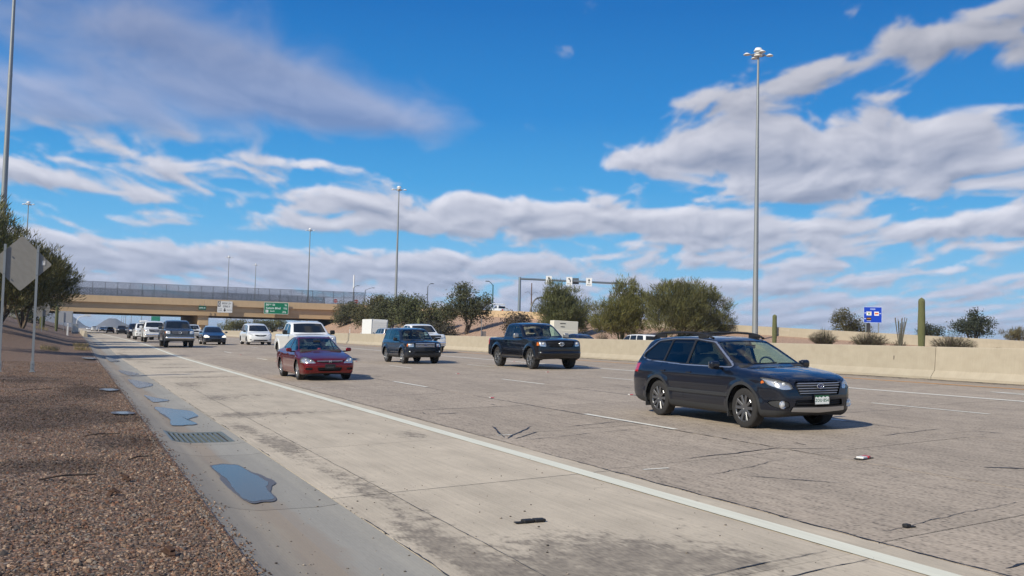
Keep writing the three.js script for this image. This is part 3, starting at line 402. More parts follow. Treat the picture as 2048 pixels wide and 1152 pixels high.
// ---- the back of the diamond warning sign on two posts
{
  const g = new THREE.Group(), s = 1.22, sh = new THREE.Shape(), r = 0.07, d = s / Math.SQRT2;
  const [f, b] = plate(s, s, r); const back = b.clone(); back.rotateZ(Math.PI / 4); back.translate(0, 3.36, 0); const face = f.clone(); face.rotateZ(Math.PI / 4); face.rotateY(Math.PI); face.translate(0, 3.36, -0.045);
  mesh('sign_panel', back, new THREE.MeshStandardMaterial({ map: repeatTex(concreteTex, 0.6, 0.6), color: lin(0.30, 0.285, 0.255), roughness: 0.6, metalness: 0.3 }), g);
  mesh('sign_face', face, matte(0.75, 0.45, 0.03, 0.5), g);
  const tagT = canvasTex(64, 80, (c) => { c.fillStyle = '#8d8a86'; c.fillRect(0, 0, 64, 80); c.strokeStyle = '#e8e8e4'; c.lineWidth = 7; c.strokeRect(14, 8, 36, 26); c.strokeRect(14, 42, 14, 28); c.strokeRect(38, 42, 12, 28); });
  const lab = new THREE.PlaneGeometry(0.12, 0.15); lab.translate(0.62, 3.40, 0.004); mesh('inventory_sticker', lab, faceMat(tagT), g);
  for (const x of [-0.46, 0.45]) {
    const post = mesh('post', merge([box(0.065, 3.95, 0.012, x, 1.96, 0.045), box(0.012, 3.95, 0.05, x - 0.03, 1.96, 0.021), box(0.012, 3.95, 0.05, x + 0.03, 1.96, 0.021)]), galv, g);
    mesh('base_clamp', merge([box(0.11, 0.34, 0.11, x, 0.17, 0.03), box(0.17, 0.03, 0.17, x, 0.02, 0.03)]), galv, post);
    for (const y of [0.12, 0.24, 3.0, 3.7]) mesh('bolt', cyl(0.016, 0.016, 0.03, 6, x, y, 0.09), galvDark, post);
  }
  g.position.set(-6.86, vergeY(-6.86, -33.6) - 0.02, -33.6); g.rotation.y = -0.02;
  place(g, 'diamond_sign', 'bare aluminium back of a diamond warning sign on two steel posts', 'sign');
}
// ---- high-mast lights
const lampWhite = matte(0.72, 0.72, 0.70, 0.5), lens = new THREE.MeshPhysicalMaterial({ color: lin(0.75, 0.78, 0.8), roughness: 0.2, transmission: 0.5, thickness: 0 });
function mast(x, y, z, h, label, near) {
  const g = new THREE.Group(); g.position.set(x, y, z);
  mesh('base_plate', cyl(0.5, 0.48, 0.12, 16, 0, 0, 0), galvDark, g);
  const p = mesh('pole', cyl(0.29, 0.10, h - 0.6, near ? 20 : 10), galv, g);
  for (const t of [0.33, 0.66]) mesh('pole_joint', cyl(0.30 - 0.19 * t, 0.297 - 0.19 * t, 0.25, near ? 20 : 10, 0, h * t, 0), galv, p);
  mesh('head_cap', merge([cyl(0.42, 0.40, 0.28, 16, 0, h - 0.55, 0), cyl(0.46, 0.30, 0.3, 16, 0, h - 0.05, 0), cyl(0.12, 0.12, 0.55, 8, 0, h - 0.4, 0)]), lampWhite, g);
  mesh('ring', (() => { const t = new THREE.TorusGeometry(0.62, 0.05, 6, 24); t.rotateX(Math.PI / 2); t.translate(0, h - 0.45, 0); return t; })(), galv, g);
  for (let k = 0; k < 4; k++) {
    const a = 0.35 + k * Math.PI / 2, c = Math.cos(a), s = Math.sin(a);
    const arm = mesh('arm', bar([c * 0.4, h - 0.45, s * 0.4], [c * 1.1, h - 0.4, s * 1.1], 0.04), galv, g);
    const shade = new THREE.LatheGeometry([[0.08, 0.16], [0.16, 0.12], [0.34, 0], [0.34, -0.05], [0.3, -0.05]].map((q) => new THREE.Vector2(...q)), 16); shade.translate(c * 1.15, h - 0.42, s * 1.15);
    const l = mesh('luminaire', shade, lampWhite, arm); mesh('lens', cyl(0.29, 0.29, 0.015, 14, c * 1.15, h - 0.48, s * 1.15), lens, l);
  }
  return place(g, 'high_mast_light', label, 'light pole', 'high-mast lights along the freeway');
}
mast(55.2, 1.9, -76.8, 28.5, 'tall grey high-mast light behind the wall, right of the big trees', true);
mast(50.2, 3.6, -177.5, 26.0, 'high-mast light standing by the trees right of the overpass', true);
mast(57, 1.5, -285, 30.5, 'high-mast light rising behind the right part of the overpass');
mast(48, 0, -385, 30.0, 'high-mast light behind the middle of the overpass');
mast(-10.9, 1.3, -88.5, 31, 'thick near mast at the left edge, its top out of view', true);
mast(-16.2, 2.0, -254, 28.4, 'high-mast light rising behind the diamond sign');
mast(-11.6, 1.5, -407, 29.2, 'far high-mast light above the left end of the overpass');
mast(64, 4, -420, 26, 'very far white-headed mast just above the overpass fence');
// ---- walls along the ramp
{
  const wall = (z0, z1, mat, name, label, h = 0.82) => { const g = new THREE.Group(), n = Math.max(1, Math.round((z0 - z1) / 9)); for (let k = 0; k < n; k++) { const a = mix(z0, z1, k / n) - 0.01, b = mix(z0, z1, (k + 1) / n) + 0.01, pts = [], ya = rampY(a), yb = rampY(b), q = box(0.28, 1, Math.abs(b - a), 0, 0.5, 0); const p = q.attributes.position; for (let i = 0; i < p.count; i++) { const z = (a + b) / 2 + p.getZ(i), y = p.getY(i), base = z > (a + b) / 2 ? ya : yb; p.setXYZ(i, 59.2 + p.getX(i) * (y < 0.5 ? 1.3 : 1), y < 0.5 ? base - 0.4 : base + h, z); } q.computeVertexNormals(); mesh('wall_length', q, mat, g); } place(g, name, label, 'wall'); };
  wall(16, -104, tanConcrete, 'ramp_wall', 'pale concrete ramp wall above the slope at the right');
  wall(-121, -229.3, bridgeTan, 'tan_ramp_wall', 'yellow-tan ramp wall between the trees and the overpass', 1.0);
  // guard rail on timber posts between the two walls
  const g = new THREE.Group(), wood = matte(0.10, 0.065, 0.045, 0.9);
  for (let z = -105; z >= -120.5; z -= 1.9) mesh('rail_post', box(0.2, 0.95, 0.2, 59.25, rampY(z) + 0.42, z), wood, g);
  for (const dy of [0, 0.12, 0.24]) mesh('steel_rail', bar([59.05, rampY(-104) + 0.5 + dy, -104], [59.05, rampY(-121) + 0.5 + dy, -121], 0.06, 6), galv, g);
  place(g, 'guard_rail', 'steel guard rail on dark timber posts at the top of the slope', 'guard rail');
}
// ---- lane-control gantry on the ramp
{
  const g = new THREE.Group(), steel = metal(0.30, 0.34, 0.36, 0.5), A = [60.4, rampY(-144.5), -143.4], B = [77.9, 5.2, -137.7];
  const top = 11.35;
  mesh('upright', cyl(0.26, 0.2, top - A[1], 14, A[0], A[1], A[2]), steel, g); mesh('upright', cyl(0.26, 0.2, top - 0.15 - B[1], 14, B[0], B[1], B[2]), steel, g);
  mesh('beam', bar([A[0], top - 0.25, A[2]], [B[0], top - 0.55, B[2]], 0.17, 12), steel, g);
  const uy = Math.atan2(-(B[2] - A[2]), B[0] - A[0]);
  const lane = (turn) => canvasTex(200, 280, (c) => { c.fillStyle = '#e6e7e6'; c.fillRect(0, 0, 200, 280); c.fillStyle = '#1a1a1a'; if (turn) { c.beginPath(); c.moveTo(60, 60); c.lineTo(112, 26); c.lineTo(108, 54); c.quadraticCurveTo(156, 70, 150, 180); c.lineTo(118, 180); c.quadraticCurveTo(122, 96, 104, 84); c.lineTo(100, 110); c.fill(); } else { c.fillRect(86, 80, 28, 100); c.beginPath(); c.moveTo(100, 24); c.lineTo(140, 96); c.lineTo(60, 96); c.fill(); } c.font = 'bold 54px sans-serif'; c.textAlign = 'center'; c.fillText('ONLY', 100, 250); });
  [[1102, 'turn'], [1141, 'turn'], [1179, 'ahead']].forEach(([px, k], i) => { const t = (px - 1048) / (1262 - 1048), s = new THREE.Group(), [f, b] = plate(0.98, 1.36, 0.06); mesh('sign_face', f, faceMat(lane(k === 'turn')), s); mesh('sign_panel', b, signBack, s); s.position.set(mix(A[0], B[0], t), top - 0.28 - 0.3 * t, mix(A[2], B[2], t) + 0.26); s.rotation.y = -0.42; place(s, 'lane_sign', ['white left-turn ONLY sign, leftmost on the gantry', 'white left-turn ONLY sign in the middle of the gantry', 'white straight-ahead ONLY sign on the gantry'][i], 'sign', 'lane signs on the gantry'); });
  const t = (1156 - 1048) / 214; const p2 = mesh('dark_panel', box(1.05, 1.0, 0.06, 0, 0, 0), matte(0.10, 0.115, 0.13, 0.6), g); p2.position.set(mix(A[0], B[0], t) + 0.0, top - 0.35, mix(A[2], B[2], t) - 0.25); p2.rotation.y = -0.42;
  place(g, 'sign_gantry', 'grey steel gantry spanning the ramp behind the trees', 'gantry');
}
// ---- blue services sign
{
  const g = new THREE.Group(), [f, b] = plate(1.62, 1.48, 0.08);
  f.translate(0, 2.62, 0); b.translate(0, 2.62, 0);
  mesh('sign_face', f, faceMat(canvasTex(512, 468, (c) => { c.fillStyle = '#c9d3e6'; c.fillRect(0, 0, 512, 468); c.fillStyle = '#0a3fb5'; c.fillRect(10, 10, 492, 448); c.fillStyle = '#dbe6f7'; c.font = 'bold 52px sans-serif'; c.textAlign = 'center'; c.fillText('FOOD', 256, 88); c.fillStyle = '#ecebe6'; c.fillRect(80, 136, 136, 116); c.fillRect(296, 140, 130, 116); c.fillStyle = '#7d3b2c'; c.fillRect(92, 146, 112, 14); c.fillStyle = '#56803a'; c.beginPath(); c.arc(148, 204, 26, 0, 7); c.fill(); c.fillStyle = '#d9c24a'; c.fillRect(184, 176, 16, 60); c.fillStyle = '#d8694a'; c.fillRect(310, 172, 102, 48); c.fillStyle = '#2a2620'; c.fillRect(78, 308, 136, 92); c.fillStyle = '#b9772e'; c.fillRect(90, 330, 112, 26); c.fillStyle = '#c9cfe0'; c.fillRect(86, 404, 120, 14); c.fillStyle = '#e6ecf6'; c.fillRect(20, 172, 44, 18); c.fillRect(20, 340, 44, 18); c.fillRect(440, 186, 44, 18); })), g);
  mesh('sign_panel', b, signBack, g);
  for (const x of [-0.6, 0.52]) mesh('post', box(0.1, 2.6, 0.1, x, 1.0, -0.09), galv, g);
  mesh('cabinet', box(0.36, 1.4, 0.2, -0.38, 1.15, -0.2), matte(0.03, 0.028, 0.035, 0.7), g);
  g.position.set(62.3, 1.82, -68.7); g.rotation.y = -0.62; place(g, 'services_sign', 'blue FOOD services sign standing behind the ramp wall', 'sign');
}
// ---- small street lights, poles and signs on the cross street
{
  const green = matte(0.03, 0.10, 0.10, 0.5), grey = galvDark, white = matte(0.75, 0.76, 0.76, 0.4), brown = matte(0.12, 0.07, 0.05, 0.9);
  const lamp = (x, y, z, h, dx, m, label) => { const g = new THREE.Group(); g.position.set(x, y, z); mesh('pole', cyl(0.16, 0.09, h, 10), m, g); const a = mesh('arm', tube([[0, h - 0.2, 0], [dx * 0.5, h + 0.35, 0], [dx, h + 0.6, 0]], 0.06, 8, 6), m, g); mesh('lamp_head', rbox(0.7, 0.16, 0.3, 0.05, dx + Math.sign(dx) * 0.25, h + 0.6, 0), grey, a); place(g, 'street_light', label, 'street light'); };
  lamp(65.1, 6.0, -165.5, 5.2, -0.9, green, 'green-poled street light above the tan ramp wall');
  lamp(64.6, 7.3, -262.5, 6.9, 1.0, grey, 'street light beside the white pole on the overpass');
  lamp(67.4, 7.3, -260.5, 6.4, 2.0, grey, 'street light at the right end of the overpass fence');
  lamp(63, 6.4, -196, 5.6, 0.7, grey, 'street light mostly hidden by the trees beside the overpass');
  place(mesh('white_pole', cyl(0.22, 0.2, 10.6, 12, 65.05, 7.2, -264), white), 'white_pole', 'plain white pole at the right end of the overpass', 'pole');
  { const g = new THREE.Group(); g.position.set(79.4, 5.6, -179); mesh('shaft', cyl(0.15, 0.1, 7.1, 8), brown, g); for (const s of [-1, 1]) mesh('arm', tube([[0, 4.5, 0], [s * 0.7, 5.3, 0], [s * 1.5, 5.1, 0]], 0.035, 8, 5), grey, g); place(g, 'brown_pole', 'brown lamp pole with two curved arms behind the gantry', 'pole'); }
  { const g = new THREE.Group(); g.position.set(61.2, rampY(-141), -141); mesh('mast', tube([[0, 0, 0], [0.15, 1.6, 0], [0.9, 3.0, 0], [2.2, 3.4, 0], [4, 3.45, 0]], 0.14, 20, 8), metal(0.22, 0.22, 0.21, 0.6), g); place(g, 'signal_mast', 'curved grey signal mast arm beside the gantry post', 'signal mast'); }
  const stopTex = canvasTex(128, 128, (c) => { c.fillStyle = '#c9c2c2'; c.fillRect(0, 0, 128, 128); c.fillStyle = '#c4202a'; c.beginPath(); c.arc(64, 64, 60, 0, 7); c.fill(); c.fillStyle = '#eee'; c.fillRect(22, 52, 84, 24); });
  for (const [x, z, l] of [[58.6, -258, 'red do-not-enter sign behind the overpass fence, left of the white pole'], [63.6, -255.5, 'red do-not-enter sign behind the overpass fence, right of the white pole']]) { const g = new THREE.Group(), [f, b] = plate(1.0, 1.0, 0.05); f.translate(0, 2.9, 0); b.translate(0, 2.9, 0); mesh('sign_face', f, faceMat(stopTex), g); mesh('sign_panel', b, signBack, g); mesh('post', box(0.08, 3.2, 0.06, 0, 1.6, -0.07), matte(0.35, 0.08, 0.08, 0.7), g); g.position.set(x, 7.32, z); place(g, 'do_not_enter_sign', l, 'sign', 'do-not-enter signs on the overpass'); }
  // slim post with a small plate at the foot of the slope
  { const g = new THREE.Group(); mesh('post', box(0.08, 3.3, 0.08, 0, 1.65, 0), galv, g); mesh('sign_panel', box(0.7, 0.8, 0.03, 0.36, 1.15, -0.06), signBack, g); g.position.set(46, bankY(46, -124.3), -124.3); place(g, 'marker_post', 'slim steel post with a small plate at the foot of the slope', 'post'); }
  // white markers by the far slope under the bridge
  for (const [x, z, l] of [[45.6, -214, 'white delineator post by the dark abutment, left one'], [46.4, -196, 'white delineator post by the slope, right one']]) { const g = new THREE.Group(); mesh('blade', rbox(0.16, 1.5, 0.05, 0.02, 0, 0.75, 0), white, g); mesh('band', box(0.165, 0.16, 0.056, 0, 1.25, 0), matte(0.6, 0.45, 0.1, 0.5), g); g.position.set(x, bankY(x, z) - 0.02, z); place(g, 'delineator', l, 'post', 'white posts by the abutment'); }
}
// ---- far things under and beyond the overpass, left side
{
  const white = matte(0.72, 0.72, 0.70, 0.6), grey = matte(0.36, 0.37, 0.39, 0.7);
  { const g = new THREE.Group(), sec = [[-4.05, -0.1], [-4.05, 0.1], [-3.9, 0.75], [-3.7, 0.75], [-3.55, 0.1], [-3.55, -0.1]]; for (let k = 0; k < 7; k++) mesh('barrier_length', profileZ(sec, -141.5 - k * 12.2, -141.5 - (k + 1) * 12.2 + 0.06), tanConcrete, g); g.position.y = 0.25; place(g, 'shoulder_barrier', 'short concrete barrier beginning at the left edge of the road', 'barrier'); }
  { const g = new THREE.Group(); mesh('sign_panel', box(3.0, 2.1, 0.06, 0, 2.7, 0), grey, g); for (const x of [-1.4, 0, 1.4]) mesh('post', box(0.1, 3.6, 0.1, x, 1.7, 0.08), galv, g); g.position.set(-7.0, vergeY(-7, -196) - 0.1, -196); place(g, 'roadside_sign', 'large blank grey back of a roadside sign left of the overpass opening', 'sign'); }
  { const g = new THREE.Group(); mesh('blade', rbox(0.2, 1.5, 0.08, 0.02, 0, 0.75, 0), white, g); mesh('band', box(0.21, 0.2, 0.085, 0, 1.3, 0), matte(0.5, 0.5, 0.52, 0.5), g); g.position.set(-5.95, vergeY(-5.95, -131) - 0.05, -131); place(g, 'delineator', 'white marker post on the gravel near the concrete barrier', 'post'); }
  { const g = new THREE.Group(); mesh('cabinet_body', rbox(0.95, 1.5, 0.8, 0.04, 0, 1.1, 0), matte(0.6, 0.58, 0.52, 0.7), g); mesh('plinth', box(1.1, 0.4, 0.95, 0, 0.2, 0), greyConcrete, g); mesh('cabinet_door', box(0.8, 1.3, 0.03, 0, 1.1, 0.415), matte(0.55, 0.53, 0.48, 0.7), g); g.position.set(-5.0, vergeY(-5, -186) - 0.08, -186); place(g, 'utility_cabinet', 'pale utility cabinet standing at the left end of the overpass opening', 'cabinet'); }
  { const g = new THREE.Group(); mesh('sign_panel', (() => { const q = new THREE.CylinderGeometry(0.75, 0.75, 0.04, 20); q.rotateX(Math.PI / 2); q.translate(0, 2.1, 0); return q; })(), signBack, g); mesh('post', box(0.09, 2.3, 0.09, 0.1, 1.0, 0.07), galv, g); g.position.set(-8.1, vergeY(-8.1, -100), -100); place(g, 'round_sign', 'grey back of a small roadside sign under the left trees', 'sign'); }
  { const g = new THREE.Group(); mesh('mast', tube([[0, 0, 0], [0, 3.4, 0], [0.7, 4.7, 0], [2, 5.1, 0], [4.2, 5.1, 0]], 0.13, 20, 8), white, g); mesh('sign_panel', box(2.0, 0.9, 0.1, 3.2, 5.6, 0.15), matte(0.66, 0.68, 0.70, 0.6), g); g.position.set(-4.4, 0.2, -360); place(g, 'arm_sign', 'white curved mast arm with a sign panel far down the road', 'sign'); }
  { const g = new THREE.Group(); mesh('sign_panel', box(4.4, 2.4, 0.15, 0, 6.9, 0), matte(0.02, 0.24, 0.15, 0.5), g); mesh('exit_panel', box(4.4, 1.0, 0.16, 0, 5.1, 0), matte(0.70, 0.52, 0.02, 0.5), g); mesh('post', cyl(0.25, 0.22, 8, 10, 1.4, 0, -0.3), galv, g); g.position.set(33.6, 0, -540); place(g, 'exit_sign', 'distant green exit sign with a yellow lower panel beyond the overpass', 'sign'); }
  for (const [x, z, h, l] of [[13, -420, 13, 'nearest'], [17.5, -520, 13, 'second'], [21.4, -600, 13, 'third'], [24.5, -640, 13, 'fourth'], [30, -700, 13, 'farthest']]) { const g = new THREE.Group(); mesh('pole', cyl(0.16, 0.1, h, 8), galv, g); mesh('crossarm', bar([-1.2, h, 0], [1.2, h, 0], 0.06), galv, g); for (const s of [-1, 1]) mesh('lamp_head', rbox(0.7, 0.16, 0.3, 0.05, s * 1.4, h, 0), grey, g); g.position.set(21.3 + (x - 20) * 0.25, 0, z); place(g, 'median_light', `thin light pole far down the road, ${l} of the row under the overpass`, 'light pole', 'thin poles seen under the overpass'); }
}
// ---- far hills
{
  const hill = (pts, z, depth, seed, name) => { const n = 90, rows = 8, p = [], idx = [], t = table(pts), xa = pts[0][0], xb = pts[pts.length - 1][0]; for (let j = 0; j <= rows; j++) for (let i = 0; i <= n; i++) { const x = mix(xa, xb, i / n), v = j / rows, prof = v < 0.5 ? v * 2 : 2 - v * 2, h = t(x) * Math.pow(prof, 0.8) * (1 + 0.10 * fbm(x / 40 + seed, v * 4, 4)); p.push(x, -2 + h, z + depth * (0.5 - v)); if (i < n && j < rows) { const a = j * (n + 1) + i; idx.push(a, a + 1, a + n + 1, a + 1, a + n + 2, a + n + 1); } } const g = new THREE.BufferGeometry(); g.setAttribute('position', new THREE.Float32BufferAttribute(p, 3)); g.setAttribute('uv', new THREE.Float32BufferAttribute(new Float32Array(p.length / 3 * 2), 2)); g.setIndex(idx); g.computeVertexNormals(); structure(mesh('hill', g, matte(0.115, 0.105, 0.105, 1)), name); };
  hill([[30, 0], [60, 10], [80, 26], [92, 33], [112, 33], [128, 24], [150, 13], [165, 16], [185, 14], [215, 0]], -3230, 160, 1, 'flat_topped_hill');
  hill([[-700, 0], [-200, 60], [-60, 58], [-10, 38], [25, 10], [50, 0]], -3290, 200, 4, 'left_hill');
  hill([[3400, 0], [3700, 35], [3850, 60], [4000, 48], [4300, 20], [4800, 0]], -3050, 300, 7, 'right_hills');
}

{ const g = new THREE.Group(), m = matte(0.74, 0.73, 0.69, 0.5); for (let k = 0; k < 5; k++) mesh('rail_post', box(0.07, 1.1, 0.07, k * 0.36, 0.55, 0), m, g); for (const y of [0.55, 1.08]) mesh('rail_bar', box(1.52, 0.08, 0.08, 0.72, y, 0.0), m, g); g.position.set(49.2, bankY(50, -189.5) + 2.3, -189.5); mesh('rail_base', box(1.8, 2.6, 0.5, 0.72, -1.3, -0.3), bridgeTan, g); place(g, 'white_railing', 'small white railing on a tan block beside the overpass trees', 'railing'); }
// ================================================================== trees, shrubs, cacti
function leafMesh(list, name, mat, parent) {             // list of [centre, direction, side, length, width, shade] leaf blades, two triangles each, bent along the middle
  const n = list.length, p = new Float32Array(n * 12), c = new Float32Array(n * 12), idx = new Uint32Array(n * 6), N = new Float32Array(n * 12);
  const a = new THREE.Vector3(), nn = new THREE.Vector3();
  list.forEach(([o, d, s, l, w, col, out], i) => {
    const k = i * 12, put = (j, v) => { p[k + 3 * j] = v.x; p[k + 3 * j + 1] = v.y; p[k + 3 * j + 2] = v.z; };
    put(0, a.copy(o)); put(1, a.copy(o).addScaledVector(d, l * 0.5).addScaledVector(s, w / 2)); put(2, a.copy(o).addScaledVector(d, l)); put(3, a.copy(o).addScaledVector(d, l * 0.5).addScaledVector(s, -w / 2));
    nn.crossVectors(s, d).normalize();
    for (let j = 0; j < 4; j++) { c[k + 3 * j] = col[0]; c[k + 3 * j + 1] = col[1]; c[k + 3 * j + 2] = col[2]; N[k + 3 * j] = nn.x; N[k + 3 * j + 1] = nn.y; N[k + 3 * j + 2] = nn.z; }
    idx.set([i * 4, i * 4 + 1, i * 4 + 2, i * 4, i * 4 + 2, i * 4 + 3], i * 6);
  });
  const g = new THREE.BufferGeometry(); g.setAttribute('position', new THREE.BufferAttribute(p, 3)); g.setAttribute('normal', new THREE.BufferAttribute(N, 3)); g.setAttribute('color', new THREE.BufferAttribute(c, 3)); g.setIndex(new THREE.BufferAttribute(idx, 1));
  return mesh(name, g, mat, parent);
}
const leafMat = new THREE.MeshPhysicalMaterial({ vertexColors: true, roughness: 0.85, side: THREE.DoubleSide, transmission: 0.25, thickness: 0 });
const barkMat = matte(0.10, 0.075, 0.055, 0.95), greenBark = matte(0.09, 0.10, 0.05, 0.9);
const twigMat = new THREE.MeshStandardMaterial({ vertexColors: true, roughness: 0.9, side: THREE.DoubleSide });
function limb(a, b, r0, r1, R, bend = 0.12) { const n = 5, pts = [], L = b.clone().sub(a).length(); for (let i = 0; i <= n; i++) { const t = i / n, v = a.clone().lerp(b, t); const k = Math.sin(t * Math.PI) * bend * L; v.x += (R() - 0.5) * k; v.z += (R() - 0.5) * k; v.y += (R() - 0.3) * k * 0.6; pts.push(v); } const curve = new THREE.CatmullRomCurve3(pts), mid = curve.getSpacedPoints(7), g = new THREE.TubeGeometry(curve, 7, 1, 5), p = g.attributes.position; for (let i = 0; i < p.count; i++) { const ring = Math.floor(i / 6), t = ring / 7, c = mid[ring], r = mix(r0, r1, t); p.setXYZ(i, c.x + (p.getX(i) - c.x) * r, c.y + (p.getY(i) - c.y) * r, c.z + (p.getZ(i) - c.z) * r); } g.computeVertexNormals(); return g; }
// lobes: [x, y, z, rx, ry, rz] about the foot of the trunk
function tree({ at, lobes, style, count, col, trunks = 3, seed, size = 1, bark = barkMat, name, label, category = 'tree', group, lean = 0 }) {
  const R = rand(seed), g = new THREE.Group(), crown = [], vol = lobes.map((l) => l[3] * l[4] * l[5]), tot = vol.reduce((a, b) => a + b), foot = new THREE.Vector3(0, -0.1, 0), wood = [];
  const pick = () => { let t = R() * tot; for (let i = 0; i < lobes.length; i++) { t -= vol[i]; if (t <= 0) return lobes[i]; } return lobes[0]; };
  const dirOn = () => { const z = 2 * R() - 1, a = R() * 6.2832, s = Math.sqrt(1 - z * z); return new THREE.Vector3(s * Math.cos(a), z, s * Math.sin(a)); };
  const clumps = []; const nc = Math.round(count / 55);
  for (let k = 0; k < nc; k++) { const l = pick(), d = dirOn(), rr = Math.pow(R(), 0.42) * (0.93 + 0.22 * R()); clumps.push({ c: new THREE.Vector3(l[0] + d.x * l[3] * rr, l[1] + d.y * l[4] * rr, l[2] + d.z * l[5] * rr), l, s: (0.22 + 0.3 * R()) * size, tone: 0.72 + 0.55 * R() }); }
  const base = new THREE.Vector3(0, 0.3, 0);
  for (const q of clumps) {
    const out = q.c.clone().sub(new THREE.Vector3(q.l[0], q.l[1] - q.l[4] * 1.1, q.l[2])).normalize(), n = 35 + R() * 40;
    for (let k = 0; k < n; k++) {
      const o = q.c.clone().add(new THREE.Vector3((R() + R() - 1), (R() + R() - 1) * 0.85, (R() + R() - 1)).multiplyScalar(q.s * 1.7)); let d, len, w;
      if (style === 'strand') { d = out.clone().multiplyScalar(1.1).add(dirOn().multiplyScalar(0.75)); d.y += 0.25; d.normalize(); len = (0.22 + 0.38 * R()) * size; w = (0.030 + 0.034 * R()) * size; }
      else { d = dirOn(); len = (0.10 + 0.11 * R()) * size; w = len * (0.5 + 0.25 * R()); }
      const s = new THREE.Vector3().crossVectors(d, dirOn()).normalize(), v = q.tone * (0.75 + 0.5 * R()), y = 1 + 0.16 * (R() - 0.5);
      crown.push([o, d, s, len, w, [col[0] * v * y, col[1] * v, col[2] * v]]);
    }
  }
  // limbs: from the foot to main forks, then to the clumps
  for (let k = 0; k < trunks; k++) {
    const l = lobes[k % lobes.length], f = new THREE.Vector3(l[0] * 0.55 + (R() - 0.5) * 0.4, l[1] - l[4] * 0.45, l[2] * 0.55 + (R() - 0.5) * 0.4), r = 0.13 * size * (0.7 + 0.5 * R());
    wood.push(limb(foot, f, r, r * 0.55, R));
    clumps.filter((q, i) => q.l === l && i % 5 === k % 5).slice(0, 16).forEach((q) => wood.push(limb(f, q.c, r * 0.42, 0.012 * size, R)));
  }
  mesh('trunk', merge(wood), bark, g);
  const cr = leafMesh(crown, 'crown', leafMat, g);
  g.position.set(...at); return place(g, name, label, category, group);
}
const olive = [0.150, 0.145, 0.034], dusty = [0.125, 0.125, 0.036], ironwood = [0.078, 0.084, 0.027], yellowish = [0.13, 0.125, 0.04];
const onBank = (x, z, dy = -0.05) => [x, bankY(x, z) + dy, z];
// the two big trees right of the gantry
tree({ at: onBank(53.0, -86.5), lobes: [[0, 3.3, 0, 3.4, 2.5, 3], [3.6, 3.0, -0.3, 2.7, 2.0, 2.4], [-1.6, 4.2, 0.4, 2.4, 1.8, 2], [1.8, 4.6, 0.2, 2.4, 1.6, 2], [4.9, 2.2, 0.3, 1.7, 1.3, 1.5], [-2.4, 2.0, 0.3, 1.8, 1.4, 1.6], [1, 1.5, 0.4, 2.4, 1.2, 2]], style: 'strand', count: 34000, col: dusty, seed: 101, size: 1.05, trunks: 5, bark: greenBark, name: 'palo_verde_tree', label: 'widest feathery green tree on the slope, left of the tall mast', group: 'palo verde trees on the slope' });
tree({ at: onBank(49.5, -92.5), lobes: [[0, 3.4, 0, 2.5, 2.3, 2.2], [0.8, 5.2, 0, 1.8, 1.9, 1.6], [-2.0, 2.9, 0.2, 2.0, 1.5, 1.8], [1.9, 3.8, -0.4, 1.9, 1.9, 1.7], [-2.7, 1.9, 0.3, 1.3, 1.1, 1.2], [0.5, 1.6, 0.2, 2.2, 1.2, 1.8]], style: 'strand', count: 23000, col: olive, seed: 102, size: 1.05, trunks: 4, bark: greenBark, name: 'palo_verde_tree', label: 'yellow-olive feathery tree behind the widest tree, under the gantry end', group: 'palo verde trees on the slope' });
tree({ at: onBank(49.0, -106), lobes: [[-0.7, 3.6, 0, 2.4, 2.2, 2.0], [-1.1, 5.3, 0, 1.5, 1.7, 1.3], [1.4, 3.4, 0.1, 2.2, 2.1, 1.8], [1.0, 5.0, 0, 1.4, 1.4, 1.2], [-1.8, 2.3, 0.2, 1.6, 1.3, 1.3], [2.2, 2.2, 0.2, 1.5, 1.2, 1.3], [0, 1.5, 0.3, 2.4, 1.1, 1.6]], style: 'strand', count: 27000, col: [0.112, 0.122, 0.036], seed: 103, size: 1.05, trunks: 4, bark: greenBark, name: 'palo_verde_tree', label: 'dense round green tree standing under the gantry signs', group: 'palo verde trees on the slope' });
// the darker trees toward the overpass
tree({ at: onBank(49.4, -138.5), lobes: [[-0.8, 4.6, 0, 2.6, 1.9, 2], [1.5, 3.6, 0, 2.6, 1.8, 2], [-0.5, 6.5, 0, 1.8, 1.4, 1.5], [2.9, 5.2, 0, 1.4, 1.5, 1.2], [-2.8, 3.4, 0, 1.7, 1.4, 1.3]], style: 'leaf', count: 12000, col: ironwood, seed: 104, size: 1.5, trunks: 4, name: 'dark_leafy_tree', label: 'loose dark leafy tree with bare leaning trunks on the slope', group: 'dark leafy trees by the overpass' });
tree({ at: onBank(46.6, -151), lobes: [[0, 3.6, 0, 3.6, 2.7, 2.4], [-2.8, 3.8, 0, 2.3, 2.4, 1.8], [2.8, 3.2, 0, 2.4, 2.2, 1.8], [-1.2, 5.4, 0, 1.9, 1.4, 1.4], [0.5, 1.6, 0, 3.4, 1.4, 2]], style: 'leaf', count: 20000, col: [0.088, 0.098, 0.028], seed: 105, size: 1.55, trunks: 3, name: 'dark_leafy_tree', label: 'dense dark green tree left of the loose leaning one', group: 'dark leafy trees by the overpass' });
tree({ at: onBank(45.0, -163), lobes: [[0, 5.2, 0, 2.6, 2.1, 1.8], [-1.6, 4.0, 0, 2.2, 2.0, 1.6], [1.4, 6.7, 0, 1.7, 1.4, 1.2]], style: 'leaf', count: 12000, col: ironwood, seed: 106, size: 1.55, trunks: 3, name: 'dark_leafy_tree', label: 'dark tree just right of the second mast, behind the dense one', group: 'dark leafy trees by the overpass' });
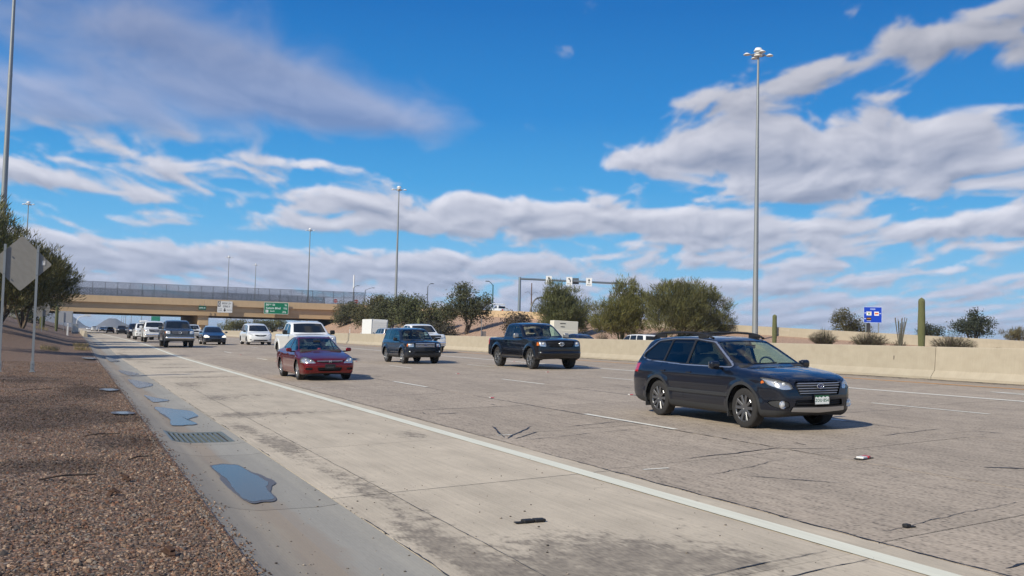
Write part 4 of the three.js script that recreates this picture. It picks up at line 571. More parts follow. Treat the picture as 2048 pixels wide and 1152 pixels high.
tree({ at: onBank(47.6, -183), lobes: [[0, 4.3, 0, 3.0, 2.4, 2], [1.2, 6.0, 0, 2.1, 1.6, 1.5], [-2.2, 3.0, 0, 2.3, 1.7, 1.6]], style: 'leaf', count: 12000, col: [0.105, 0.098, 0.030], seed: 107, size: 1.6, trunks: 3, name: 'dark_leafy_tree', label: 'brownish-green tree left of the second mast', group: 'dark leafy trees by the overpass' });
tree({ at: onBank(50.6, -216), lobes: [[0, 2.8, 0, 2.6, 2.2, 2.2], [2.0, 3.4, 0, 2.2, 1.9, 2], [-0.9, 1.4, 0, 2.2, 1.3, 1.9]], style: 'leaf', count: 12000, col: [0.086, 0.088, 0.032], seed: 108, size: 1.7, trunks: 3, name: 'dark_leafy_tree', label: 'bushy tree covering the right end of the overpass girder', group: 'dark leafy trees by the overpass' });
tree({ at: onBank(50.5, -123), lobes: [[0, 1.6, 0, 1.7, 1.4, 1.5], [1.5, 1.9, 0, 1.2, 1.2, 1.1], [-1.0, 1.1, 0, 1.1, 0.9, 1]], style: 'leaf', count: 3600, col: [0.070, 0.052, 0.034], seed: 109, size: 1.35, trunks: 3, name: 'brown_shrub', label: 'brownish open shrub between the slim post and the black pickup', category: 'shrub' });
tree({ at: onBank(46.4, -141), lobes: [[0, 1.2, 0, 1.9, 1.2, 1.5], [1.6, 1.0, 0, 1.5, 0.9, 1.2], [-2.0, 1.4, 0, 1.6, 1.2, 1.4]], style: 'leaf', count: 4200, col: [0.062, 0.055, 0.032], seed: 110, size: 1.35, trunks: 2, name: 'brown_shrub', label: 'low brown-green shrubs at the foot of the dense dark tree', category: 'shrub' });
// trees beyond the overpass, seen below it
for (const [x, z, s, sd, lab, c] of [[41, -318, 1.0, 120, 'round pale green tree seen under the overpass, beside the pier', olive], [49.5, -322, 1.0, 121, 'olive tree seen under the overpass, middle one', [0.105, 0.108, 0.045]], [55.5, -326, 1.0, 122, 'dull green tree seen under the overpass, right one', dusty], [59, -306, 0.7, 123, 'small dark shrub seen under the overpass', ironwood]])
  tree({ at: [x, clamp((x - 46) / 30) * 3 - 0.1, z], lobes: [[0, 3.0 * s, 0, 3.4 * s, 2.0 * s, 3 * s], [2 * s, 3.6 * s, 0, 2.2 * s, 1.6 * s, 2 * s], [-2.2 * s, 2.6 * s, 0, 2.2 * s, 1.5 * s, 2 * s]], style: 'leaf', count: 4200, col: c, seed: sd, size: 2.1, trunks: 3, name: 'far_tree', label: lab, group: 'trees beyond the overpass' });
// trees on the left verge, shading the road
const onVerge = (x, z) => [x, vergeY(x, z) - 0.05, z];
tree({ at: onVerge(-9.8, -72), lobes: [[0, 4.8, 0, 2.5, 2.3, 2.6], [-2.8, 5.0, 0, 2.6, 2.6, 2.6], [2.0, 4.0, -0.6, 1.9, 1.9, 2.2], [0.6, 2.8, 0.5, 2.0, 1.3, 2.0], [-0.8, 6.5, 0, 2.1, 1.3, 2.0]], style: 'strand', count: 26000, col: [0.128, 0.120, 0.034], seed: 131, size: 0.95, trunks: 4, name: 'roadside_tree', label: 'feathery tree directly behind the diamond sign', group: 'trees on the left verge' });
tree({ at: onVerge(-9.2, -90), lobes: [[0.4, 4.4, 0, 2.6, 2.1, 2.8], [2.2, 3.8, 0, 2.0, 1.8, 2.2], [-2.0, 5.2, 0, 2.6, 2.4, 2.6], [1.0, 2.6, 0, 2.0, 1.0, 2.0]], style: 'strand', count: 20000, col: [0.115, 0.110, 0.034], seed: 132, size: 1.15, trunks: 3, name: 'roadside_tree', label: 'tree with arching twigs in front of the overpass end', group: 'trees on the left verge' });
tree({ at: onVerge(-10.9, -54), lobes: [[0, 5.2, 0, 2.6, 2.4, 2.6], [1.5, 4.0, 0, 1.6, 1.6, 1.8], [-1.5, 6.4, 0, 2.4, 1.6, 2.2]], style: 'strand', count: 15000, col: dusty, seed: 133, size: 1.0, trunks: 3, name: 'roadside_tree', label: 'tree at the left edge, mostly hidden by the diamond sign', group: 'trees on the left verge' });
tree({ at: onVerge(-15.0, -80), lobes: [[0, 5.0, 0, 3.2, 3.0, 3], [2.4, 3.0, 0, 2.4, 2.0, 2.4]], style: 'leaf', count: 12000, col: ironwood, seed: 136, size: 1.3, trunks: 3, name: 'roadside_tree', label: 'dark tree filling the gap left of the sign posts', group: 'trees on the left verge' });
tree({ at: onVerge(-12.5, -118), lobes: [[0, 4.2, 0, 3.2, 2.8, 3], [2.6, 3.0, 0, 2.4, 2.0, 2.4], [-1.5, 2.4, 0, 2.6, 1.8, 2.4]], style: 'leaf', count: 9000, col: ironwood, seed: 134, size: 1.4, trunks: 3, name: 'roadside_tree', label: 'shaded dark tree low between the sign posts', group: 'trees on the left verge' });
tree({ at: onVerge(-11.8, -182), lobes: [[0, 3.4, 0, 2.8, 2.4, 2.6], [3.2, 3.2, 0, 1.8, 1.4, 1.8], [-1, 1.8, 0, 2.6, 1.6, 2.4]], style: 'leaf', count: 6000, col: ironwood, seed: 135, size: 1.7, trunks: 3, name: 'roadside_tree', label: 'dark tree under the left end of the overpass', group: 'trees on the left verge' });
// behind the ramp wall at the right
tree({ at: [74.2, rampY(-85) - 0.8, -85], lobes: [[0, 2.3, 0, 1.7, 1.3, 1.5], [-0.7, 3.2, 0, 0.9, 1.0, 0.9], [1.5, 1.7, 0, 1.3, 1.1, 1.2], [2.9, 1.3, 0, 1.0, 0.8, 1]], style: 'leaf', count: 5200, col: [0.095, 0.085, 0.022], seed: 141, size: 0.95, trunks: 3, name: 'golden_shrub', label: 'yellow-green shrub behind the blue services sign', category: 'shrub' });
tree({ at: [87.4, 1.1, -79.1], lobes: [[-1.3, 2.9, 0, 1.4, 0.9, 1.3], [1.2, 2.8, 0, 1.5, 1.0, 1.3], [0.1, 4.0, 0, 0.75, 0.95, 0.7], [2.2, 3.6, 0, 0.55, 0.6, 0.55], [-1.9, 3.5, 0, 0.55, 0.6, 0.5]], style: 'leaf', count: 6500, col: [0.036, 0.048, 0.020], seed: 142, size: 1.1, trunks: 4, name: 'dark_wall_tree', label: 'dark spiky-topped tree above the ramp wall, right of the tall cactus', });
tree({ at: [83.4, 1.4, -81.2], lobes: [[0, 2.0, 0, 1.3, 0.6, 1.2], [-1.6, 1.9, 0, 0.7, 0.6, 0.7], [-1.2, 2.4, 0, 0.35, 0.5, 0.35]], style: 'leaf', count: 2600, col: [0.040, 0.050, 0.022], seed: 143, size: 1.0, trunks: 3, name: 'dark_wall_tree', label: 'low dark bush above the ramp wall, left of the spiky-topped tree' });
tree({ at: [91.6, 0.6, -76.6], lobes: [[0, 2.5, 0, 1.5, 0.7, 1.2], [-1.9, 2.3, 0, 0.9, 0.5, 0.8]], style: 'strand', count: 2200, col: [0.13, 0.11, 0.045], seed: 144, size: 0.9, trunks: 3, name: 'golden_shrub', label: 'tan-green shrub above the ramp wall at the right edge', category: 'shrub' });
tree({ at: [73, 5.0, -152], lobes: [[0, 1.4, 0, 2.0, 1.2, 1.5], [2.4, 1.2, 0, 1.4, 1.0, 1.2], [-2.0, 0.9, 0, 1.4, 0.7, 1.2]], style: 'leaf', count: 3000, col: ironwood, seed: 145, size: 1.3, trunks: 2, name: 'dark_wall_tree', label: 'dark bushes above the tan wall, left of the gantry post' });
tree({ at: [77.5, 3.9, -122], lobes: [[0, 1.8, 0, 1.2, 1.2, 1.1], [0.9, 1.1, 0, 1.0, 0.8, 0.9]], style: 'leaf', count: 2400, col: [0.05, 0.06, 0.035], seed: 146, size: 1.2, trunks: 2, name: 'dark_wall_tree', label: 'small grey-green tree behind the guard rail' });
// dry shrubs in the strip behind the median wall
function twigShrub(x, z, w, h, n, seed, label, col = [0.085, 0.066, 0.052]) {
  const R = rand(seed), g = new THREE.Group(), list = [], stems = [], foot = new THREE.Vector3();
  for (let k = 0; k < n; k++) { const a = R() * 6.2832, sp = Math.pow(R(), 0.6), tip = new THREE.Vector3(Math.cos(a) * w * sp, h * (0.55 + 0.5 * R()) * (1.05 - 0.45 * sp), Math.sin(a) * w * sp); const m = 5; let o = new THREE.Vector3(tip.x * 0.12, 0, tip.z * 0.12); const t0 = o.clone(); for (let i = 0; i < m; i++) { const t = (i + 1) / m, v = t0.clone().lerp(tip, t); v.x += (R() - 0.5) * 0.12; v.z += (R() - 0.5) * 0.12; v.y += (R() - 0.5) * 0.08; const d = v.clone().sub(o), l = d.length(); d.normalize(); const s = new THREE.Vector3().crossVectors(d, new THREE.Vector3(R() - 0.5, R() - 0.5, R() - 0.5)).normalize(), q = 0.65 + 0.7 * R(), green = t > 0.5 && R() < 0.4; list.push([o.clone(), d, s, l * 1.15, 0.022 + 0.02 * (1 - t), green ? [0.07 * q, 0.072 * q, 0.035 * q] : col.map((c) => c * q)]); o = v; } }
  for (let k = 0; k < 7; k++) stems.push(limb(foot, new THREE.Vector3((R() - 0.5) * w, h * 0.5, (R() - 0.5) * w), 0.03, 0.01, R));
  leafMesh(list, 'twigs', twigMat, g); mesh('stems', merge(stems), barkMat, g); g.position.set(x, bankY(x, z) - 0.03, z); place(g, 'dry_shrub', label, 'shrub', 'dry shrubs behind the median wall');
}
twigShrub(54, -66, 1.35, 1.7, 800, 151, 'dry brown shrub behind the median wall, left one under the mast', undefined);
twigShrub(54, -60.6, 1.7, 1.75, 950, 152, 'dry brown shrub behind the median wall, below the blue sign');
twigShrub(54, -52.3, 1.75, 1.8, 950, 153, 'dry dark shrub behind the median wall, right of the tall cactus');
twigShrub(54.5, -58.0, 0.7, 1.1, 220, 154, 'small dry shrub left of the bare ocotillo stems');
twigShrub(55, -49.4, 0.8, 0.8, 180, 155, 'tiny dry shrub at the far right behind the median wall');
twigShrub(48.5, -95, 0.9, 1.6, 260, 156, 'pale bare twiggy shrub under the round green tree', [0.26, 0.20, 0.16]);
{ // ocotillo: bare upright canes
  const R = rand(161), g = new THREE.Group(), m = matte(0.12, 0.115, 0.085, 0.9); for (let k = 0; k < 12; k++) { const a = R() * 6.28, s = 0.25 + 0.75 * R(); mesh('cane', tube([[0, 0, 0], [Math.cos(a) * 0.25 * s, 1.2, Math.sin(a) * 0.25 * s], [Math.cos(a) * 0.55 * s, 2.3 + 0.5 * R(), Math.sin(a) * 0.55 * s]], 0.028, 8, 5), m, g); } g.position.set(54, bankY(54, -57.4) - 0.05, -57.4); place(g, 'ocotillo', 'bare upright ocotillo canes left of the tall cactus', 'plant');
}
// saguaros: ribbed columns with rounded tops
const saguaroSkin = new THREE.MeshStandardMaterial({ color: lin(0.125, 0.135, 0.062), roughness: 0.85, map: dataTex(64, 128, (i, j, o) => { const v = 0.85 + 0.3 * noise(i / 4, j / 6) + 0.2 * noise(i / 9, j / 30); o[0] = v; o[1] = v; o[2] = v * 0.9; }) });
function saguaro(x, y, z, h, r, label, lean = 0) {
  const ribs = 16, rings = 30, p = [], uv = [], idx = [], cols = ribs * 4;
  for (let j = 0; j <= rings; j++) { const t = j / rings, yy = h * t, cap = t > 0.93 ? Math.sqrt(Math.max(0, 1 - ((t - 0.93) / 0.07) ** 2)) : 1, rad = r * (0.78 + 0.34 * Math.sin(Math.min(1, t * 1.25) * 2.4)) * cap; for (let i = 0; i <= cols; i++) { const a = i / cols * 6.2832, q = rad * (1 - 0.13 * (0.5 + 0.5 * Math.cos(a * ribs)) ); p.push(Math.cos(a) * q + lean * t * t, yy, Math.sin(a) * q); uv.push(i / cols * 4, yy); } }
  for (let j = 0; j < rings; j++) for (let i = 0; i < cols; i++) { const a = j * (cols + 1) + i; idx.push(a, a + cols + 1, a + 1, a + 1, a + cols + 1, a + cols + 2); }
  const g = new THREE.BufferGeometry(); g.setAttribute('position', new THREE.Float32BufferAttribute(p, 3)); g.setAttribute('uv', new THREE.Float32BufferAttribute(uv, 2)); g.setIndex(idx); g.computeVertexNormals();
  const o = mesh('s', g, saguaroSkin); o.position.set(x, y, z); place(o, 'saguaro_cactus', label, 'cactus', 'saguaro columns');
}
saguaro(52, bankY(52, -53.4) - 0.1, -53.4, 4.5, 0.24, 'tallest saguaro column, standing behind the median wall at the right');
saguaro(52, bankY(52, -70) - 0.1, -70, 3.1, 0.19, 'shorter saguaro column just right of the tall mast');
saguaro(46.2, bankY(46.2, -168) - 0.1, -168, 5.4, 0.3, 'saguaro column in front of the trees beside the overpass');
saguaro(44.6, bankY(44.6, -150) - 0.1, -147, 4.0, 0.24, 'slim saguaro among the dark trees, left of the dense one');
saguaro(-8.7, vergeY(-8.7, -128) - 0.1, -128, 2.9, 0.28, 'short saguaro under the left trees');
saguaro(-7.5, vergeY(-7.5, -150) - 0.1, -150, 3.6, 0.2, 'thin saguaro left of the overpass opening');
// grass tufts and dry weeds by the curb
{
  const tuft = (x, z, r, h, n, seed, label) => { const R = rand(seed), list = []; for (let k = 0; k < n; k++) { const a = R() * 6.28, q = r * Math.sqrt(R()), d = new THREE.Vector3((R() - 0.5) * 0.9, 1, (R() - 0.5) * 0.9).normalize(), s = new THREE.Vector3().crossVectors(d, new THREE.Vector3(R() - 0.5, 0, R() - 0.5)).normalize(), v = 0.7 + 0.6 * R(), gx = Math.cos(a) * q, gz = Math.sin(a) * q; list.push([new THREE.Vector3(gx, vergeY(x + gx, z + gz) - vergeY(x, z), gz), d, s, h * (0.5 + 0.7 * R()), 0.014, [0.24 * v, 0.19 * v, 0.085 * v]]); } const o = leafMesh(list, 'weeds', twigMat); o.position.set(x, vergeY(x, z), z); place(o, 'dry_weed', label, 'weeds', 'dry weeds along the gravel'); };
  tuft(-4.75, -63, 0.5, 0.28, 260, 171, 'dry yellow weeds on the gravel edge in the tree shade, nearer patch'); tuft(-4.8, -71, 0.5, 0.3, 240, 172, 'dry yellow weeds on the gravel edge in the tree shade, farther patch'); tuft(-6.4, -58, 0.5, 0.35, 220, 173, 'dry weed clump on the shaded gravel behind the sign posts'); tuft(-8.6, -116, 0.9, 0.5, 260, 174, 'yellow-green weeds at the foot of the short saguaro');
}
// ================================================================== vehicles
// A body is the smooth meeting of its side outline, its plan and its cross-section, meshed and then cut along the edges of panes, lamps, grilles and doors.
const smax = (a, b, k) => { const h = Math.max(k - Math.abs(a - b), 0) / k; return Math.max(a, b) + h * h * k * 0.25; };
const smin = (a, b, k) => -smax(-a, -b, k);
function chaikin(pts, n) { for (let k = 0; k < n; k++) { const o = []; for (let i = 0; i < pts.length; i++) { const a = pts[i], b = pts[(i + 1) % pts.length]; o.push([0.8 * a[0] + 0.2 * b[0], 0.8 * a[1] + 0.2 * b[1]], [0.2 * a[0] + 0.8 * b[0], 0.2 * a[1] + 0.8 * b[1]]); } pts = o; } return pts; }
function polyDist(pts, u, v) { let d = 1e9, inside = false; for (let i = 0, j = pts.length - 1; i < pts.length; j = i++) { const ax = pts[j][0], ay = pts[j][1], bx = pts[i][0] - ax, by = pts[i][1] - ay, px = u - ax, py = v - ay, t = clamp((px * bx + py * by) / (bx * bx + by * by + 1e-12)), ex = px - bx * t, ey = py - by * t, q = ex * ex + ey * ey; if (q < d) d = q; if ((pts[i][1] > v) !== (pts[j][1] > v) && u < (pts[j][0] - pts[i][0]) * (v - pts[i][1]) / (pts[j][1] - pts[i][1]) + pts[i][0]) inside = !inside; } return inside ? -Math.sqrt(d) : Math.sqrt(d); }
function roundPoly(pts, r) { const o = [], n = pts.length; for (let i = 0; i < n; i++) { const p = pts[(i + n - 1) % n], c = pts[i], q = pts[(i + 1) % n], la = Math.hypot(p[0] - c[0], p[1] - c[1]), lb = Math.hypot(q[0] - c[0], q[1] - c[1]); if (la < 1e-6 || lb < 1e-6) { o.push(c); continue; } const ta = Math.min(r / la, 0.45), tb = Math.min(r / lb, 0.45), a = [mix(c[0], p[0], ta), mix(c[1], p[1], ta)], b = [mix(c[0], q[0], tb), mix(c[1], q[1], tb)]; for (let k = 0; k <= 4; k++) { const t = k / 4, u = 1 - t; o.push([u * u * a[0] + 2 * u * t * c[0] + t * t * b[0], u * u * a[1] + 2 * u * t * c[1] + t * t * b[1]]); } } return o; }
const region = (pts, soft = 1) => { const q = soft ? roundPoly(pts, 0.035 * soft) : pts, us = q.map((p) => p[0]), vs = q.map((p) => p[1]), u0 = Math.min(...us), u1 = Math.max(...us), v0 = Math.min(...vs), v1 = Math.max(...vs); return (u, v) => { const d = Math.max(u0 - u, u - u1, v0 - v, v - v1); return d > 0.06 ? d : polyDist(q, u, v); }; };
function distTable(pts, z0, z1, y0, y1, h) { const nz = Math.ceil((z1 - z0) / h) + 1, ny = Math.ceil((y1 - y0) / h) + 1, t = new Float32Array(nz * ny); for (let j = 0; j < ny; j++) for (let i = 0; i < nz; i++) t[j * nz + i] = polyDist(pts, z0 + i * h, y0 + j * h); return (z, y) => { let a = (z - z0) / h, b = (y - y0) / h; a = clamp(a, 0, nz - 1.001); b = clamp(b, 0, ny - 1.001); const i = a | 0, j = b | 0, u = a - i, v = b - j, k = j * nz + i; return (t[k] * (1 - u) + t[k + 1] * u) * (1 - v) + (t[k + nz] * (1 - u) + t[k + nz + 1] * u) * v; }; }
function surfaceNet(f, lo, hi, h) {
  const n = [0, 1, 2].map((a) => Math.ceil((hi[a] - lo[a]) / h) + 1), [nx, ny, nz] = n, val = new Float32Array(nx * ny * nz), id = new Int32Array(nx * ny * nz).fill(-1), P = [], tri = [];
  for (let k = 0; k < nz; k++) for (let j = 0; j < ny; j++) for (let i = 0; i < nx; i++) val[(k * ny + j) * nx + i] = f(lo[0] + i * h, lo[1] + j * h, lo[2] + k * h);
  const at = (i, j, k) => (k * ny + j) * nx + i, E = [[0, 1], [0, 2], [0, 4], [1, 3], [1, 5], [2, 3], [2, 6], [3, 7], [4, 5], [4, 6], [5, 7], [6, 7]];
  for (let k = 0; k < nz - 1; k++) for (let j = 0; j < ny - 1; j++) for (let i = 0; i < nx - 1; i++) {
    const c = [at(i, j, k), at(i + 1, j, k), at(i, j + 1, k), at(i + 1, j + 1, k), at(i, j, k + 1), at(i + 1, j, k + 1), at(i, j + 1, k + 1), at(i + 1, j + 1, k + 1)];
    let neg = 0; for (let q = 0; q < 8; q++) if (val[c[q]] < 0) neg++; if (neg === 0 || neg === 8) continue;
    let x = 0, y = 0, z = 0, m = 0; for (const [a, b] of E) { const va = val[c[a]], vb = val[c[b]]; if ((va < 0) !== (vb < 0)) { const t = va / (va - vb); x += (a & 1) + t * ((b & 1) - (a & 1)); y += ((a >> 1) & 1) + t * (((b >> 1) & 1) - ((a >> 1) & 1)); z += (a >> 2) + t * ((b >> 2) - (a >> 2)); m++; } }
    id[at(i, j, k)] = P.length / 3; P.push(lo[0] + (i + x / m) * h, lo[1] + (j + y / m) * h, lo[2] + (k + z / m) * h);
  }
  const quad = (a, b, c, d, flip) => { if (a < 0 || b < 0 || c < 0 || d < 0) return; if (flip) tri.push(a, c, b, a, d, c); else tri.push(a, b, c, a, c, d); };
  for (let k = 1; k < nz - 1; k++) for (let j = 1; j < ny - 1; j++) for (let i = 1; i < nx - 1; i++) {
    const v = val[at(i, j, k)] < 0;
    if (v !== (val[at(i + 1, j, k)] < 0)) quad(id[at(i, j - 1, k - 1)], id[at(i, j, k - 1)], id[at(i, j, k)], id[at(i, j - 1, k)], !v);
    if (v !== (val[at(i, j + 1, k)] < 0)) quad(id[at(i - 1, j, k - 1)], id[at(i - 1, j, k)], id[at(i, j, k)], id[at(i, j, k - 1)], !v);
    if (v !== (val[at(i, j, k + 1)] < 0)) quad(id[at(i - 1, j - 1, k)], id[at(i, j - 1, k)], id[at(i, j, k)], id[at(i - 1, j, k)], !v);
  }
  const N = new Float32Array(P.length), e = 0.012;
  for (let i = 0; i < P.length; i += 3) {
    for (let it = 0; it < 2; it++) { const x = P[i], y = P[i + 1], z = P[i + 2], q = f(x, y, z), gx = (f(x + e, y, z) - f(x - e, y, z)) / (2 * e), gy = (f(x, y + e, z) - f(x, y - e, z)) / (2 * e), gz = (f(x, y, z + e) - f(x, y, z - e)) / (2 * e), g2 = gx * gx + gy * gy + gz * gz + 1e-9, s = clamp(q / g2, -0.5 * h, 0.5 * h); P[i] -= gx * s; P[i + 1] -= gy * s; P[i + 2] -= gz * s; const l = Math.sqrt(g2); N[i] = gx / l; N[i + 1] = gy / l; N[i + 2] = gz / l; }
  }
  const out = []; for (let t = 0; t < tri.length; t++) { const k = tri[t] * 3; out.push(P[k], P[k + 1], P[k + 2], N[k], N[k + 1], N[k + 2]); }
  return out;                                            // triangle soup: x y z nx ny nz
}
function cut(soup, f) {                                  // [where f < 0, where f > 0, edge along f = 0]
  const A = [], B = [], seg = [], v = [0, 0, 0], L = (s, p, q, t) => { const o = []; for (let k = 0; k < 6; k++) o.push(s[p + k] + (s[q + k] - s[p + k]) * t); return o; };
  for (let i = 0; i < soup.length; i += 18) {
    for (let k = 0; k < 3; k++) { const o = i + 6 * k; v[k] = f(soup[o], soup[o + 1], soup[o + 2], soup[o + 3], soup[o + 4], soup[o + 5]); }
    const c = (v[0] < 0) + (v[1] < 0) + (v[2] < 0);
    if (c === 0 || c === 3) { const T = c ? A : B; for (let k = 0; k < 18; k++) T.push(soup[i + k]); continue; }
    let s = 0; for (let k = 0; k < 3; k++) if ((v[k] < 0) === (c === 1)) s = k;
    const a = i + 6 * s, b = i + 6 * ((s + 1) % 3), d = i + 6 * ((s + 2) % 3), va = v[s], vb = v[(s + 1) % 3], vd = v[(s + 2) % 3];
    const ab = L(soup, a, b, va / (va - vb)), ad = L(soup, a, d, va / (va - vd)), one = c === 1 ? A : B, two = c === 1 ? B : A;
    for (let k = 0; k < 6; k++) one.push(soup[a + k]); for (let k = 0; k < 6; k++) one.push(ab[k]); for (let k = 0; k < 6; k++) one.push(ad[k]);
    two.push(...ab); for (let k = 0; k < 6; k++) two.push(soup[b + k]); for (let k = 0; k < 6; k++) two.push(soup[d + k]);
    two.push(...ab); for (let k = 0; k < 6; k++) two.push(soup[d + k]); two.push(...ad);
    seg.push([ab, ad]);
  }
  return [A, B, seg];
}
function sink(soup, d) { const o = soup.slice(); for (let i = 0; i < o.length; i += 6) for (let k = 0; k < 3; k++) o[i + k] -= o[i + 3 + k] * d; return o; }
function walls(seg, d) { const o = []; for (const [a, b] of seg) { const a2 = a.slice(), b2 = b.slice(); for (let k = 0; k < 3; k++) { a2[k] -= a[3 + k] * d; b2[k] -= b[3 + k] * d; } const u = [b[0] - a[0], b[1] - a[1], b[2] - a[2]], w = [a[3], a[4], a[5]], n = [u[1] * w[2] - u[2] * w[1], u[2] * w[0] - u[0] * w[2], u[0] * w[1] - u[1] * w[0]], l = Math.hypot(...n) || 1; for (const q of [a, b, b2, a, b2, a2]) o.push(q[0], q[1], q[2], n[0] / l, n[1] / l, n[2] / l); } return o; }
function soupGeo(s) { const n = s.length / 6, p = new Float32Array(n * 3), q = new Float32Array(n * 3); for (let i = 0; i < n; i++) for (let k = 0; k < 3; k++) { p[3 * i + k] = s[6 * i + k]; q[3 * i + k] = s[6 * i + 3 + k]; } const g = new THREE.BufferGeometry(); g.setAttribute('position', new THREE.BufferAttribute(p, 3)); g.setAttribute('normal', new THREE.BufferAttribute(q, 3)); g.setAttribute('uv', new THREE.BufferAttribute(new Float32Array(n * 2), 2)); return g; }
function sides(s) { const a = [], b = []; for (let i = 0; i < s.length; i += 18) { const T = s[i] + s[i + 6] + s[i + 12] < 0 ? a : b; for (let k = 0; k < 18; k++) T.push(s[i + k]); } return [a, b]; }

// --- shared materials
const rubber = matte(0.022, 0.021, 0.021, 0.85), trimBlack = matte(0.010, 0.010, 0.011, 0.55), chrome = metal(0.78, 0.79, 0.80, 0.12), silver = metal(0.55, 0.56, 0.57, 0.3), cladGrey = matte(0.026, 0.027, 0.029, 0.65), cabinDark = matte(0.03, 0.03, 0.032, 0.9), seatMat = matte(0.09, 0.088, 0.085, 0.95), amber = matte(0.55, 0.13, 0.012, 0.3), tailRed = new THREE.MeshPhysicalMaterial({ color: lin(0.42, 0.01, 0.015), roughness: 0.15, clearcoat: 1 });
const clearGlass = new THREE.MeshPhysicalMaterial({ color: lin(0.74, 0.86, 0.80), roughness: 0.015, transmission: 1, thickness: 0, ior: 1.5 }), darkGlass = new THREE.MeshPhysicalMaterial({ color: lin(0.10, 0.12, 0.12), roughness: 0.015, transmission: 1, thickness: 0, ior: 1.5 }), midGlass = new THREE.MeshPhysicalMaterial({ color: lin(0.50, 0.62, 0.58), roughness: 0.015, transmission: 1, thickness: 0, ior: 1.5 });
const farGlass = new THREE.MeshPhysicalMaterial({ color: lin(0.012, 0.015, 0.018), roughness: 0.06, ior: 1.5 });
const lampLens = new THREE.MeshPhysicalMaterial({ color: lin(0.92, 0.93, 0.93), roughness: 0.04, transmission: 0.92, thickness: 0, ior: 1.5 }), lampBowl = metal(0.80, 0.81, 0.82, 0.22);
function paint(r, g, b, metallic = 0.35, rough = 0.38) { return new THREE.MeshPhysicalMaterial({ color: lin(r, g, b), metalness: metallic, roughness: rough, clearcoat: 1, clearcoatRoughness: 0.03, specularIntensity: 0.5 }); }

function wheelOf(R, width, style, rimMat) {              // axle along x, outer face toward +x
  const w = width / 2, tp = [[R * 0.66, -w * 0.92], [R * 0.72, -w], [R * 0.9, -w * 1.02], [R * 0.975, -w * 0.85], [R, -w * 0.6], [R * 1.0, w * 0.6], [R * 0.975, w * 0.85], [R * 0.9, w * 1.02], [R * 0.72, w], [R * 0.66, w * 0.92]].map((q) => new THREE.Vector2(...q));
  const tyre = new THREE.LatheGeometry(tp, 44); tyre.rotateZ(-Math.PI / 2);
  const rr = R * 0.665, bp = [[rr, -w * 0.9], [rr * 0.95, -w * 0.5], [rr * 0.93, w * 0.45], [rr * 0.95, w * 0.8], [rr, w * 0.93], [rr * 1.015, w * 0.86]].map((q) => new THREE.Vector2(...q)); const barrel = new THREE.LatheGeometry(bp, 40); barrel.rotateZ(-Math.PI / 2);
  const disc = new THREE.CylinderGeometry(rr * 0.93, rr * 0.93, 0.02, 32); disc.rotateZ(Math.PI / 2); disc.translate(w * 0.12, 0, 0);
  const parts = [barrel], N = style.n;
  for (let k = 0; k < N; k++) for (const t of style.twin ? [-1, 1] : [0]) {
    const a = (k / N) * 2 * Math.PI + t * (style.twin ?? 0) * 0.5, s = new THREE.Shape(), w0 = style.w0 * rr, w1 = style.w1 * rr; s.moveTo(-w0, rr * 0.12); s.lineTo(w0, rr * 0.12); s.lineTo(w1, rr * 0.97); s.lineTo(-w1, rr * 0.97); s.closePath();
    const g = new THREE.ExtrudeGeometry(s, { depth: 0.03, bevelEnabled: true, bevelSize: 0.006, bevelThickness: 0.006, bevelSegments: 1 }); g.rotateY(Math.PI / 2); const p = g.attributes.position; for (let i = 0; i < p.count; i++) { const rad = Math.hypot(p.getY(i), p.getZ(i)) / rr; p.setX(i, p.getX(i) + w * (0.62 - 0.18 * (1 - rad) * (1 - rad) + 0.04 * rad)); } g.rotateX(a); g.computeVertexNormals(); parts.push(g);
  }
  const hub = new THREE.CylinderGeometry(rr * 0.2, rr * 0.24, 0.05, 16); hub.rotateZ(-Math.PI / 2); hub.translate(w * 0.58, 0, 0); parts.push(hub);
  return { tyre, rim: merge(parts), disc, rimMat };
}
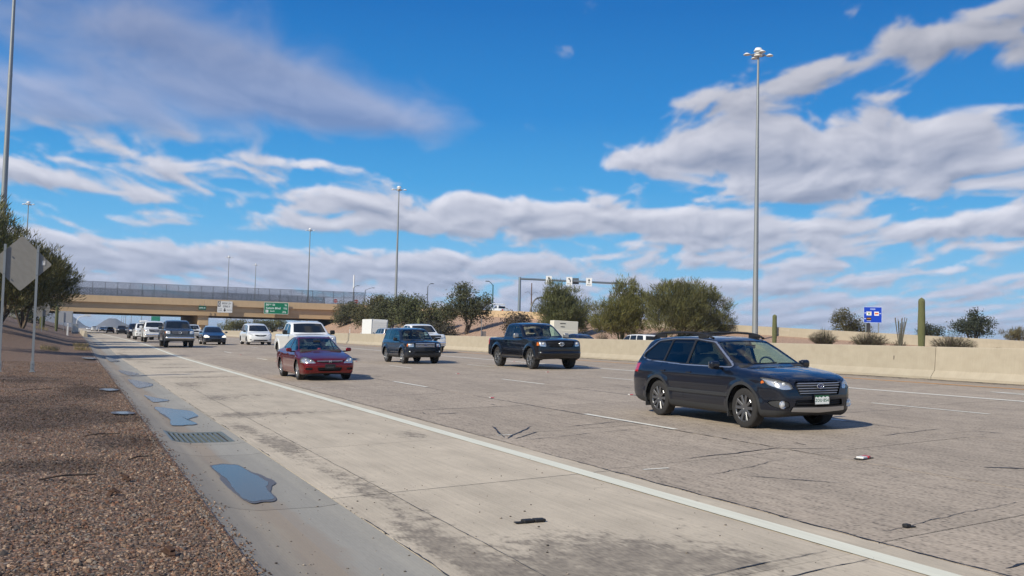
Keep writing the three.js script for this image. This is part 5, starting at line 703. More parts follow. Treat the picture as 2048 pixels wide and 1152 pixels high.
// person at the wheel: one continuous body meshed from joints, clothed by colour
function seatedPerson(seed, shirt) {
  const J = { hip: [0, 0, 0, 0.15], chest: [0, 0.34, -0.04, 0.165], neck: [0, 0.55, -0.02, 0.062], head: [0, 0.69, 0.01, 0.098], sl: [-0.17, 0.46, -0.03, 0.07], sr: [0.17, 0.46, -0.03, 0.07], el: [-0.25, 0.22, 0.12, 0.048], er: [0.25, 0.22, 0.12, 0.048], hl: [-0.15, 0.33, 0.38, 0.036], hr: [0.15, 0.33, 0.38, 0.036], kl: [-0.12, 0.06, 0.44, 0.075], kr: [0.12, 0.06, 0.44, 0.075], fl: [-0.12, -0.32, 0.62, 0.05], fr: [0.12, -0.32, 0.62, 0.05] };
  const bones = [['hip', 'chest'], ['chest', 'neck'], ['chest', 'sl'], ['chest', 'sr'], ['neck', 'head'], ['sl', 'el'], ['sr', 'er'], ['el', 'hl'], ['er', 'hr'], ['hip', 'kl'], ['hip', 'kr'], ['kl', 'fl'], ['kr', 'fr']];
  const cap = (x, y, z, a, b) => { const dx = b[0] - a[0], dy = b[1] - a[1], dz = b[2] - a[2], t = clamp(((x - a[0]) * dx + (y - a[1]) * dy + (z - a[2]) * dz) / (dx * dx + dy * dy + dz * dz)); return Math.hypot(x - a[0] - dx * t, y - a[1] - dy * t, z - a[2] - dz * t) - (a[3] + (b[3] - a[3]) * t); };
  const fingers = []; for (const [h, s] of [['hl', -1], ['hr', 1]]) for (let k = 0; k < 5; k++) { const b = J[h]; fingers.push(k < 4 ? [[b[0] - s * 0.005, b[1] + 0.03 - k * 0.02, b[2] + 0.02, 0.0095], [b[0] - s * 0.045, b[1] + 0.03 - k * 0.02, b[2] + 0.05, 0.008]] : [[b[0] - s * 0.01, b[1] + 0.035, b[2] - 0.005, 0.011], [b[0] - s * 0.04, b[1] + 0.055, b[2] + 0.01, 0.009]]); }
  const f = (x, y, z) => { let d = 9; for (const [a, b] of bones) d = smin(d, cap(x, y, z, J[a], J[b]), a === 'neck' || b === 'hl' || b === 'hr' ? 0.03 : 0.06); d = smin(d, cap(x, y, z, [0, 0.64, 0.055, 0.052], [0, 0.62, 0.075, 0.035]), 0.04); d = smin(d, cap(x, y, z, [0, 0.695, 0.105, 0.012], [0, 0.672, 0.125, 0.014]), 0.015); for (const s of [-1, 1]) { d = smax(d, -(Math.hypot(x - s * 0.036, y - 0.705, z - 0.118) - 0.018), 0.012); d = smin(d, cap(x, y, z, [s * 0.096, 0.70, 0.0, 0.016], [s * 0.1, 0.67, 0.0, 0.014]), 0.012); } for (const q of fingers) d = smin(d, cap(x, y, z, q[0], q[1]), 0.006); return d; };
  let s = surfaceNet(f, [-0.36, -0.4, -0.24], [0.36, 0.84, 0.72], 0.017);
  let hair, skin, cloth; [hair, s] = cut(s, (x, y, z) => Math.max(0.69 - y + 0.55 * (z - 0.02), z - 0.085 - 0.5 * Math.max(0, y - 0.74))); [skin, s] = cut(s, (x, y, z) => Math.min(0.555 - y, 0.24 - z > 0 ? 1 : 0.30 - z + (y < 0.2 ? 1 : 0)) * 1); cloth = s;
  return { skin: soupGeo(skin), cloth: soupGeo(cloth), hair: soupGeo(hair) };
}

function buildCar(S) {
  const h = S.h, G = new THREE.Group(), low = chaikin(S.low, S.crisp ? 1 : 2), top = chaikin(S.top, S.crisp ? 1 : 2), zs = S.low.map((q) => q[0]), zN = Math.max(...zs), zT = Math.min(...zs), yT = Math.max(...S.top.map((q) => q[1]));
  const L = distTable(low, zT - 0.3, zN + 0.9, -0.1, yT + 0.3, Math.min(0.025, h)), T = distTable(top, zT - 0.3, zN + 0.9, -0.1, yT + 0.3, Math.min(0.025, h)), w0 = S.w / 2, yb = Math.min(...S.low.map((q) => q[1]));
  const o = { cf: 0.16, cr: 0.10, crown: 0.05, crownTop: 0.07, wind: 0.16, frontFrom: zN - 0.85, frontIn: 0.2, frontPow: 2.2, rearFrom: zT + 0.6, rearIn: 0.12, k: 0.10, kTop: 0.09, belt: 1.0, beltIn: 0.07, sillIn: 0.06, wBelt: w0 - 0.09, tumble: 0.22, flare: 0.012, rearTaper: 0.06, join: 0.05, waist: 0, ...S.form };
  const wheels = [S.zf, S.zr], ra = S.arch;
  const W = (z, y) => {
    let w = w0; if (z > o.frontFrom) w -= o.frontIn * Math.pow((z - o.frontFrom) / (zN - o.frontFrom), o.frontPow); if (z < o.rearFrom) w -= o.rearIn * Math.pow((o.rearFrom - z) / (o.rearFrom - zT), 2);
    if (y < 0.55) w -= o.sillIn * ((0.55 - y) / (0.55 - yb)) ** 2; if (y > 0.72) w -= o.beltIn * Math.pow(Math.max(0, (y - 0.72) / (o.belt - 0.72)), 1.5);
    if (o.waist) w += 0.012 * bell((y - o.belt + 0.16) / 0.05) - 0.012 * bell((y - 0.55) / 0.10);
    if (y < S.r + ra + 0.15) for (let q = 0; q < 2; q++) { const c = wheels[q], dz = z - c, r2 = dz * dz + (y - S.r) * (y - S.r); if (r2 < (ra + 0.14) * (ra + 0.14)) w += o.flare * smooth(ra + 0.14, ra + 0.04, Math.sqrt(r2)); }
    return w;
  };
  const Wt = (z, y) => o.wBelt - o.tumble * (y - o.belt) / (yT - o.belt) - o.rearTaper * smooth(-0.5, zT, z);
  const bed = S.bed;
  const f = (x, y, z) => {
    const ax = Math.abs(x), s = clamp(z / 1.2, -1, 1), x2 = ax * ax, ze = z + x2 * (s > 0 ? o.cf * s : o.cr * s), zg = z + x2 * (z > 0 ? o.wind : -o.wind * 0.45);
    let a = smax(L(ze, y + o.crown * x2), ax - W(z, y), o.k);
    const b = smax(T(zg, y + o.crownTop * x2), ax - Wt(z, y), o.kTop);
    let r = smin(a, b, o.join);
    if (bed) r = smax(r, -Math.max(ax - bed.w, bed.z0 - z, z - bed.z1, bed.y - y), 0.02);
    return r;
  };
  let s = surfaceNet(f, [-w0 - 0.1, yb - 0.1, zT - 0.12], [w0 + 0.1, yT + 0.12, zN + 0.12], h);
  const P = S.paint, add = (n, q, m, par = G) => (q.length ? mesh(n, soupGeo(q), m, par) : null), skinned = [];
  // wheel openings
  const archD = (x, y, z) => { const dy = (y - S.r) * (y < S.r ? 0.8 : 1), a = z - S.zf, b = z - S.zr; return Math.sqrt(Math.min(a * a, b * b) + dy * dy) - ra; };
  let q; [, s] = cut(s, (x, y, z) => Math.max(archD(x, y, z), w0 - 0.36 - Math.abs(x)));
  // floor
  [q, s] = cut(s, (x, y, z, nx, ny, nz) => Math.max(ny + 0.75, y - yb - 0.12)); add('underbody', q, trimBlack);
  // panes
  const panes = []; for (const [name, pts, glass] of S.windows) { const R = region(pts); let seg; [q, s, seg] = cut(s, (x, y, z, nx, ny, nz) => Math.max(R(z, y), 0.30 - Math.abs(nx), 0.35 - Math.abs(x))); for (const side of sides(sink(q, 0.008))) add(name, side, glass); skinned.push(walls(seg, 0.02)); }
  const ws = S.screen; { let seg; [q, s, seg] = cut(s, (x, y, z, nx, ny, nz) => Math.max(ws.y0 - y + 0.04 * x * x, y - ws.y1 + 0.05 * x * x, Math.abs(x) - (ws.w0 + (ws.w1 - ws.w0) * (y - ws.y0) / (ws.y1 - ws.y0)), 0.2 - nz)); add('windshield', sink(q, 0.006), S.screenGlass ?? clearGlass); skinned.push(walls(seg, 0.02)); }
  if (S.back) { const b = S.back; [q, s] = cut(s, (x, y, z, nx, ny, nz) => Math.max(b.y0 - y, y - b.y1, Math.abs(x) - (b.w0 + (b.w1 - b.w0) * (y - b.y0) / (b.y1 - b.y0)), nz + 0.12)); add('rear_window', sink(q, 0.006), S.backGlass ?? darkGlass); }
  if (S.trim) { const R = region(S.trim.pts, 2); [q, s] = cut(s, (x, y, z, nx) => Math.max(Math.abs(R(z, y)) - S.trim.w, 0.3 - Math.abs(nx), 0.35 - Math.abs(x))); sides(sink(q, -0.004)).forEach((t) => add('window_trim', t, S.trim.mat)); [q, s] = cut(s, (x, y, z, nx) => Math.max(R(z, y), 0.3 - Math.abs(nx), 0.35 - Math.abs(x))); add('pillars', q, trimBlack); }
  // front and rear openings: [name, outline in |x| and y, least z, depth, material, {side}]
  const fronts = {};
  for (const d of S.front ?? []) { const R = region(d.pts, d.soft ?? 1); let seg; [q, s, seg] = cut(s, (x, y, z, nx, ny, nz) => Math.max(R(Math.abs(x), y), d.z0 - z + (d.rake ?? 0) * (y - 0.7), 0.05 - (nz + (d.wrap ? 1 : 0)))); const deep = sink(q, d.depth); (d.pair ? sides(deep) : [deep]).forEach((t) => { const m = add(d.name, t, d.mat); if (m && d.pair && d.bowl) { const b = mesh('reflector', soupGeo(sink(t, 0.035)), d.bowl, m); } (fronts[d.name] ??= []).push(m); }); const wl = walls(seg, d.depth + 0.01); if (d.edge) add(d.name + '_surround', wl, d.edge); else skinned.push(wl); }
  for (const d of S.rear ?? []) { const R = region(d.pts); [q, s] = cut(s, (x, y, z, nx, ny, nz) => Math.max(R(Math.abs(x), y), z - d.z1, d.wrap ? -1 : nz + 0.2)); sides(sink(q, 0.004)).forEach((t) => add(d.name, t, d.mat)); }
  // cladding bands
  if (S.clad) { [q, s] = cut(s, (x, y, z) => Math.min(archD(x, y, z) - S.clad.arch, y - S.clad.y)); add('cladding', q, S.clad.mat); }
  if (S.panels) for (const d of S.panels) { [q, s] = cut(s, d.f); add(d.name, q, d.mat); }
  // doors and bonnet stand free of the body by a real gap
  for (const d of S.doors ?? []) { const R = region(d, 1); [, s] = cut(s, (x, y, z, nx) => Math.max(Math.abs(R(z, y)) - 0.006, 0.3 - Math.abs(nx))); [q, s] = cut(s, (x, y, z, nx) => Math.max(R(z, y), 0.3 - Math.abs(nx))); for (const side of sides(q)) { const dm = add('door', side, P); if (!dm) continue; const zmin = Math.min(...d.map((e) => e[0])), sg = side[0] < 0 ? -1 : 1, hy = S.handleY; const hz = zmin + 0.16, hx = sg * (W(hz, hy) + 0.0); mesh('door_handle', rbox(0.035, 0.032, 0.17, 0.014, hx + sg * 0.012, hy, hz), S.handleMat ?? P, dm); } }
  if (S.hood) { const R = region(S.hood, 1); [, s] = cut(s, (x, y, z, nx, ny) => Math.max(Math.abs(R(Math.abs(x), z)) - 0.006, 0.35 - ny)); [q, s] = cut(s, (x, y, z, nx, ny) => Math.max(R(Math.abs(x), z), 0.35 - ny)); add('hood', q, P); }
  add('body', s, P); skinned.forEach((t) => t.length && add('seal', t, trimBlack));
  // behind the gaps
  // wheel wells and wheels
  const style = S.rim, wh = wheelOf(S.r, S.tyre ?? 0.22, style, style.mat), xt = w0 - (S.tyre ?? 0.22) / 2 - (S.inset ?? 0.035);
  for (const c of wheels) for (const sg of [-1, 1]) {
    const well = new THREE.CylinderGeometry(ra + 0.02, ra + 0.02, 0.34, 24, 1, true, 0, Math.PI); well.rotateZ(Math.PI / 2); well.rotateX(0); const wp = well.attributes.position; for (let i = 0; i < wp.count; i++) { const y = wp.getY(i), z = wp.getZ(i); wp.setXYZ(i, wp.getX(i) + sg * (w0 - 0.20), y + S.r, z + c); } 
    const full = new THREE.CylinderGeometry(ra + 0.015, ra + 0.015, 0.33, 28, 1, true); full.rotateZ(Math.PI / 2); full.translate(sg * (w0 - 0.21), S.r, c); const cap = new THREE.CircleGeometry(ra + 0.015, 28); cap.rotateY(Math.PI / 2); cap.translate(sg * (w0 - 0.37), S.r, c);
    const gw = merge([full, cap]), pp = gw.attributes.position; for (let i = 0; i < pp.count; i++) { if (pp.getY(i) < S.r - 0.06) pp.setY(i, S.r - 0.06); }
    const wm = new THREE.Mesh(gw, wellMat); wm.name = 'wheel_well'; G.add(wm);
    const w = new THREE.Group(); w.name = 'wheel'; w.position.set(sg * xt, S.r, c); if (sg < 0) w.rotation.y = Math.PI; w.rotation.x = 0; G.add(w);
    mesh('tyre', wh.tyre, rubber, w); mesh('rim', wh.rim, wh.rimMat, w); mesh('brake', wh.disc, S.far ? trimBlack : brakeMat, w);
  }
  // mirrors
  for (const sg of [-1, 1]) { const m = S.mirror, b = rbox(m.w, m.h, m.d, Math.min(m.h, m.d) * 0.45, sg * (w0 + m.w / 2 + m.out), m.y, m.z, 3), g = mesh('mirror', b, m.mat ?? P, G); mesh('mirror_stalk', bar([sg * (w0 - 0.10), m.y - 0.06, m.z - 0.03], [sg * (w0 + m.out + 0.06), m.y - m.h * 0.42, m.z - 0.01], 0.024, 6), trimBlack, g); mesh('mirror_glass', box(m.w * 0.82, m.h * 0.74, 0.006, sg * (w0 + m.w / 2 + m.out), m.y, m.z - m.d / 2 - 0.004), chrome, g); }
  // cabin
  if (!S.far) {
    const c = S.cabin, dash = [rbox(2 * c.w, 0.28, 0.55, 0.08, 0, c.dashY, c.dashZ)]; mesh('dashboard', merge(dash), cabinDark, G);
    mesh('cabin_floor', box(2 * c.w, 0.04, c.len, 0, c.floor, c.mid), cabinDark, G);
    for (const sx of [-1, 1]) mesh('door_trim', box(0.05, c.dashY - c.floor, c.len, sx * (c.w + 0.0), (c.dashY + c.floor) / 2, c.mid), cabinDark, G);
    c.rows.forEach((z, i) => { for (const sx of [-1, 1]) { const seat = mesh('seat', merge([rbox(0.5, 0.16, 0.5, 0.06, sx * 0.37, c.seat, z + 0.22), (() => { const b = rbox(0.5, 0.66, 0.14, 0.06, 0, 0.33, 0); b.rotateX(-0.22); b.translate(sx * 0.37, c.seat + 0.02, z); return b; })()]), seatMat, G); const hr = rbox(0.26, 0.19, 0.09, 0.04, 0, 0, 0); hr.rotateX(-0.2); hr.translate(sx * 0.37, c.seat + 0.80, z - 0.15); mesh('headrest', hr, seatMat, seat); } });
    const st = new THREE.TorusGeometry(0.185, 0.016, 8, 28); st.rotateX(-0.4); st.translate(0.37, c.dashY + 0.08, c.dashZ - 0.36); const st2 = box(0.34, 0.05, 0.02, 0.37, c.dashY + 0.08, c.dashZ - 0.36); mesh('steering_wheel', merge([st, st2]), cabinDark, G);
    mesh('inside_mirror', rbox(0.24, 0.07, 0.03, 0.014, 0, ws.y1 - 0.10, c.dashZ - c.mirrorBack), cabinDark, G);
    G.userData.driver = new THREE.Vector3(0.37, c.seat + 0.14, c.rows[0] + 0.1);
  }
  if (S.extra) S.extra(G, { W, mesh, P });
  return G;
}
const wellMat = new THREE.MeshStandardMaterial({ color: lin(0.012, 0.012, 0.012), roughness: 0.95, side: THREE.DoubleSide }), brakeMat = metal(0.10, 0.10, 0.105, 0.5);
function plateTex(text, style) { return canvasTex(256, 128, (c) => { c.fillStyle = '#e9ebe6'; c.fillRect(0, 0, 256, 128); if (style === 'hill') { c.fillStyle = '#1d5a3a'; c.beginPath(); c.moveTo(0, 0); c.lineTo(256, 0); c.lineTo(256, 30); c.lineTo(214, 16); c.lineTo(186, 34); c.lineTo(150, 14); c.lineTo(116, 36); c.lineTo(84, 18); c.lineTo(52, 36); c.lineTo(22, 20); c.lineTo(0, 34); c.fill(); c.fillStyle = '#1d5a3a'; } else c.fillStyle = '#1b3b30'; c.font = 'bold 62px sans-serif'; c.textAlign = 'center'; c.fillText(text, 128, 96); }); }
function licence(G, text, y, z, style) { const p = new THREE.PlaneGeometry(0.305, 0.152); p.translate(0, y, z + 0.008); const f = mesh('licence_plate', box(0.33, 0.175, 0.012, 0, y, z), trimBlack, G); mesh('plate_face', p, faceMat(plateTex(text, style)), f); }
// ------------------------------------------------------------------ shapes of the kinds of vehicle (z forward, metres)
const rimTwin = { n: 5, twin: 0.60, w0: 0.085, w1: 0.10, mat: metal(0.22, 0.225, 0.235, 0.32) }, rimFive = { n: 5, w0: 0.15, w1: 0.13, mat: metal(0.5, 0.51, 0.52, 0.25) }, rimSix = { n: 6, w0: 0.17, w1: 0.13, mat: silver }, rimSeven = { n: 7, w0: 0.12, w1: 0.10, mat: silver }, rimGrey = { n: 6, w0: 0.15, w1: 0.12, mat: metal(0.30, 0.31, 0.32, 0.35) };
function mirrorSym(pts) { return [...pts, ...pts.slice().reverse().map(([x, y]) => [-x, y])]; }
function wagonSpec(P, h) {
  return {
    h, paint: P, w: 1.84, r: 0.352, arch: 0.415, zf: 1.375, zr: -1.37, tyre: 0.225, rim: rimTwin,
    low: [[2.10, 0.24], [2.27, 0.30], [2.335, 0.42], [2.345, 0.60], [2.315, 0.80], [2.24, 0.90], [2.0, 0.985], [1.6, 1.045], [1.2, 1.085], [1.0, 1.06], [0, 1.03], [-1.4, 1.08], [-2.2, 1.10], [-2.42, 1.04], [-2.49, 0.86], [-2.50, 0.60], [-2.46, 0.38], [-2.3, 0.28], [-1.9, 0.24]],
    top: [[1.35, 0.95], [1.20, 1.06], [0.30, 1.525], [0.05, 1.58], [-0.6, 1.61], [-1.4, 1.60], [-2.02, 1.545], [-2.16, 1.50], [-2.43, 1.08], [-2.40, 0.95]],
    form: { belt: 1.05, wBelt: 0.835, tumble: 0.235, frontIn: 0.22, frontFrom: 1.45, frontPow: 2.4, cf: 0.17, k: 0.11, rearIn: 0.10, waist: 1, flare: 0.014 },
    windows: [['side_window', [[0.86, 1.07], [0.80, 1.13], [0.16, 1.475], [-0.36, 1.525], [-0.40, 1.075]], midGlass], ['side_window', [[-0.47, 1.075], [-0.43, 1.525], [-1.17, 1.52], [-1.27, 1.10]], darkGlass], ['quarter_window', [[-1.33, 1.105], [-1.23, 1.515], [-1.72, 1.475], [-2.12, 1.22], [-2.10, 1.16], [-1.9, 1.12]], darkGlass]],
    trim: { pts: [[0.98, 1.055], [0.90, 1.12], [0.20, 1.50], [-0.40, 1.552], [-1.2, 1.545], [-1.74, 1.50], [-2.17, 1.24], [-2.16, 1.15], [-1.9, 1.095], [-1.2, 1.072], [-0.4, 1.05]], w: 0.010, mat: silver },
    screen: { y0: 1.11, y1: 1.515, w0: 0.72, w1: 0.555 }, back: { y0: 1.12, y1: 1.46, w0: 0.68, w1: 0.56 },
    front: [
      { name: 'grille', pts: mirrorSym([[0.0, 0.855], [0.45, 0.855], [0.51, 0.805], [0.42, 0.62], [0, 0.61]]), z0: 1.8, depth: 0.035, mat: trimBlack, edge: chrome, soft: 0 },
      { name: 'turn_lamp', pts: [[0.858, 0.80], [1.0, 0.82], [1.0, 0.95], [0.875, 0.93]], z0: 1.80, rake: 0.3, depth: 0.006, mat: amber, pair: true, wrap: true },
      { name: 'headlight', pts: [[0.52, 0.725], [0.56, 0.825], [0.72, 0.885], [0.87, 0.925], [0.855, 0.785], [0.72, 0.715]], z0: 1.75, depth: 0.008, mat: lampLens, bowl: lampBowl, pair: true, wrap: true },
      { name: 'intake', pts: mirrorSym([[0, 0.545], [0.50, 0.545], [0.52, 0.44], [0, 0.43]]), z0: 1.8, depth: 0.04, mat: trimBlack, soft: 0 },
      { name: 'fog_recess', pts: [[0.60, 0.42], [0.63, 0.52], [0.78, 0.55], [0.86, 0.51], [0.82, 0.42], [0.72, 0.39]], z0: 1.75, depth: 0.022, mat: cladGrey, pair: true },
      { name: 'skid_plate', pts: mirrorSym([[0, 0.415], [0.55, 0.42], [0.58, 0.35], [0, 0.325]]), z0: 1.8, depth: -0.012, mat: metal(0.5, 0.51, 0.52, 0.42), soft: 0 },
    ],
    rear: [{ name: 'taillight', pts: [[0.56, 0.83], [0.56, 0.98], [1.0, 1.07], [1.0, 0.86]], z1: -2.12, wrap: true, mat: tailRed }],
    clad: { arch: 0.055, y: 0.36, mat: cladGrey },
    doors: [[[0.92, 0.42], [0.98, 0.90], [0.90, 1.05], [-0.43, 1.06], [-0.44, 0.42]], [[-0.45, 0.42], [-0.44, 1.06], [-1.30, 1.085], [-1.34, 0.94], [-0.98, 0.62], [-0.95, 0.42]]], handleY: 0.92,
    hood: [[-0.8, 1.18], [0.0, 1.24], [0.70, 1.17], [0.76, 1.6], [0.56, 2.20], [0.0, 2.27], [-0.8, 2.27]],
    mirror: { w: 0.20, h: 0.15, d: 0.12, y: 1.09, z: 0.74, out: 0.02 },
    cabin: { w: 0.74, dashY: 0.96, dashZ: 0.86, floor: 0.42, len: 3.1, mid: -0.5, seat: 0.56, rows: [-0.42, -1.3], mirrorBack: 0.42 },
  };
}
function sedanSpec(P, h, k = 1) {
  return {
    h, paint: P, w: 1.82, r: 0.325, arch: 0.375, zf: 1.37, zr: -1.37, tyre: 0.215, rim: rimFive,
    low: [[2.05, 0.19], [2.24, 0.24], [2.33, 0.36], [2.345, 0.52], [2.31, 0.66], [2.20, 0.735], [1.9, 0.81], [1.4, 0.90], [1.05, 0.945], [0, 0.935], [-1.0, 0.965], [-1.7, 1.02], [-2.25, 1.015], [-2.43, 0.95], [-2.50, 0.72], [-2.50, 0.48], [-2.42, 0.30], [-2.2, 0.21], [-1.5, 0.19]],
    top: [[1.25, 0.85], [1.08, 0.945], [0.18, 1.355], [-0.10, 1.425], [-0.55, 1.45], [-0.95, 1.42], [-1.35, 1.315], [-2.0, 1.025], [-2.0, 0.9]],
    form: { belt: 0.95, wBelt: 0.80, tumble: 0.24, frontIn: 0.17, frontFrom: 1.5, frontPow: 2.6, cf: 0.17, cr: 0.12, k: 0.12, rearIn: 0.12, wind: 0.2 },
    windows: [['side_window', [[0.80, 0.965], [0.72, 1.03], [0.10, 1.315], [-0.28, 1.37], [-0.33, 0.975]], midGlass], ['side_window', [[-0.40, 0.975], [-0.35, 1.37], [-0.72, 1.375], [-1.10, 1.29], [-1.42, 1.12], [-1.40, 1.0]], midGlass]],
    screen: { y0: 0.985, y1: 1.365, w0: 0.70, w1: 0.53 }, back: { y0: 1.05, y1: 1.33, w0: 0.62, w1: 0.5 },
    front: [
      { name: 'grille', pts: mirrorSym([[0, 0.655], [0.48, 0.66], [0.46, 0.625], [0.30, 0.59], [0, 0.585]]), z0: 1.8, depth: 0.025, mat: trimBlack, edge: chrome, soft: 0 },
      { name: 'headlight', pts: [[0.44, 0.575], [0.53, 0.675], [0.70, 0.775], [0.84, 0.835], [0.99, 0.84], [0.99, 0.60], [0.85, 0.575]], z0: 1.84, depth: 0.006, mat: lampLens, bowl: lampBowl, pair: true, wrap: true },
      { name: 'intake', pts: mirrorSym([[0, 0.44], [0.42, 0.44], [0.36, 0.32], [0, 0.31]]), z0: 1.8, depth: 0.04, mat: trimBlack, soft: 0 },
      { name: 'side_intake', pts: [[0.55, 0.43], [0.78, 0.43], [0.78, 0.355], [0.57, 0.355]], z0: 1.8, depth: 0.03, mat: trimBlack, pair: true },
    ],
    rear: [{ name: 'taillight', pts: [[0.45, 0.78], [0.5, 0.95], [1.0, 0.98], [1.0, 0.82]], z1: -2.2, wrap: true, mat: tailRed }],
    doors: [[[0.98, 0.27], [1.0, 0.75], [0.88, 0.94], [-0.36, 0.955], [-0.38, 0.27]], [[-0.39, 0.27], [-0.37, 0.955], [-1.42, 0.985], [-1.44, 0.88], [-1.02, 0.55], [-0.98, 0.27]]], handleY: 0.84,
    hood: [[-0.8, 1.03], [0, 1.10], [0.70, 1.0], [0.78, 1.5], [0.60, 2.12], [0, 2.22], [-0.8, 2.2]],
    mirror: { w: 0.19, h: 0.13, d: 0.11, y: 0.985, z: 0.72, out: 0.02 },
    cabin: { w: 0.71, dashY: 0.85, dashZ: 0.78, floor: 0.32, len: 2.9, mid: -0.45, seat: 0.43, rows: [-0.35, -1.15], mirrorBack: 0.40 },
  };
}
function suvSpec(P, h) {
  return {
    h, paint: P, w: 1.81, r: 0.36, arch: 0.42, zf: 1.31, zr: -1.31, tyre: 0.235, rim: rimFive,
    low: [[1.95, 0.30], [2.10, 0.34], [2.155, 0.46], [2.165, 0.75], [2.145, 0.97], [2.06, 1.045], [1.7, 1.09], [1.2, 1.125], [1.0, 1.10], [0, 1.07], [-1.6, 1.10], [-2.10, 1.10], [-2.19, 0.98], [-2.235, 0.7], [-2.23, 0.46], [-2.12, 0.36], [-1.7, 0.30]],
    top: [[1.25, 0.98], [1.10, 1.10], [0.48, 1.575], [0.28, 1.65], [-0.3, 1.70], [-1.2, 1.715], [-1.86, 1.685], [-2.0, 1.63], [-2.17, 1.12], [-2.15, 0.98]],
    form: { belt: 1.09, wBelt: 0.845, tumble: 0.185, frontIn: 0.10, frontFrom: 1.5, frontPow: 2.6, cf: 0.10, k: 0.10, rearIn: 0.07, wind: 0.12, beltIn: 0.05, flare: 0.03, crown: 0.04 },
    windows: [['side_window', [[0.80, 1.115], [0.72, 1.20], [0.36, 1.53], [-0.18, 1.60], [-0.22, 1.12]], midGlass], ['side_window', [[-0.29, 1.12], [-0.25, 1.60], [-0.98, 1.615], [-1.05, 1.13]], darkGlass], ['quarter_window', [[-1.13, 1.13], [-1.06, 1.615], [-1.75, 1.60], [-1.98, 1.15]], darkGlass]],
    screen: { y0: 1.15, y1: 1.60, w0: 0.70, w1: 0.60 }, back: { y0: 1.18, y1: 1.58, w0: 0.66, w1: 0.58 },
    front: [
      { name: 'grille', pts: mirrorSym([[0, 0.985], [0.52, 0.985], [0.50, 0.78], [0, 0.775]]), z0: 1.7, depth: 0.035, mat: trimBlack, edge: chrome, soft: 0 },
      { name: 'turn_lamp', pts: [[0.82, 0.82], [1.0, 0.82], [1.0, 0.98], [0.82, 0.98]], z0: 1.96, depth: 0.006, mat: amber, pair: true, wrap: true },
      { name: 'headlight', pts: [[0.55, 0.80], [0.55, 0.985], [0.82, 0.99], [0.82, 0.80]], z0: 1.6, depth: 0.008, mat: lampLens, bowl: lampBowl, pair: true, wrap: true },
      { name: 'intake', pts: mirrorSym([[0, 0.60], [0.48, 0.60], [0.48, 0.50], [0, 0.50]]), z0: 1.7, depth: 0.04, mat: trimBlack, soft: 0 },
      { name: 'fog_recess', pts: [[0.62, 0.56], [0.66, 0.64], [0.80, 0.64], [0.82, 0.56], [0.74, 0.53]], z0: 1.6, depth: 0.03, mat: trimBlack, pair: true },
    ],
    rear: [{ name: 'taillight', pts: [[0.70, 0.85], [0.70, 1.16], [1.0, 1.16], [1.0, 0.85]], z1: -2.05, wrap: true, mat: tailRed }],
    clad: { arch: 0.0, y: 0.40, mat: cladGrey },
    doors: [[[0.86, 0.45], [0.90, 0.85], [0.84, 1.10], [-0.25, 1.11], [-0.27, 0.45]], [[-0.28, 0.45], [-0.26, 1.11], [-1.07, 1.12], [-1.10, 0.9], [-0.92, 0.66], [-0.9, 0.45]]], handleY: 0.98,
    hood: [[-0.8, 1.13], [0, 1.18], [0.72, 1.1], [0.72, 1.6], [0.68, 2.03], [0, 2.07], [-0.8, 2.06]],
    mirror: { w: 0.20, h: 0.16, d: 0.12, y: 1.15, z: 0.72, out: 0.02, mat: trimBlack },
    cabin: { w: 0.74, dashY: 1.0, dashZ: 0.82, floor: 0.48, len: 2.9, mid: -0.5, seat: 0.62, rows: [-0.28, -1.1], mirrorBack: 0.36 },
  };
}
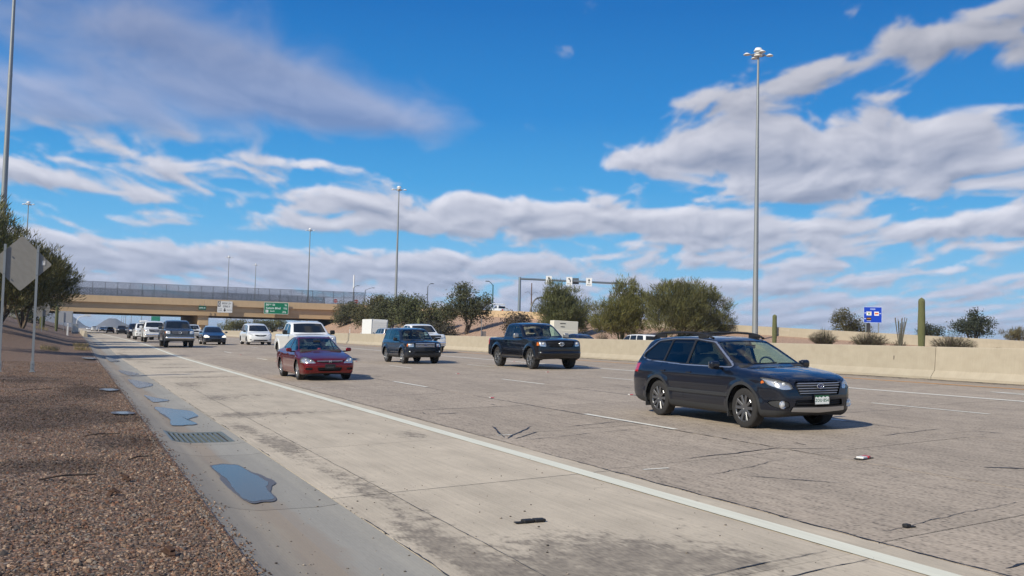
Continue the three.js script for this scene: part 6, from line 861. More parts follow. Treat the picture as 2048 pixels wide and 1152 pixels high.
function pickupSpec(P, h, { wb = 3.4, cab = 2.15, r = 0.40 } = {}) {
  const zf = wb / 2, zr = -wb / 2, N = zf + 0.95, B = zr - 1.05, cz = zf - 0.62;      // cz: cowl
  const ce = cz - cab;                                                                   // back of the cab
  return {
    h, paint: P, crisp: true, w: 2.03, r, arch: r + 0.075, zf, zr, tyre: 0.27, rim: rimGrey, inset: 0.05,
    low: [[N - 0.22, 0.42], [N - 0.05, 0.46], [N, 0.56], [N + 0.005, 0.85], [N - 0.02, 1.08], [N - 0.10, 1.19], [N - 0.4, 1.25], [cz + 0.3, 1.30], [cz, 1.30], [cz - 0.5, 1.27], [ce, 1.27], [B + 0.3, 1.285], [B + 0.02, 1.285], [B, 1.2], [B, 0.62], [B + 0.06, 0.52], [B + 0.5, 0.46]],
    top: [[cz + 0.25, 1.16], [cz + 0.12, 1.28], [cz - 0.58, 1.78], [cz - 0.80, 1.87], [cz - 1.3, 1.915], [ce + 0.35, 1.90], [ce + 0.12, 1.84], [ce, 1.30], [ce, 1.16]],
    form: { belt: 1.27, wBelt: 0.945, tumble: 0.20, frontIn: 0.10, frontFrom: zf + 0.2, frontPow: 2.6, cf: 0.10, cr: 0.02, k: 0.085, kTop: 0.09, rearIn: 0.02, wind: 0.10, beltIn: 0.045, flare: 0.03, crown: 0.035, crownTop: 0.05, rearTaper: 0.0, sillIn: 0.05, join: 0.03 },
    bed: { w: 0.80, z0: B + 0.10, z1: ce - 0.06, y: 0.80 },
    windows: [['side_window', [[cz - 0.26, 1.30], [cz - 0.32, 1.38], [cz - 0.70, 1.71], [cz - 1.18, 1.79], [cz - 1.20, 1.31]], midGlass], ['side_window', [[cz - 1.28, 1.31], [cz - 1.26, 1.79], [ce + 0.36, 1.77], [ce + 0.22, 1.31]], darkGlass]],
    screen: { y0: 1.335, y1: 1.80, w0: 0.80, w1: 0.68 }, back: { y0: 1.36, y1: 1.74, w0: 0.68, w1: 0.62 }, backGlass: clearGlass,
    front: [
      { name: 'grille', pts: mirrorSym([[0, 1.165], [0.60, 1.165], [0.62, 1.10], [0.50, 0.90], [0, 0.885]]), z0: zf, depth: 0.03, mat: trimBlack, edge: P, soft: 0 },
      { name: 'turn_lamp', pts: [[0.93, 0.97], [1.1, 0.97], [1.1, 1.12], [0.94, 1.12]], z0: N - 0.30, depth: 0.006, mat: amber, pair: true, wrap: true },
      { name: 'headlight', pts: [[0.64, 0.93], [0.66, 1.14], [0.94, 1.155], [0.93, 0.95]], z0: zf, depth: 0.008, mat: lampLens, bowl: lampBowl, pair: true, wrap: true },
      { name: 'intake', pts: mirrorSym([[0, 0.70], [0.55, 0.70], [0.52, 0.60], [0, 0.60]]), z0: zf, depth: 0.04, mat: trimBlack, soft: 0 },
    ],
    rear: [{ name: 'taillight', pts: [[0.80, 0.95], [0.80, 1.25], [1.1, 1.25], [1.1, 0.95]], z1: B + 0.2, wrap: true, mat: tailRed }],
    doors: [[[cz - 0.10, 0.56], [cz - 0.06, 1.0], [cz - 0.16, 1.26], [cz - 1.23, 1.275], [cz - 1.25, 0.56]], [[cz - 1.26, 0.56], [cz - 1.24, 1.275], [ce + 0.10, 1.275], [ce + 0.08, 0.56]]], handleY: 1.10,
    hood: [[-0.8, cz + 0.14], [0, cz + 0.2], [0.82, cz + 0.1], [0.84, zf + 0.3], [0.78, N - 0.12], [0, N - 0.09], [-0.8, N - 0.1]],
    mirror: { w: 0.24, h: 0.21, d: 0.13, y: 1.36, z: cz - 0.30, out: 0.04 },
    cabin: { w: 0.84, dashY: 1.17, dashZ: cz - 0.24, floor: 0.6, len: cab - 0.2, mid: (cz + ce) / 2, seat: 0.76, rows: [cz - 1.42, ce + 0.32], mirrorBack: 0.34 },
    N, B, cz, ce,
  };
}
function vanSpec(P, h) {
  return {
    h, paint: P, w: 1.98, r: 0.345, arch: 0.40, zf: 1.515, zr: -1.515, tyre: 0.235, rim: rimFive,
    low: [[2.25, 0.21], [2.43, 0.27], [2.50, 0.42], [2.49, 0.62], [2.42, 0.82], [2.28, 0.93], [2.0, 1.02], [1.7, 1.07], [1.4, 1.06], [0, 1.04], [-2.3, 1.08], [-2.52, 1.0], [-2.58, 0.7], [-2.56, 0.42], [-2.4, 0.28], [-1.8, 0.22]],
    top: [[1.85, 0.95], [1.70, 1.06], [0.82, 1.56], [0.55, 1.66], [0, 1.745], [-1, 1.775], [-2.0, 1.745], [-2.36, 1.68], [-2.55, 1.08], [-2.5, 0.95]],
    form: { belt: 1.05, wBelt: 0.90, tumble: 0.22, frontIn: 0.22, frontFrom: 1.6, cf: 0.17, k: 0.12, wind: 0.18, rearIn: 0.08 },
    windows: [['side_window', [[1.35, 1.08], [1.25, 1.14], [0.66, 1.50], [0.18, 1.58], [0.14, 1.085]], darkGlass], ['side_window', [[0.06, 1.085], [0.10, 1.60], [-1.05, 1.64], [-1.08, 1.10]], darkGlass], ['quarter_window', [[-1.16, 1.10], [-1.13, 1.64], [-2.0, 1.61], [-2.32, 1.16], [-2.1, 1.11]], darkGlass]],
    screen: { y0: 1.10, y1: 1.60, w0: 0.78, w1: 0.64 }, back: { y0: 1.15, y1: 1.6, w0: 0.7, w1: 0.6 },
    front: [
      { name: 'grille', pts: mirrorSym([[0, 0.79], [0.50, 0.83], [0.42, 0.74], [0.25, 0.69], [0, 0.685]]), z0: 1.8, depth: 0.03, mat: trimBlack, edge: chrome, soft: 0 },
      { name: 'headlight', pts: [[0.56, 0.74], [0.60, 0.82], [0.80, 0.93], [1.0, 0.97], [1.0, 0.88], [0.8, 0.80]], z0: 1.95, depth: 0.006, mat: lampLens, bowl: lampBowl, pair: true, wrap: true },
      { name: 'intake', pts: mirrorSym([[0, 0.43], [0.55, 0.43], [0.58, 0.34], [0, 0.33]]), z0: 1.8, depth: 0.04, mat: trimBlack, soft: 0 },
      { name: 'fog_recess', pts: [[0.68, 0.45], [0.86, 0.47], [0.84, 0.40], [0.68, 0.39]], z0: 1.8, depth: 0.02, mat: trimBlack, pair: true },
    ],
    rear: [{ name: 'taillight', pts: [[0.75, 0.9], [0.75, 1.2], [1.1, 1.2], [1.1, 0.9]], z1: -2.3, wrap: true, mat: tailRed }],
    doors: [[[1.42, 0.32], [1.45, 0.8], [1.34, 1.05], [0.10, 1.06], [0.08, 0.32]], [[0.07, 0.32], [0.09, 1.06], [-1.10, 1.08], [-1.12, 0.32]]], handleY: 0.93,
    mirror: { w: 0.2, h: 0.15, d: 0.12, y: 1.10, z: 1.24, out: 0.03, mat: trimBlack },
    cabin: { w: 0.78, dashY: 0.96, dashZ: 1.25, floor: 0.4, len: 3.6, mid: -0.4, seat: 0.58, rows: [0.1, -0.9], mirrorBack: 0.4 },
  };
}
function shrink(S, kx, ky, kz) {                         // the same shape at other proportions
  const P2 = (l) => l.map(([z, y]) => [z * kz, y * ky]); const o = { ...S, w: S.w * kx, zf: S.zf * kz, zr: S.zr * kz, low: P2(S.low), top: P2(S.top), windows: S.windows.map(([n, p, g]) => [n, P2(p), g]), doors: (S.doors ?? []).map(P2), handleY: S.handleY * ky };
  o.front = S.front.map((d) => ({ ...d, pts: d.pts.map(([x, y]) => [x * kx, y * ky]), z0: d.z0 * kz })); o.rear = S.rear.map((d) => ({ ...d, pts: d.pts.map(([x, y]) => [x * kx, y * ky]), z1: d.z1 * kz }));
  o.screen = { y0: S.screen.y0 * ky, y1: S.screen.y1 * ky, w0: S.screen.w0 * kx, w1: S.screen.w1 * kx }; if (S.back) o.back = { y0: S.back.y0 * ky, y1: S.back.y1 * ky, w0: S.back.w0 * kx, w1: S.back.w1 * kx };
  o.form = { ...S.form, belt: S.form.belt * ky, wBelt: S.form.wBelt * kx, frontFrom: (S.form.frontFrom ?? 1.5) * kz }; o.mirror = { ...S.mirror, y: S.mirror.y * ky, z: S.mirror.z * kz }; if (S.hood) o.hood = S.hood.map(([x, z]) => [x * kx, z * kz]);
  const c = S.cabin; o.cabin = { ...c, w: c.w * kx, dashY: c.dashY * ky, dashZ: c.dashZ * kz, floor: c.floor * ky, len: c.len * kz, mid: c.mid * kz, rows: c.rows.map((z) => z * kz), seat: c.seat * ky };
  return o;
}
function distant(S) { return { ...S, far: true, doors: [], hood: null, screenGlass: farGlass, backGlass: farGlass, windows: S.windows.map(([n, p]) => [n, p, farGlass]), front: S.front.map((d) => (d.name === 'headlight' ? { ...d, mat: lampFar, bowl: null } : d)) }; }
const lampFar = new THREE.MeshPhysicalMaterial({ color: lin(0.72, 0.72, 0.70), roughness: 0.12, metalness: 0.3, clearcoat: 1 });

// ------------------------------------------------------------------ fittings
function slats(G, ys, half, z, bow, mat, r = 0.012, name = 'grille_bar') { for (const [y, w] of ys) mesh(name, tube([-1, -0.5, 0, 0.5, 1].map((t) => [t * w, y, z - bow * (t * w) * (t * w)]), r, 10, 6), mat, G); }
function oval(rx, ry, x, y, z, mat, G, name = 'emblem', tubeR = 0.006) { const p = []; for (let k = 0; k < 24; k++) { const a = k / 24 * 6.2832; p.push(new THREE.Vector3(Math.cos(a) * rx, Math.sin(a) * ry, 0)); } const g = new THREE.TubeGeometry(new THREE.CatmullRomCurve3(p, true), 32, tubeR, 6, true); g.translate(x, y, z); return mesh(name, g, mat, G); }
function wagonFittings(G) {
  slats(G, [[0.82, 0.45], [0.78, 0.46], [0.735, 0.44], [0.69, 0.42], [0.65, 0.40]], 0, 2.312, 0.17, metal(0.45, 0.46, 0.48, 0.35), 0.011);
  const e = oval(0.072, 0.04, 0, 0.772, 2.338, chrome, G); const fill = new THREE.CircleGeometry(0.07, 24); fill.scale(1, 0.55, 1); fill.translate(0, 0.772, 2.336); mesh('emblem_field', fill, matte(0.01, 0.02, 0.09, 0.3), e); for (const [x, y] of [[-0.03, 0.008], [0.012, 0.0], [0.035, 0.006], [0.022, -0.014], [0.005, -0.016]]) { const st = new THREE.SphereGeometry(0.008, 8, 6); st.translate(x, 0.772 + y, 2.338); mesh('emblem_star', st, chrome, e); }
  slats(G, [[0.51, 0.48], [0.475, 0.49]], 0, 2.312, 0.17, trimBlack, 0.010, 'intake_bar');
  licence(G, 'ZOU\u00b7854', 0.545, 2.368, 'hill');
  for (const s of [-1, 1]) { const l = new THREE.SphereGeometry(0.056, 20, 14); l.scale(1, 1, 0.45); l.translate(s * 0.715, 0.462, 2.215); const f = mesh('fog_light', l, lampFar, G); const rg = new THREE.TorusGeometry(0.062, 0.010, 8, 24); rg.translate(s * 0.715, 0.462, 2.22); mesh('fog_light_ring', rg, chrome, f);
    for (const [x, y, z, r] of [[0.64, 0.80, 2.15, 0.04], [0.745, 0.825, 2.07, 0.034]]) { const b = new THREE.SphereGeometry(r, 14, 10); b.translate(s * x, y, z); mesh('lamp_projector', b, lampFar, G); }
    // roof rails with raised feet
    const rail = tube([[s * 0.585, 1.565, 0.10], [s * 0.60, 1.625, -0.10], [s * 0.605, 1.662, -0.5], [s * 0.605, 1.668, -1.1], [s * 0.60, 1.635, -1.75], [s * 0.585, 1.55, -2.0]], 0.023, 28, 8); rail.scale(1, 1, 1); const rm = mesh('roof_rail', rail, trimBlack, G); for (const z of [-0.2, -1.65]) mesh('rail_foot', rbox(0.05, 0.075, 0.32, 0.02, s * 0.60, 1.60, z), trimBlack, rm);
    mesh('side_moulding', rbox(0.03, 0.07, 1.9, 0.012, s * 0.918, 0.56, 0.0), cladGrey, G); mesh('mud_flap', rbox(0.2, 0.26, 0.02, 0.008, s * 0.80, 0.30, 0.93), cladGrey, G); mesh('mud_flap', rbox(0.2, 0.26, 0.02, 0.008, s * 0.80, 0.30, -1.82), cladGrey, G);
  }
  mesh('wiper', bar([-0.62, 1.115, 1.17], [0.02, 1.135, 1.18], 0.011), trimBlack, G); mesh('wiper', bar([0.06, 1.125, 1.18], [0.62, 1.12, 1.17], 0.011), trimBlack, G);
}
function sedanFittings(G) {
  slats(G, [[0.645, 0.42]], 0, 2.318, 0.17, chrome, 0.010); slats(G, [[0.60, 0.30]], 0, 2.315, 0.17, trimBlack, 0.008);
  const hm = [rbox(0.018, 0.085, 0.018, 0.006, -0.03, 0.632, 2.347), rbox(0.018, 0.085, 0.018, 0.006, 0.03, 0.632, 2.347), rbox(0.05, 0.018, 0.018, 0.006, 0, 0.632, 2.347)]; mesh('emblem', merge(hm), chrome, G);
  const p = mesh('plate_holder', rbox(0.34, 0.15, 0.02, 0.01, 0, 0.47, 2.355), trimBlack, G); const t = new THREE.PlaneGeometry(0.28, 0.07); t.translate(0, 0.445, 2.3665); mesh('plate_face', t, faceMat(canvasTex(256, 64, (c) => { c.fillStyle = '#141414'; c.fillRect(0, 0, 256, 64); c.fillStyle = '#6a6a6a'; for (let k = 0; k < 6; k++) { c.fillRect(20 + k * 37, 16, 8, 34); c.fillRect(20 + k * 37, k % 2 ? 16 : 42, 24, 8); } })), p);
  slats(G, [[0.40, 0.40], [0.36, 0.38]], 0, 2.305, 0.17, trimBlack, 0.008, 'intake_bar');
  for (const s of [-1, 1]) for (const [x, y, z] of [[0.60, 0.645, 2.20], [0.74, 0.685, 2.10]]) { const b = new THREE.SphereGeometry(0.035, 12, 8); b.translate(s * x, y, z); mesh('lamp_projector', b, lampFar, G); }
  mesh('dash_toy', (() => { const g = new THREE.SphereGeometry(0.075, 14, 10); g.scale(1, 0.75, 0.8); g.translate(0.02, 0.985, 0.66); return g; })(), matte(0.4, 0.02, 0.03, 0.7), G);
}
function suvFittings(G) {
  slats(G, [[0.955, 0.47], [0.885, 0.47], [0.81, 0.47]], 0, 2.152, 0.10, chrome, 0.020); for (const x of [-0.3, -0.1, 0.1, 0.3]) mesh('grille_post', box(0.012, 0.17, 0.02, x, 0.88, 2.13 - 0.1 * x * x), trimBlack, G);
  const e = oval(0.085, 0.036, 0, 0.885, 2.178, chrome, G); const fill = new THREE.CircleGeometry(0.083, 24); fill.scale(1, 0.42, 1); fill.translate(0, 0.885, 2.176); mesh('emblem_field', fill, matte(0.01, 0.02, 0.10, 0.3), e);
  for (const s of [-1, 1]) { mesh('roof_rail', tube([[s * 0.60, 1.69, 0.0], [s * 0.61, 1.745, -0.2], [s * 0.61, 1.755, -1.2], [s * 0.60, 1.70, -1.65]], 0.02, 20, 6), trimBlack, G); const l = new THREE.SphereGeometry(0.04, 14, 10); l.scale(1, 1, 0.4); l.translate(s * 0.73, 0.585, 2.085); mesh('fog_light', l, lampFar, G); const b = new THREE.SphereGeometry(0.05, 12, 8); b.translate(s * 0.66, 0.89, 2.04); mesh('lamp_projector', b, lampFar, G); }
}
function pickupFittings(style) { return (G, S) => {
  const z = S.N - 0.012;
  if (style === 'bowtie') { slats(G, [[1.025, 0.58]], 0, z + 0.012, 0.10, chrome, 0.03); mesh('emblem', merge([box(0.30, 0.06, 0.03, 0, 1.025, z + 0.04), box(0.12, 0.11, 0.028, 0, 1.025, z + 0.04)]), trimBlack, G); }
  else if (style === 'chrome') { slats(G, [[1.12, 0.55], [1.06, 0.54], [1.0, 0.52], [0.94, 0.50]], 0, z, 0.10, metal(0.5, 0.51, 0.52, 0.3), 0.014); oval(0.10, 0.07, 0, 1.03, z + 0.03, chrome, G, 'emblem', 0.012); oval(0.045, 0.065, 0, 1.03, z + 0.03, chrome, G, 'emblem', 0.010); }
  else { slats(G, [[1.10, 0.54], [1.03, 0.53], [0.96, 0.51]], 0, z, 0.10, trimBlack, 0.016); const e = oval(0.11, 0.075, 0, 1.03, z + 0.03, chrome, G, 'emblem', 0.012); oval(0.045, 0.068, 0, 1.03, z + 0.032, chrome, G, 'emblem', 0.010); oval(0.07, 0.028, 0, 1.068, z + 0.031, chrome, G, 'emblem', 0.010); }
  mesh('front_bumper', (() => { const p = []; const n = 24; const g = tube([-1, -0.9, -0.5, 0, 0.5, 0.9, 1].map((t) => [t * 0.91, 0.66, z + 0.03 - 0.14 * t * t - (Math.abs(t) > 0.95 ? 0.08 : 0)]), 0.085, 24, 10); g.scale(1, 1, 1); return g; })(), style === 'dark' ? S.paint : chrome, G);
  mesh('rear_bumper', rbox(1.85, 0.16, 0.12, 0.04, 0, 0.62, S.B - 0.03), style === 'dark' ? S.paint : chrome, G);
  for (const s of [-1, 1]) { const b = new THREE.SphereGeometry(0.05, 12, 8); b.translate(s * 0.76, 1.05, S.N - 0.11); mesh('lamp_projector', b, lampFar, G); mesh('side_step', bar([s * 0.98, 0.44, S.cz - 0.2], [s * 0.98, 0.44, S.ce + 0.1], 0.04, 8), trimBlack, G); }
  mesh('bed_floor', box(1.58, 0.02, S.bed.z1 - S.bed.z0, 0, 0.80, (S.bed.z0 + S.bed.z1) / 2), trimBlack, G);
}; }
const litLamp = new THREE.MeshPhysicalMaterial({ color: lin(0.9, 0.88, 0.8), roughness: 0.15, clearcoat: 1, emissive: lin(1, 0.9, 0.65), emissiveIntensity: 0.9 });
function distantPickup(S, h) { return { ...distant(S), N: S.N, B: S.B, cz: S.cz, ce: S.ce, bed: S.bed, h }; }
// ================================================================== the traffic
const white = paint(0.72, 0.73, 0.73, 0.0, 0.45), TILT = Math.atan(CROSS);
function drive(G, x, z, scale, name, label, category, group, back) { G.position.set(x, roadY(x, z), z); G.rotation.z = back ? -Math.atan(x > MEDIAN_X ? -CROSS : CROSS) : Math.atan((roadY(x + 0.8, z) - roadY(x - 0.8, z)) / 1.6); if (back) G.rotation.y = Math.PI; if (scale !== 1) G.scale.setScalar(scale); delete G.userData.driver; return place(G, name, label, category, group); }
const people = seatedPerson(5);
function driver(G, at, scale, shirt, label) { const g = new THREE.Group(), cl = mesh('clothing', people.cloth, matte(...shirt, 0.9), g); mesh('skin', people.skin, matte(0.36, 0.21, 0.14, 0.6), g); mesh('hair', people.hair, matte(0.03, 0.02, 0.015, 0.7), g); g.position.copy(at).multiplyScalar(scale).applyQuaternion(G.quaternion).add(G.position); g.quaternion.copy(G.quaternion); g.scale.setScalar(scale * 0.93); place(g, 'person', label, 'person', 'drivers at the wheel'); }
const near = 'vehicles driving toward the viewer', away = 'vehicles on the far carriageway';
{ // dark blue-grey wagon, nearest
  const S = wagonSpec(paint(0.0075, 0.011, 0.021, 0.4, 0.35), 0.028), G = buildCar(S), d = G.userData.driver; wagonFittings(G);
  drive(G, 5.66, -14.42, 0.935, 'station_wagon', 'dark blue-grey station wagon with roof rails, nearest of the traffic', 'car', near); driver(G, d, 0.935, [0.03, 0.03, 0.035], 'driver in dark clothes at the wheel of the near station wagon');
}
{ // dark red sedan
  const S = sedanSpec(paint(0.20, 0.004, 0.009, 0.72, 0.36), 0.034), G = buildCar(S), d = G.userData.driver; sedanFittings(G);
  drive(G, 1.93, -31.75, 0.94, 'red_sedan', 'dark red sedan in the lane beside the shoulder', 'car', near); driver(G, d, 0.94, [0.05, 0.05, 0.06], 'driver at the wheel of the dark red sedan');
}
{ // black lifted pickup
  const S = pickupSpec(paint(0.0035, 0.0045, 0.008, 0.3, 0.3), 0.038, { wb: 3.35, cab: 2.2, r: 0.43 }); S.mirror = { ...S.mirror, mat: metal(0.45, 0.43, 0.40, 0.3) };
  const G = buildCar(S), d = G.userData.driver; pickupFittings('dark')(G, S);
  drive(G, 12.52, -37.3, 0.985, 'black_pickup', 'black lifted pickup truck with beige mirrors in front of the median wall', 'pickup', near); driver(G, d, 0.985, [0.06, 0.06, 0.065], 'driver at the wheel of the black pickup');
}
{ // dark blue compact SUV
  const S = suvSpec(paint(0.007, 0.014, 0.027, 0.3, 0.35), 0.04), G = buildCar(S), d = G.userData.driver; suvFittings(G);
  drive(G, 9.36, -44.2, 0.97, 'blue_suv', 'dark blue compact SUV with a chrome grille, left of the black pickup', 'car', near); driver(G, d, 0.97, [0.10, 0.10, 0.11], 'driver at the wheel of the dark blue SUV');
}
{ // white pickup behind the sedan
  const S = distantPickup(pickupSpec(white, 0.045, { wb: 3.6, cab: 2.25, r: 0.41 }), 0.045); S.mirror = { ...S.mirror, mat: trimBlack }; const G = buildCar(S); pickupFittings('plain')(G, S);
  drive(G, 5.62, -50.2, 1.03, 'white_pickup', 'white pickup truck partly hidden behind the dark red sedan', 'pickup', near);
}
{ // white pickup with a bow-tie grille
  const S = distantPickup(pickupSpec(white, 0.045, { wb: 3.6, cab: 2.35, r: 0.41 }), 0.045); S.mirror = { ...S.mirror, mat: trimBlack }; const G = buildCar(S); pickupFittings('bowtie')(G, S);
  drive(G, 16.1, -62.8, 1.0, 'white_pickup', 'white pickup truck half hidden behind the dark blue SUV', 'pickup', near);
}
{ const G = buildCar(distant(vanSpec(white, 0.05))); oval(0.07, 0.045, 0, 0.80, 2.44, chrome, G); drive(G, 9.35, -87.5, 1.06, 'white_minivan', 'white minivan with a dark smiling grille left of the white pickup', 'van', near); }
{ const S = distant(shrink(sedanSpec(paint(0.028, 0.042, 0.07, 0.5, 0.35), 0.05), 0.97, 1.0, 0.93)); S.front.forEach((d) => { if (d.name === 'headlight') d.mat = litLamp; }); const G = buildCar(S); drive(G, 5.55, -86.5, 1.06, 'blue_sedan', 'small grey-blue sedan with its headlights on', 'car', near); }
{ const S = distantPickup(pickupSpec(paint(0.075, 0.085, 0.095, 0.6, 0.35), 0.05, { wb: 3.7, cab: 2.5, r: 0.41 }), 0.05), G = buildCar(S); pickupFittings('chrome')(G, S); drive(G, 1.75, -77.0, 1.04, 'grey_pickup', 'steel-grey pickup truck leading the left lane', 'pickup', near); }
{ const S = distantPickup(pickupSpec(white, 0.06, { wb: 3.6, cab: 2.4 }), 0.06), G = buildCar(S); pickupFittings('chrome')(G, S); drive(G, 1.75, -99.5, 1.04, 'white_pickup', 'white pickup truck just behind the steel-grey pickup', 'pickup', near); }
const bigSuv = (P, h) => { const S = suvSpec(P, h); return shrink(S, 1.1, 1.08, 1.12); };
{ const G = buildCar(distant(bigSuv(white, 0.06))); drive(G, 1.9, -117, 1.03, 'white_suv', 'white SUV following the white pickup in the left lane', 'car', near); mesh('roof_box', rbox(0.9, 0.22, 1.3, 0.08, 0, 2.0, -0.4), white, G); }
{ const G = buildCar(distant(shrink(suvSpec(paint(0.004, 0.004, 0.006, 0.3, 0.3), 0.06), 1.06, 1.02, 1.08))); for (let k = -3; k <= 3; k++) mesh('grille_bar', rbox(0.07, 0.14, 0.02, 0.01, k * 0.13, 0.90, 2.32 - 0.02 * Math.abs(k)), silver, G); drive(G, 1.9, -130, 1.1, 'black_suv', 'black SUV with a slotted grille, left of the white vehicles', 'car', near); }
{ const G = buildCar(distant(bigSuv(white, 0.065))); drive(G, 9.6, -140, 1.03, 'white_suv', 'white SUV just behind the small grey-blue sedan', 'car', near); const A = G;
  const specs = [[0.9, -345, 'white', 'white SUV in the distant queue, left of the dark cars'], [3.05, -262, 'red', 'red car in the distant queue under the overpass'], [3.3, -345, 'dark', 'dark car in the distant queue, left of the red car'], [4.9, -360, 'green', 'dark green car in the distant queue, touching the red car'], [9.3, -370, 'silver', 'silver car in the distant queue, right of the red car'], [3.6, -212, 'dark', 'dark SUV tucked against the black SUV'], [8.9, -255, 'red', 'red SUV roof showing right of the black SUV'], [13, -300, 'tan', 'tan vehicle in the distance right of the black SUV'], [-0.4 + 2, -540, 'white', 'tiny white car, leftmost of the distant queue'], [0.9 + 2, -470, 'white', 'tiny white car, second from the left of the distant queue'], [2.5, -415, 'silver', 'tiny pale car, third from the left of the distant queue'], [13.5, -172, 'white', 'white car roof between the pier and the small grey-blue sedan'], [6.2, -430, 'white', 'white van rising above the red car in the queue']];
  const paints = { white, red: paint(0.22, 0.008, 0.01), dark: paint(0.008, 0.009, 0.012), green: paint(0.01, 0.03, 0.03), silver: paint(0.35, 0.36, 0.37, 0.5), tan: paint(0.36, 0.30, 0.2) };
  const farSuv = buildCar(distant(suvSpec(white, 0.085))), farCar = buildCar(distant(sedanSpec(white, 0.085))), farVan = buildCar(distant(vanSpec(white, 0.09)));
  specs.forEach(([x, z, c, label]) => { const src = /van/.test(label) ? farVan : /SUV/.test(label) ? farSuv : farCar, K = src.clone(); K.traverse((o) => { if (o.isMesh && o.material === white) o.material = paints[c]; }); drive(K, x, z, 1.04, 'distant_' + (/van/.test(label) ? 'van' : /SUV/.test(label) ? 'suv' : 'car'), label, 'car', 'distant queue of traffic'); });
}
// --- the other direction, showing above the median wall
{ const G = buildCar(distant(bigSuv(white, 0.06))); drive(G, 34, -64, 0.98, 'white_suv', 'white SUV roof showing above the median wall left of the near wagon', 'car', away, true); }
{ const G = buildCar(distant(shrink(suvSpec(paint(0.45, 0.46, 0.47, 0.4), 0.065), 1.05, 1.05, 1.05))); drive(G, 28.5, -112, 1.1, 'silver_suv', 'silver SUV roof above the median wall in front of the box truck', 'car', away, true); }
{ const G = buildCar(distant(shrink(sedanSpec(paint(0.012, 0.016, 0.05), 0.065), 1, 1.08, 1))); drive(G, 27.5, -61.8, 1.0, 'dark_car', 'dark blue car roof above the wall right behind the black pickup', 'car', away, true); }
{ // white box truck
  const S = distantPickup(pickupSpec(white, 0.07, { wb: 4.4, cab: 1.7, r: 0.42 }), 0.07); S.bed = null; const G = buildCar(S);
  const boxW = mesh('cargo_box', rbox(2.4, 2.35, 4.9, 0.05, 0, 2.25, -1.55), matte(0.74, 0.75, 0.74, 0.5), G); mesh('roll_door', box(2.05, 2.0, 0.03, 0, 2.17, -4.015), matte(0.66, 0.66, 0.64, 0.6), boxW); for (let k = 0; k < 7; k++) mesh('door_panel', box(2.0, 0.265, 0.02, 0, 1.31 + k * 0.285, -4.035), matte(0.70, 0.70, 0.68, 0.6), boxW); for (const s of [-1, 1]) mesh('corner_post', box(0.1, 2.3, 0.04, s * 1.13, 2.25, -4.01), silver, boxW);
  drive(G, 34, -137, 1.0, 'box_truck', 'white box truck above the median wall near the overpass', 'truck', away, true);
}
{ // white service truck with a ladder rack
  const S = distantPickup(pickupSpec(white, 0.06, { wb: 3.8, cab: 1.8, r: 0.41 }), 0.06); S.bed = null; const G = buildCar(S), cream = matte(0.70, 0.66, 0.55, 0.5);
  mesh('service_body', rbox(2.2, 1.0, 2.75, 0.04, 0, 1.45, S.ce - 1.45), cream, G); const hi = mesh('tool_locker', rbox(2.2, 0.75, 0.7, 0.04, 0, 2.3, S.ce - 2.45), cream, G); for (const [y, w] of [[2.46, 0.5], [2.2, 0.35]]) mesh('locker_vent', box(w, 0.05, 0.02, 0.3, y, S.ce - 2.81), trimBlack, hi);
  for (const s of [-1, 1]) mesh('ladder_rack', merge([bar([s * 0.8, 2.38, 1.3], [s * 0.8, 2.38, S.ce - 1.9], 0.06), bar([s * 0.8, 1.85, S.ce + 0.3], [s * 0.8, 2.38, S.ce + 0.3], 0.03)]), trimBlack, G);
  mesh('beacon', cyl(0.07, 0.05, 0.14, 10, 0.3, 2.42, S.ce - 0.6), trimBlack, G);
  drive(G, 30.5, -72.5, 1.0, 'service_truck', 'white service truck with a black ladder rack behind the black pickup', 'truck', away, true);
}
{ // white truck on the ramp above the tan wall
  const S = distantPickup(pickupSpec(white, 0.08, { wb: 3.8, cab: 1.8 }), 0.08), G = buildCar(S); mesh('pipe_rack', bar([0.7, 2.1, 2.2], [0.7, 2.1, -3.2], 0.1), white, G); G.position.set(63.5, rampY(-158) + 0.02, -158); G.rotation.y = Math.PI; G.rotation.x = 0.035; delete G.userData.driver; place(G, 'white_truck', 'white truck carrying a long pipe on the ramp above the tan wall', 'truck');
}
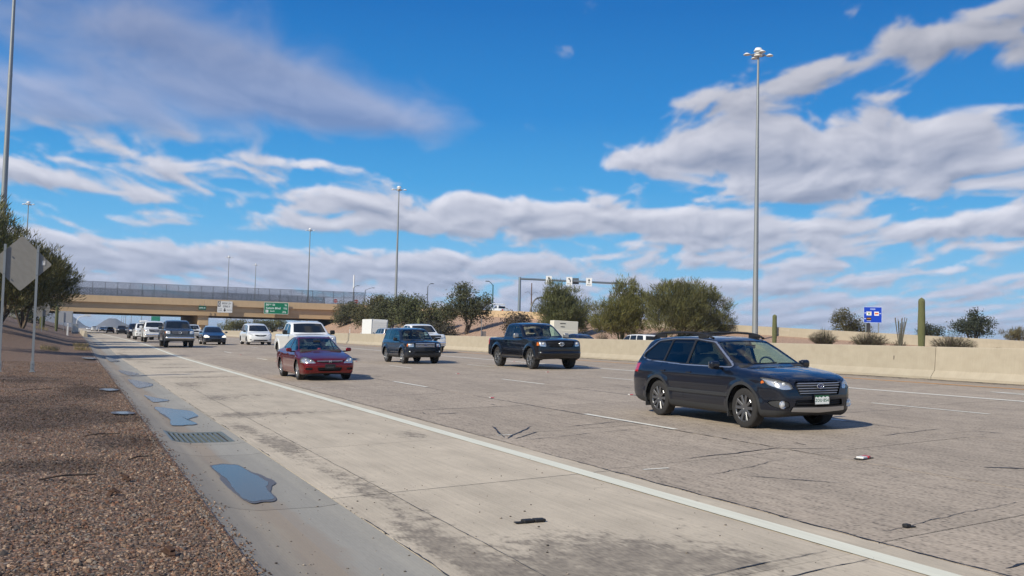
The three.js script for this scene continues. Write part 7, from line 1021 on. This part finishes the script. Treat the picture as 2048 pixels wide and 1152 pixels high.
// ================================================================== small things lying about
{
  const bodyM = matte(0.66, 0.66, 0.64, 0.4), redM = matte(0.45, 0.02, 0.03, 0.4);
  const marker = (x, z, label) => { const g = new THREE.Group(), s = new THREE.Shape([[-0.05, 0], [0.05, 0], [0.032, 0.018], [-0.032, 0.018]].map((q) => new THREE.Vector2(...q))), e = new THREE.ExtrudeGeometry(s, { depth: 0.1, bevelEnabled: false }); e.rotateY(Math.PI / 2); e.translate(-0.05, 0, 0); mesh('marker_body', e, bodyM, g); mesh('reflector', (() => { const q = new THREE.PlaneGeometry(0.09, 0.022); q.rotateX(-0.78); q.translate(0, 0.0105, 0.0445); return q; })(), redM, g); g.position.set(x, roadY(x, z) + 0.003, z); place(g, 'road_stud', label, 'road marker', 'raised markers on the lane lines'); };
  [[3.67, -21.0, 'first lane line, between the dashes left of the wagon'], [7.31, -20.8, 'second lane line, just behind the wagon'], [10.95, -32.8, 'third lane line, in front of the black pickup'], [7.28, -32.6, 'second lane line, right of the red sedan'], [14.64, -26, 'solid line behind the wagon'], [3.66, -47.5, 'first lane line beside the white pickup'], [3.66, -58.5, 'first lane line far left of the white pickup'], [7.32, -46.5, 'second lane line left of the blue SUV'], [14.64, -44, 'solid line behind the black pickup'], [10.98, -45, 'third lane line behind the blue SUV']].forEach(([x, z, w]) => marker(x, z, `raised reflective marker on the ${w}`));
  { // crushed red and white marker in the lane
    const g = new THREE.Group(); const a = mesh('white_piece', rbox(0.12, 0.03, 0.1, 0.01, -0.05, 0.018, 0), bodyM, g), b = mesh('red_piece', rbox(0.1, 0.032, 0.1, 0.01, 0.06, 0.018, 0.01), redM, g); mesh('rubber_foot', rbox(0.30, 0.012, 0.12, 0.004, 0, 0.006, 0), rubber, g); b.rotation.y = 0.2; g.position.set(3.83, roadY(3.83) + 0.003, -9.42); g.rotation.y = 0.35; place(g, 'broken_marker', 'red and white broken marker lying in the lane, lower right', 'debris'); }
  { const g = new THREE.Group(), m = matte(0.012, 0.012, 0.013, 0.7); const a = mesh('tread', rbox(0.1, 0.022, 0.07, 0.008, -0.055, 0.014, 0), m, g), b = mesh('tread', rbox(0.1, 0.024, 0.075, 0.008, 0.05, 0.014, 0.005), m, g); mesh('flap', rbox(0.09, 0.008, 0.05, 0.003, -0.13, 0.005, 0.01), m, g); a.rotation.y = 0.12; g.position.set(-1.72, roadY(-1.72) + 0.002, -7.43); place(g, 'tyre_scrap', 'black scrap of tyre tread lying on the shoulder', 'debris'); }
  { const g = new THREE.Group(), m = matte(0.015, 0.015, 0.016, 0.7); mesh('tread', rbox(0.06, 0.03, 0.05, 0.01, 0, 0.016, 0), m, g); mesh('flap', rbox(0.06, 0.01, 0.03, 0.004, 0.05, 0.006, 0.01), m, g); g.position.set(1.0, roadY(1.0) + 0.002, -6.02); place(g, 'tyre_scrap', 'small black rubber scrap in the first lane near the edge line', 'debris'); }
  const bark = matte(0.07, 0.035, 0.02, 0.9), stick = matte(0.035, 0.026, 0.02, 0.9), R = rand(90);
  [[-4.93, -9.19, 'brown bark chip on the gravel beside the near puddle'], [-4.66, -6.69, 'brown bark chip on the gravel at the bottom of the picture'], [-4.79, -10.0, 'dark bark chip on the gravel level with the near puddle']].forEach(([x, z, l]) => { const g = new THREE.Group(); for (let k = 0; k < 3; k++) { const m = mesh('flake', rbox(0.07, 0.012, 0.04, 0.004, (R() - 0.5) * 0.05, 0.02 + k * 0.008, (R() - 0.5) * 0.04), bark, g); m.rotation.set(R() * 0.5, R() * 3, R() * 0.5); } g.position.set(x, vergeY(x, z) + 0.012, z); place(g, 'bark_chip', l, 'debris', 'bark chips on the gravel'); });
  [[-5.3, -10.2, 0.5, 'dark curved twig on the gravel, left of the near puddle'], [-4.9, -14.2, 0.45, 'thin dark twig on the gravel beside the drain'], [-6.0, -24, 0.7, 'dark twig on the gravel in front of the sign posts'], [-4.6, -11.6, 0.25, 'short twig on the gravel near the curb']].forEach(([x, z, l, lab]) => { const o = mesh('t', tube([[-l / 2, 0, 0], [-l * 0.15, 0.025, 0.03], [l * 0.2, 0.015, -0.02], [l / 2, 0.02, 0.05]], 0.008, 14, 5), stick); o.position.set(x, vergeY(x, z) + 0.02, z); o.rotation.y = R() * 0.8; place(o, 'twig', lab, 'twig', 'twigs on the gravel'); });
  // grit scattered on the gutter and shoulder
  const g0 = new THREE.IcosahedronGeometry(1, 0), n = 900, im = new THREE.InstancedMesh(g0, matte(1, 1, 1, 0.9), n), M = new THREE.Matrix4(), C = new THREE.Color(); for (let k = 0; k < n; k++) { const inG = R() < 0.6, x = inG ? -4.2 + 1.2 * R() : -3 + 3 * R() ** 1.5, z = -5 - 30 * R() ** 1.6, s = 0.003 + 0.007 * R() ** 3; M.makeScale(s * 1.3, s * 0.7, s); M.setPosition(x, (inG ? gutterY(x) : roadY(x)) + s * 0.4, z); im.setMatrixAt(k, M); const v = 0.05 + 0.3 * R() ** 2; im.setColorAt(k, C.setRGB(v, v * 0.85, v * 0.7)); } im.name = 'road_grit'; im.userData = { kind: 'stuff', label: 'scattered pebbles and grit on the gutter and shoulder', category: 'grit' }; scene.add(im);
}
scene.fog = new THREE.FogExp2(new THREE.Color(0.60, 0.74, 0.92), 0.00013);
scene.traverse((o) => { if (o.isMesh) { o.castShadow = true; o.receiveShadow = true; } });
renderer.render(scene, camera);
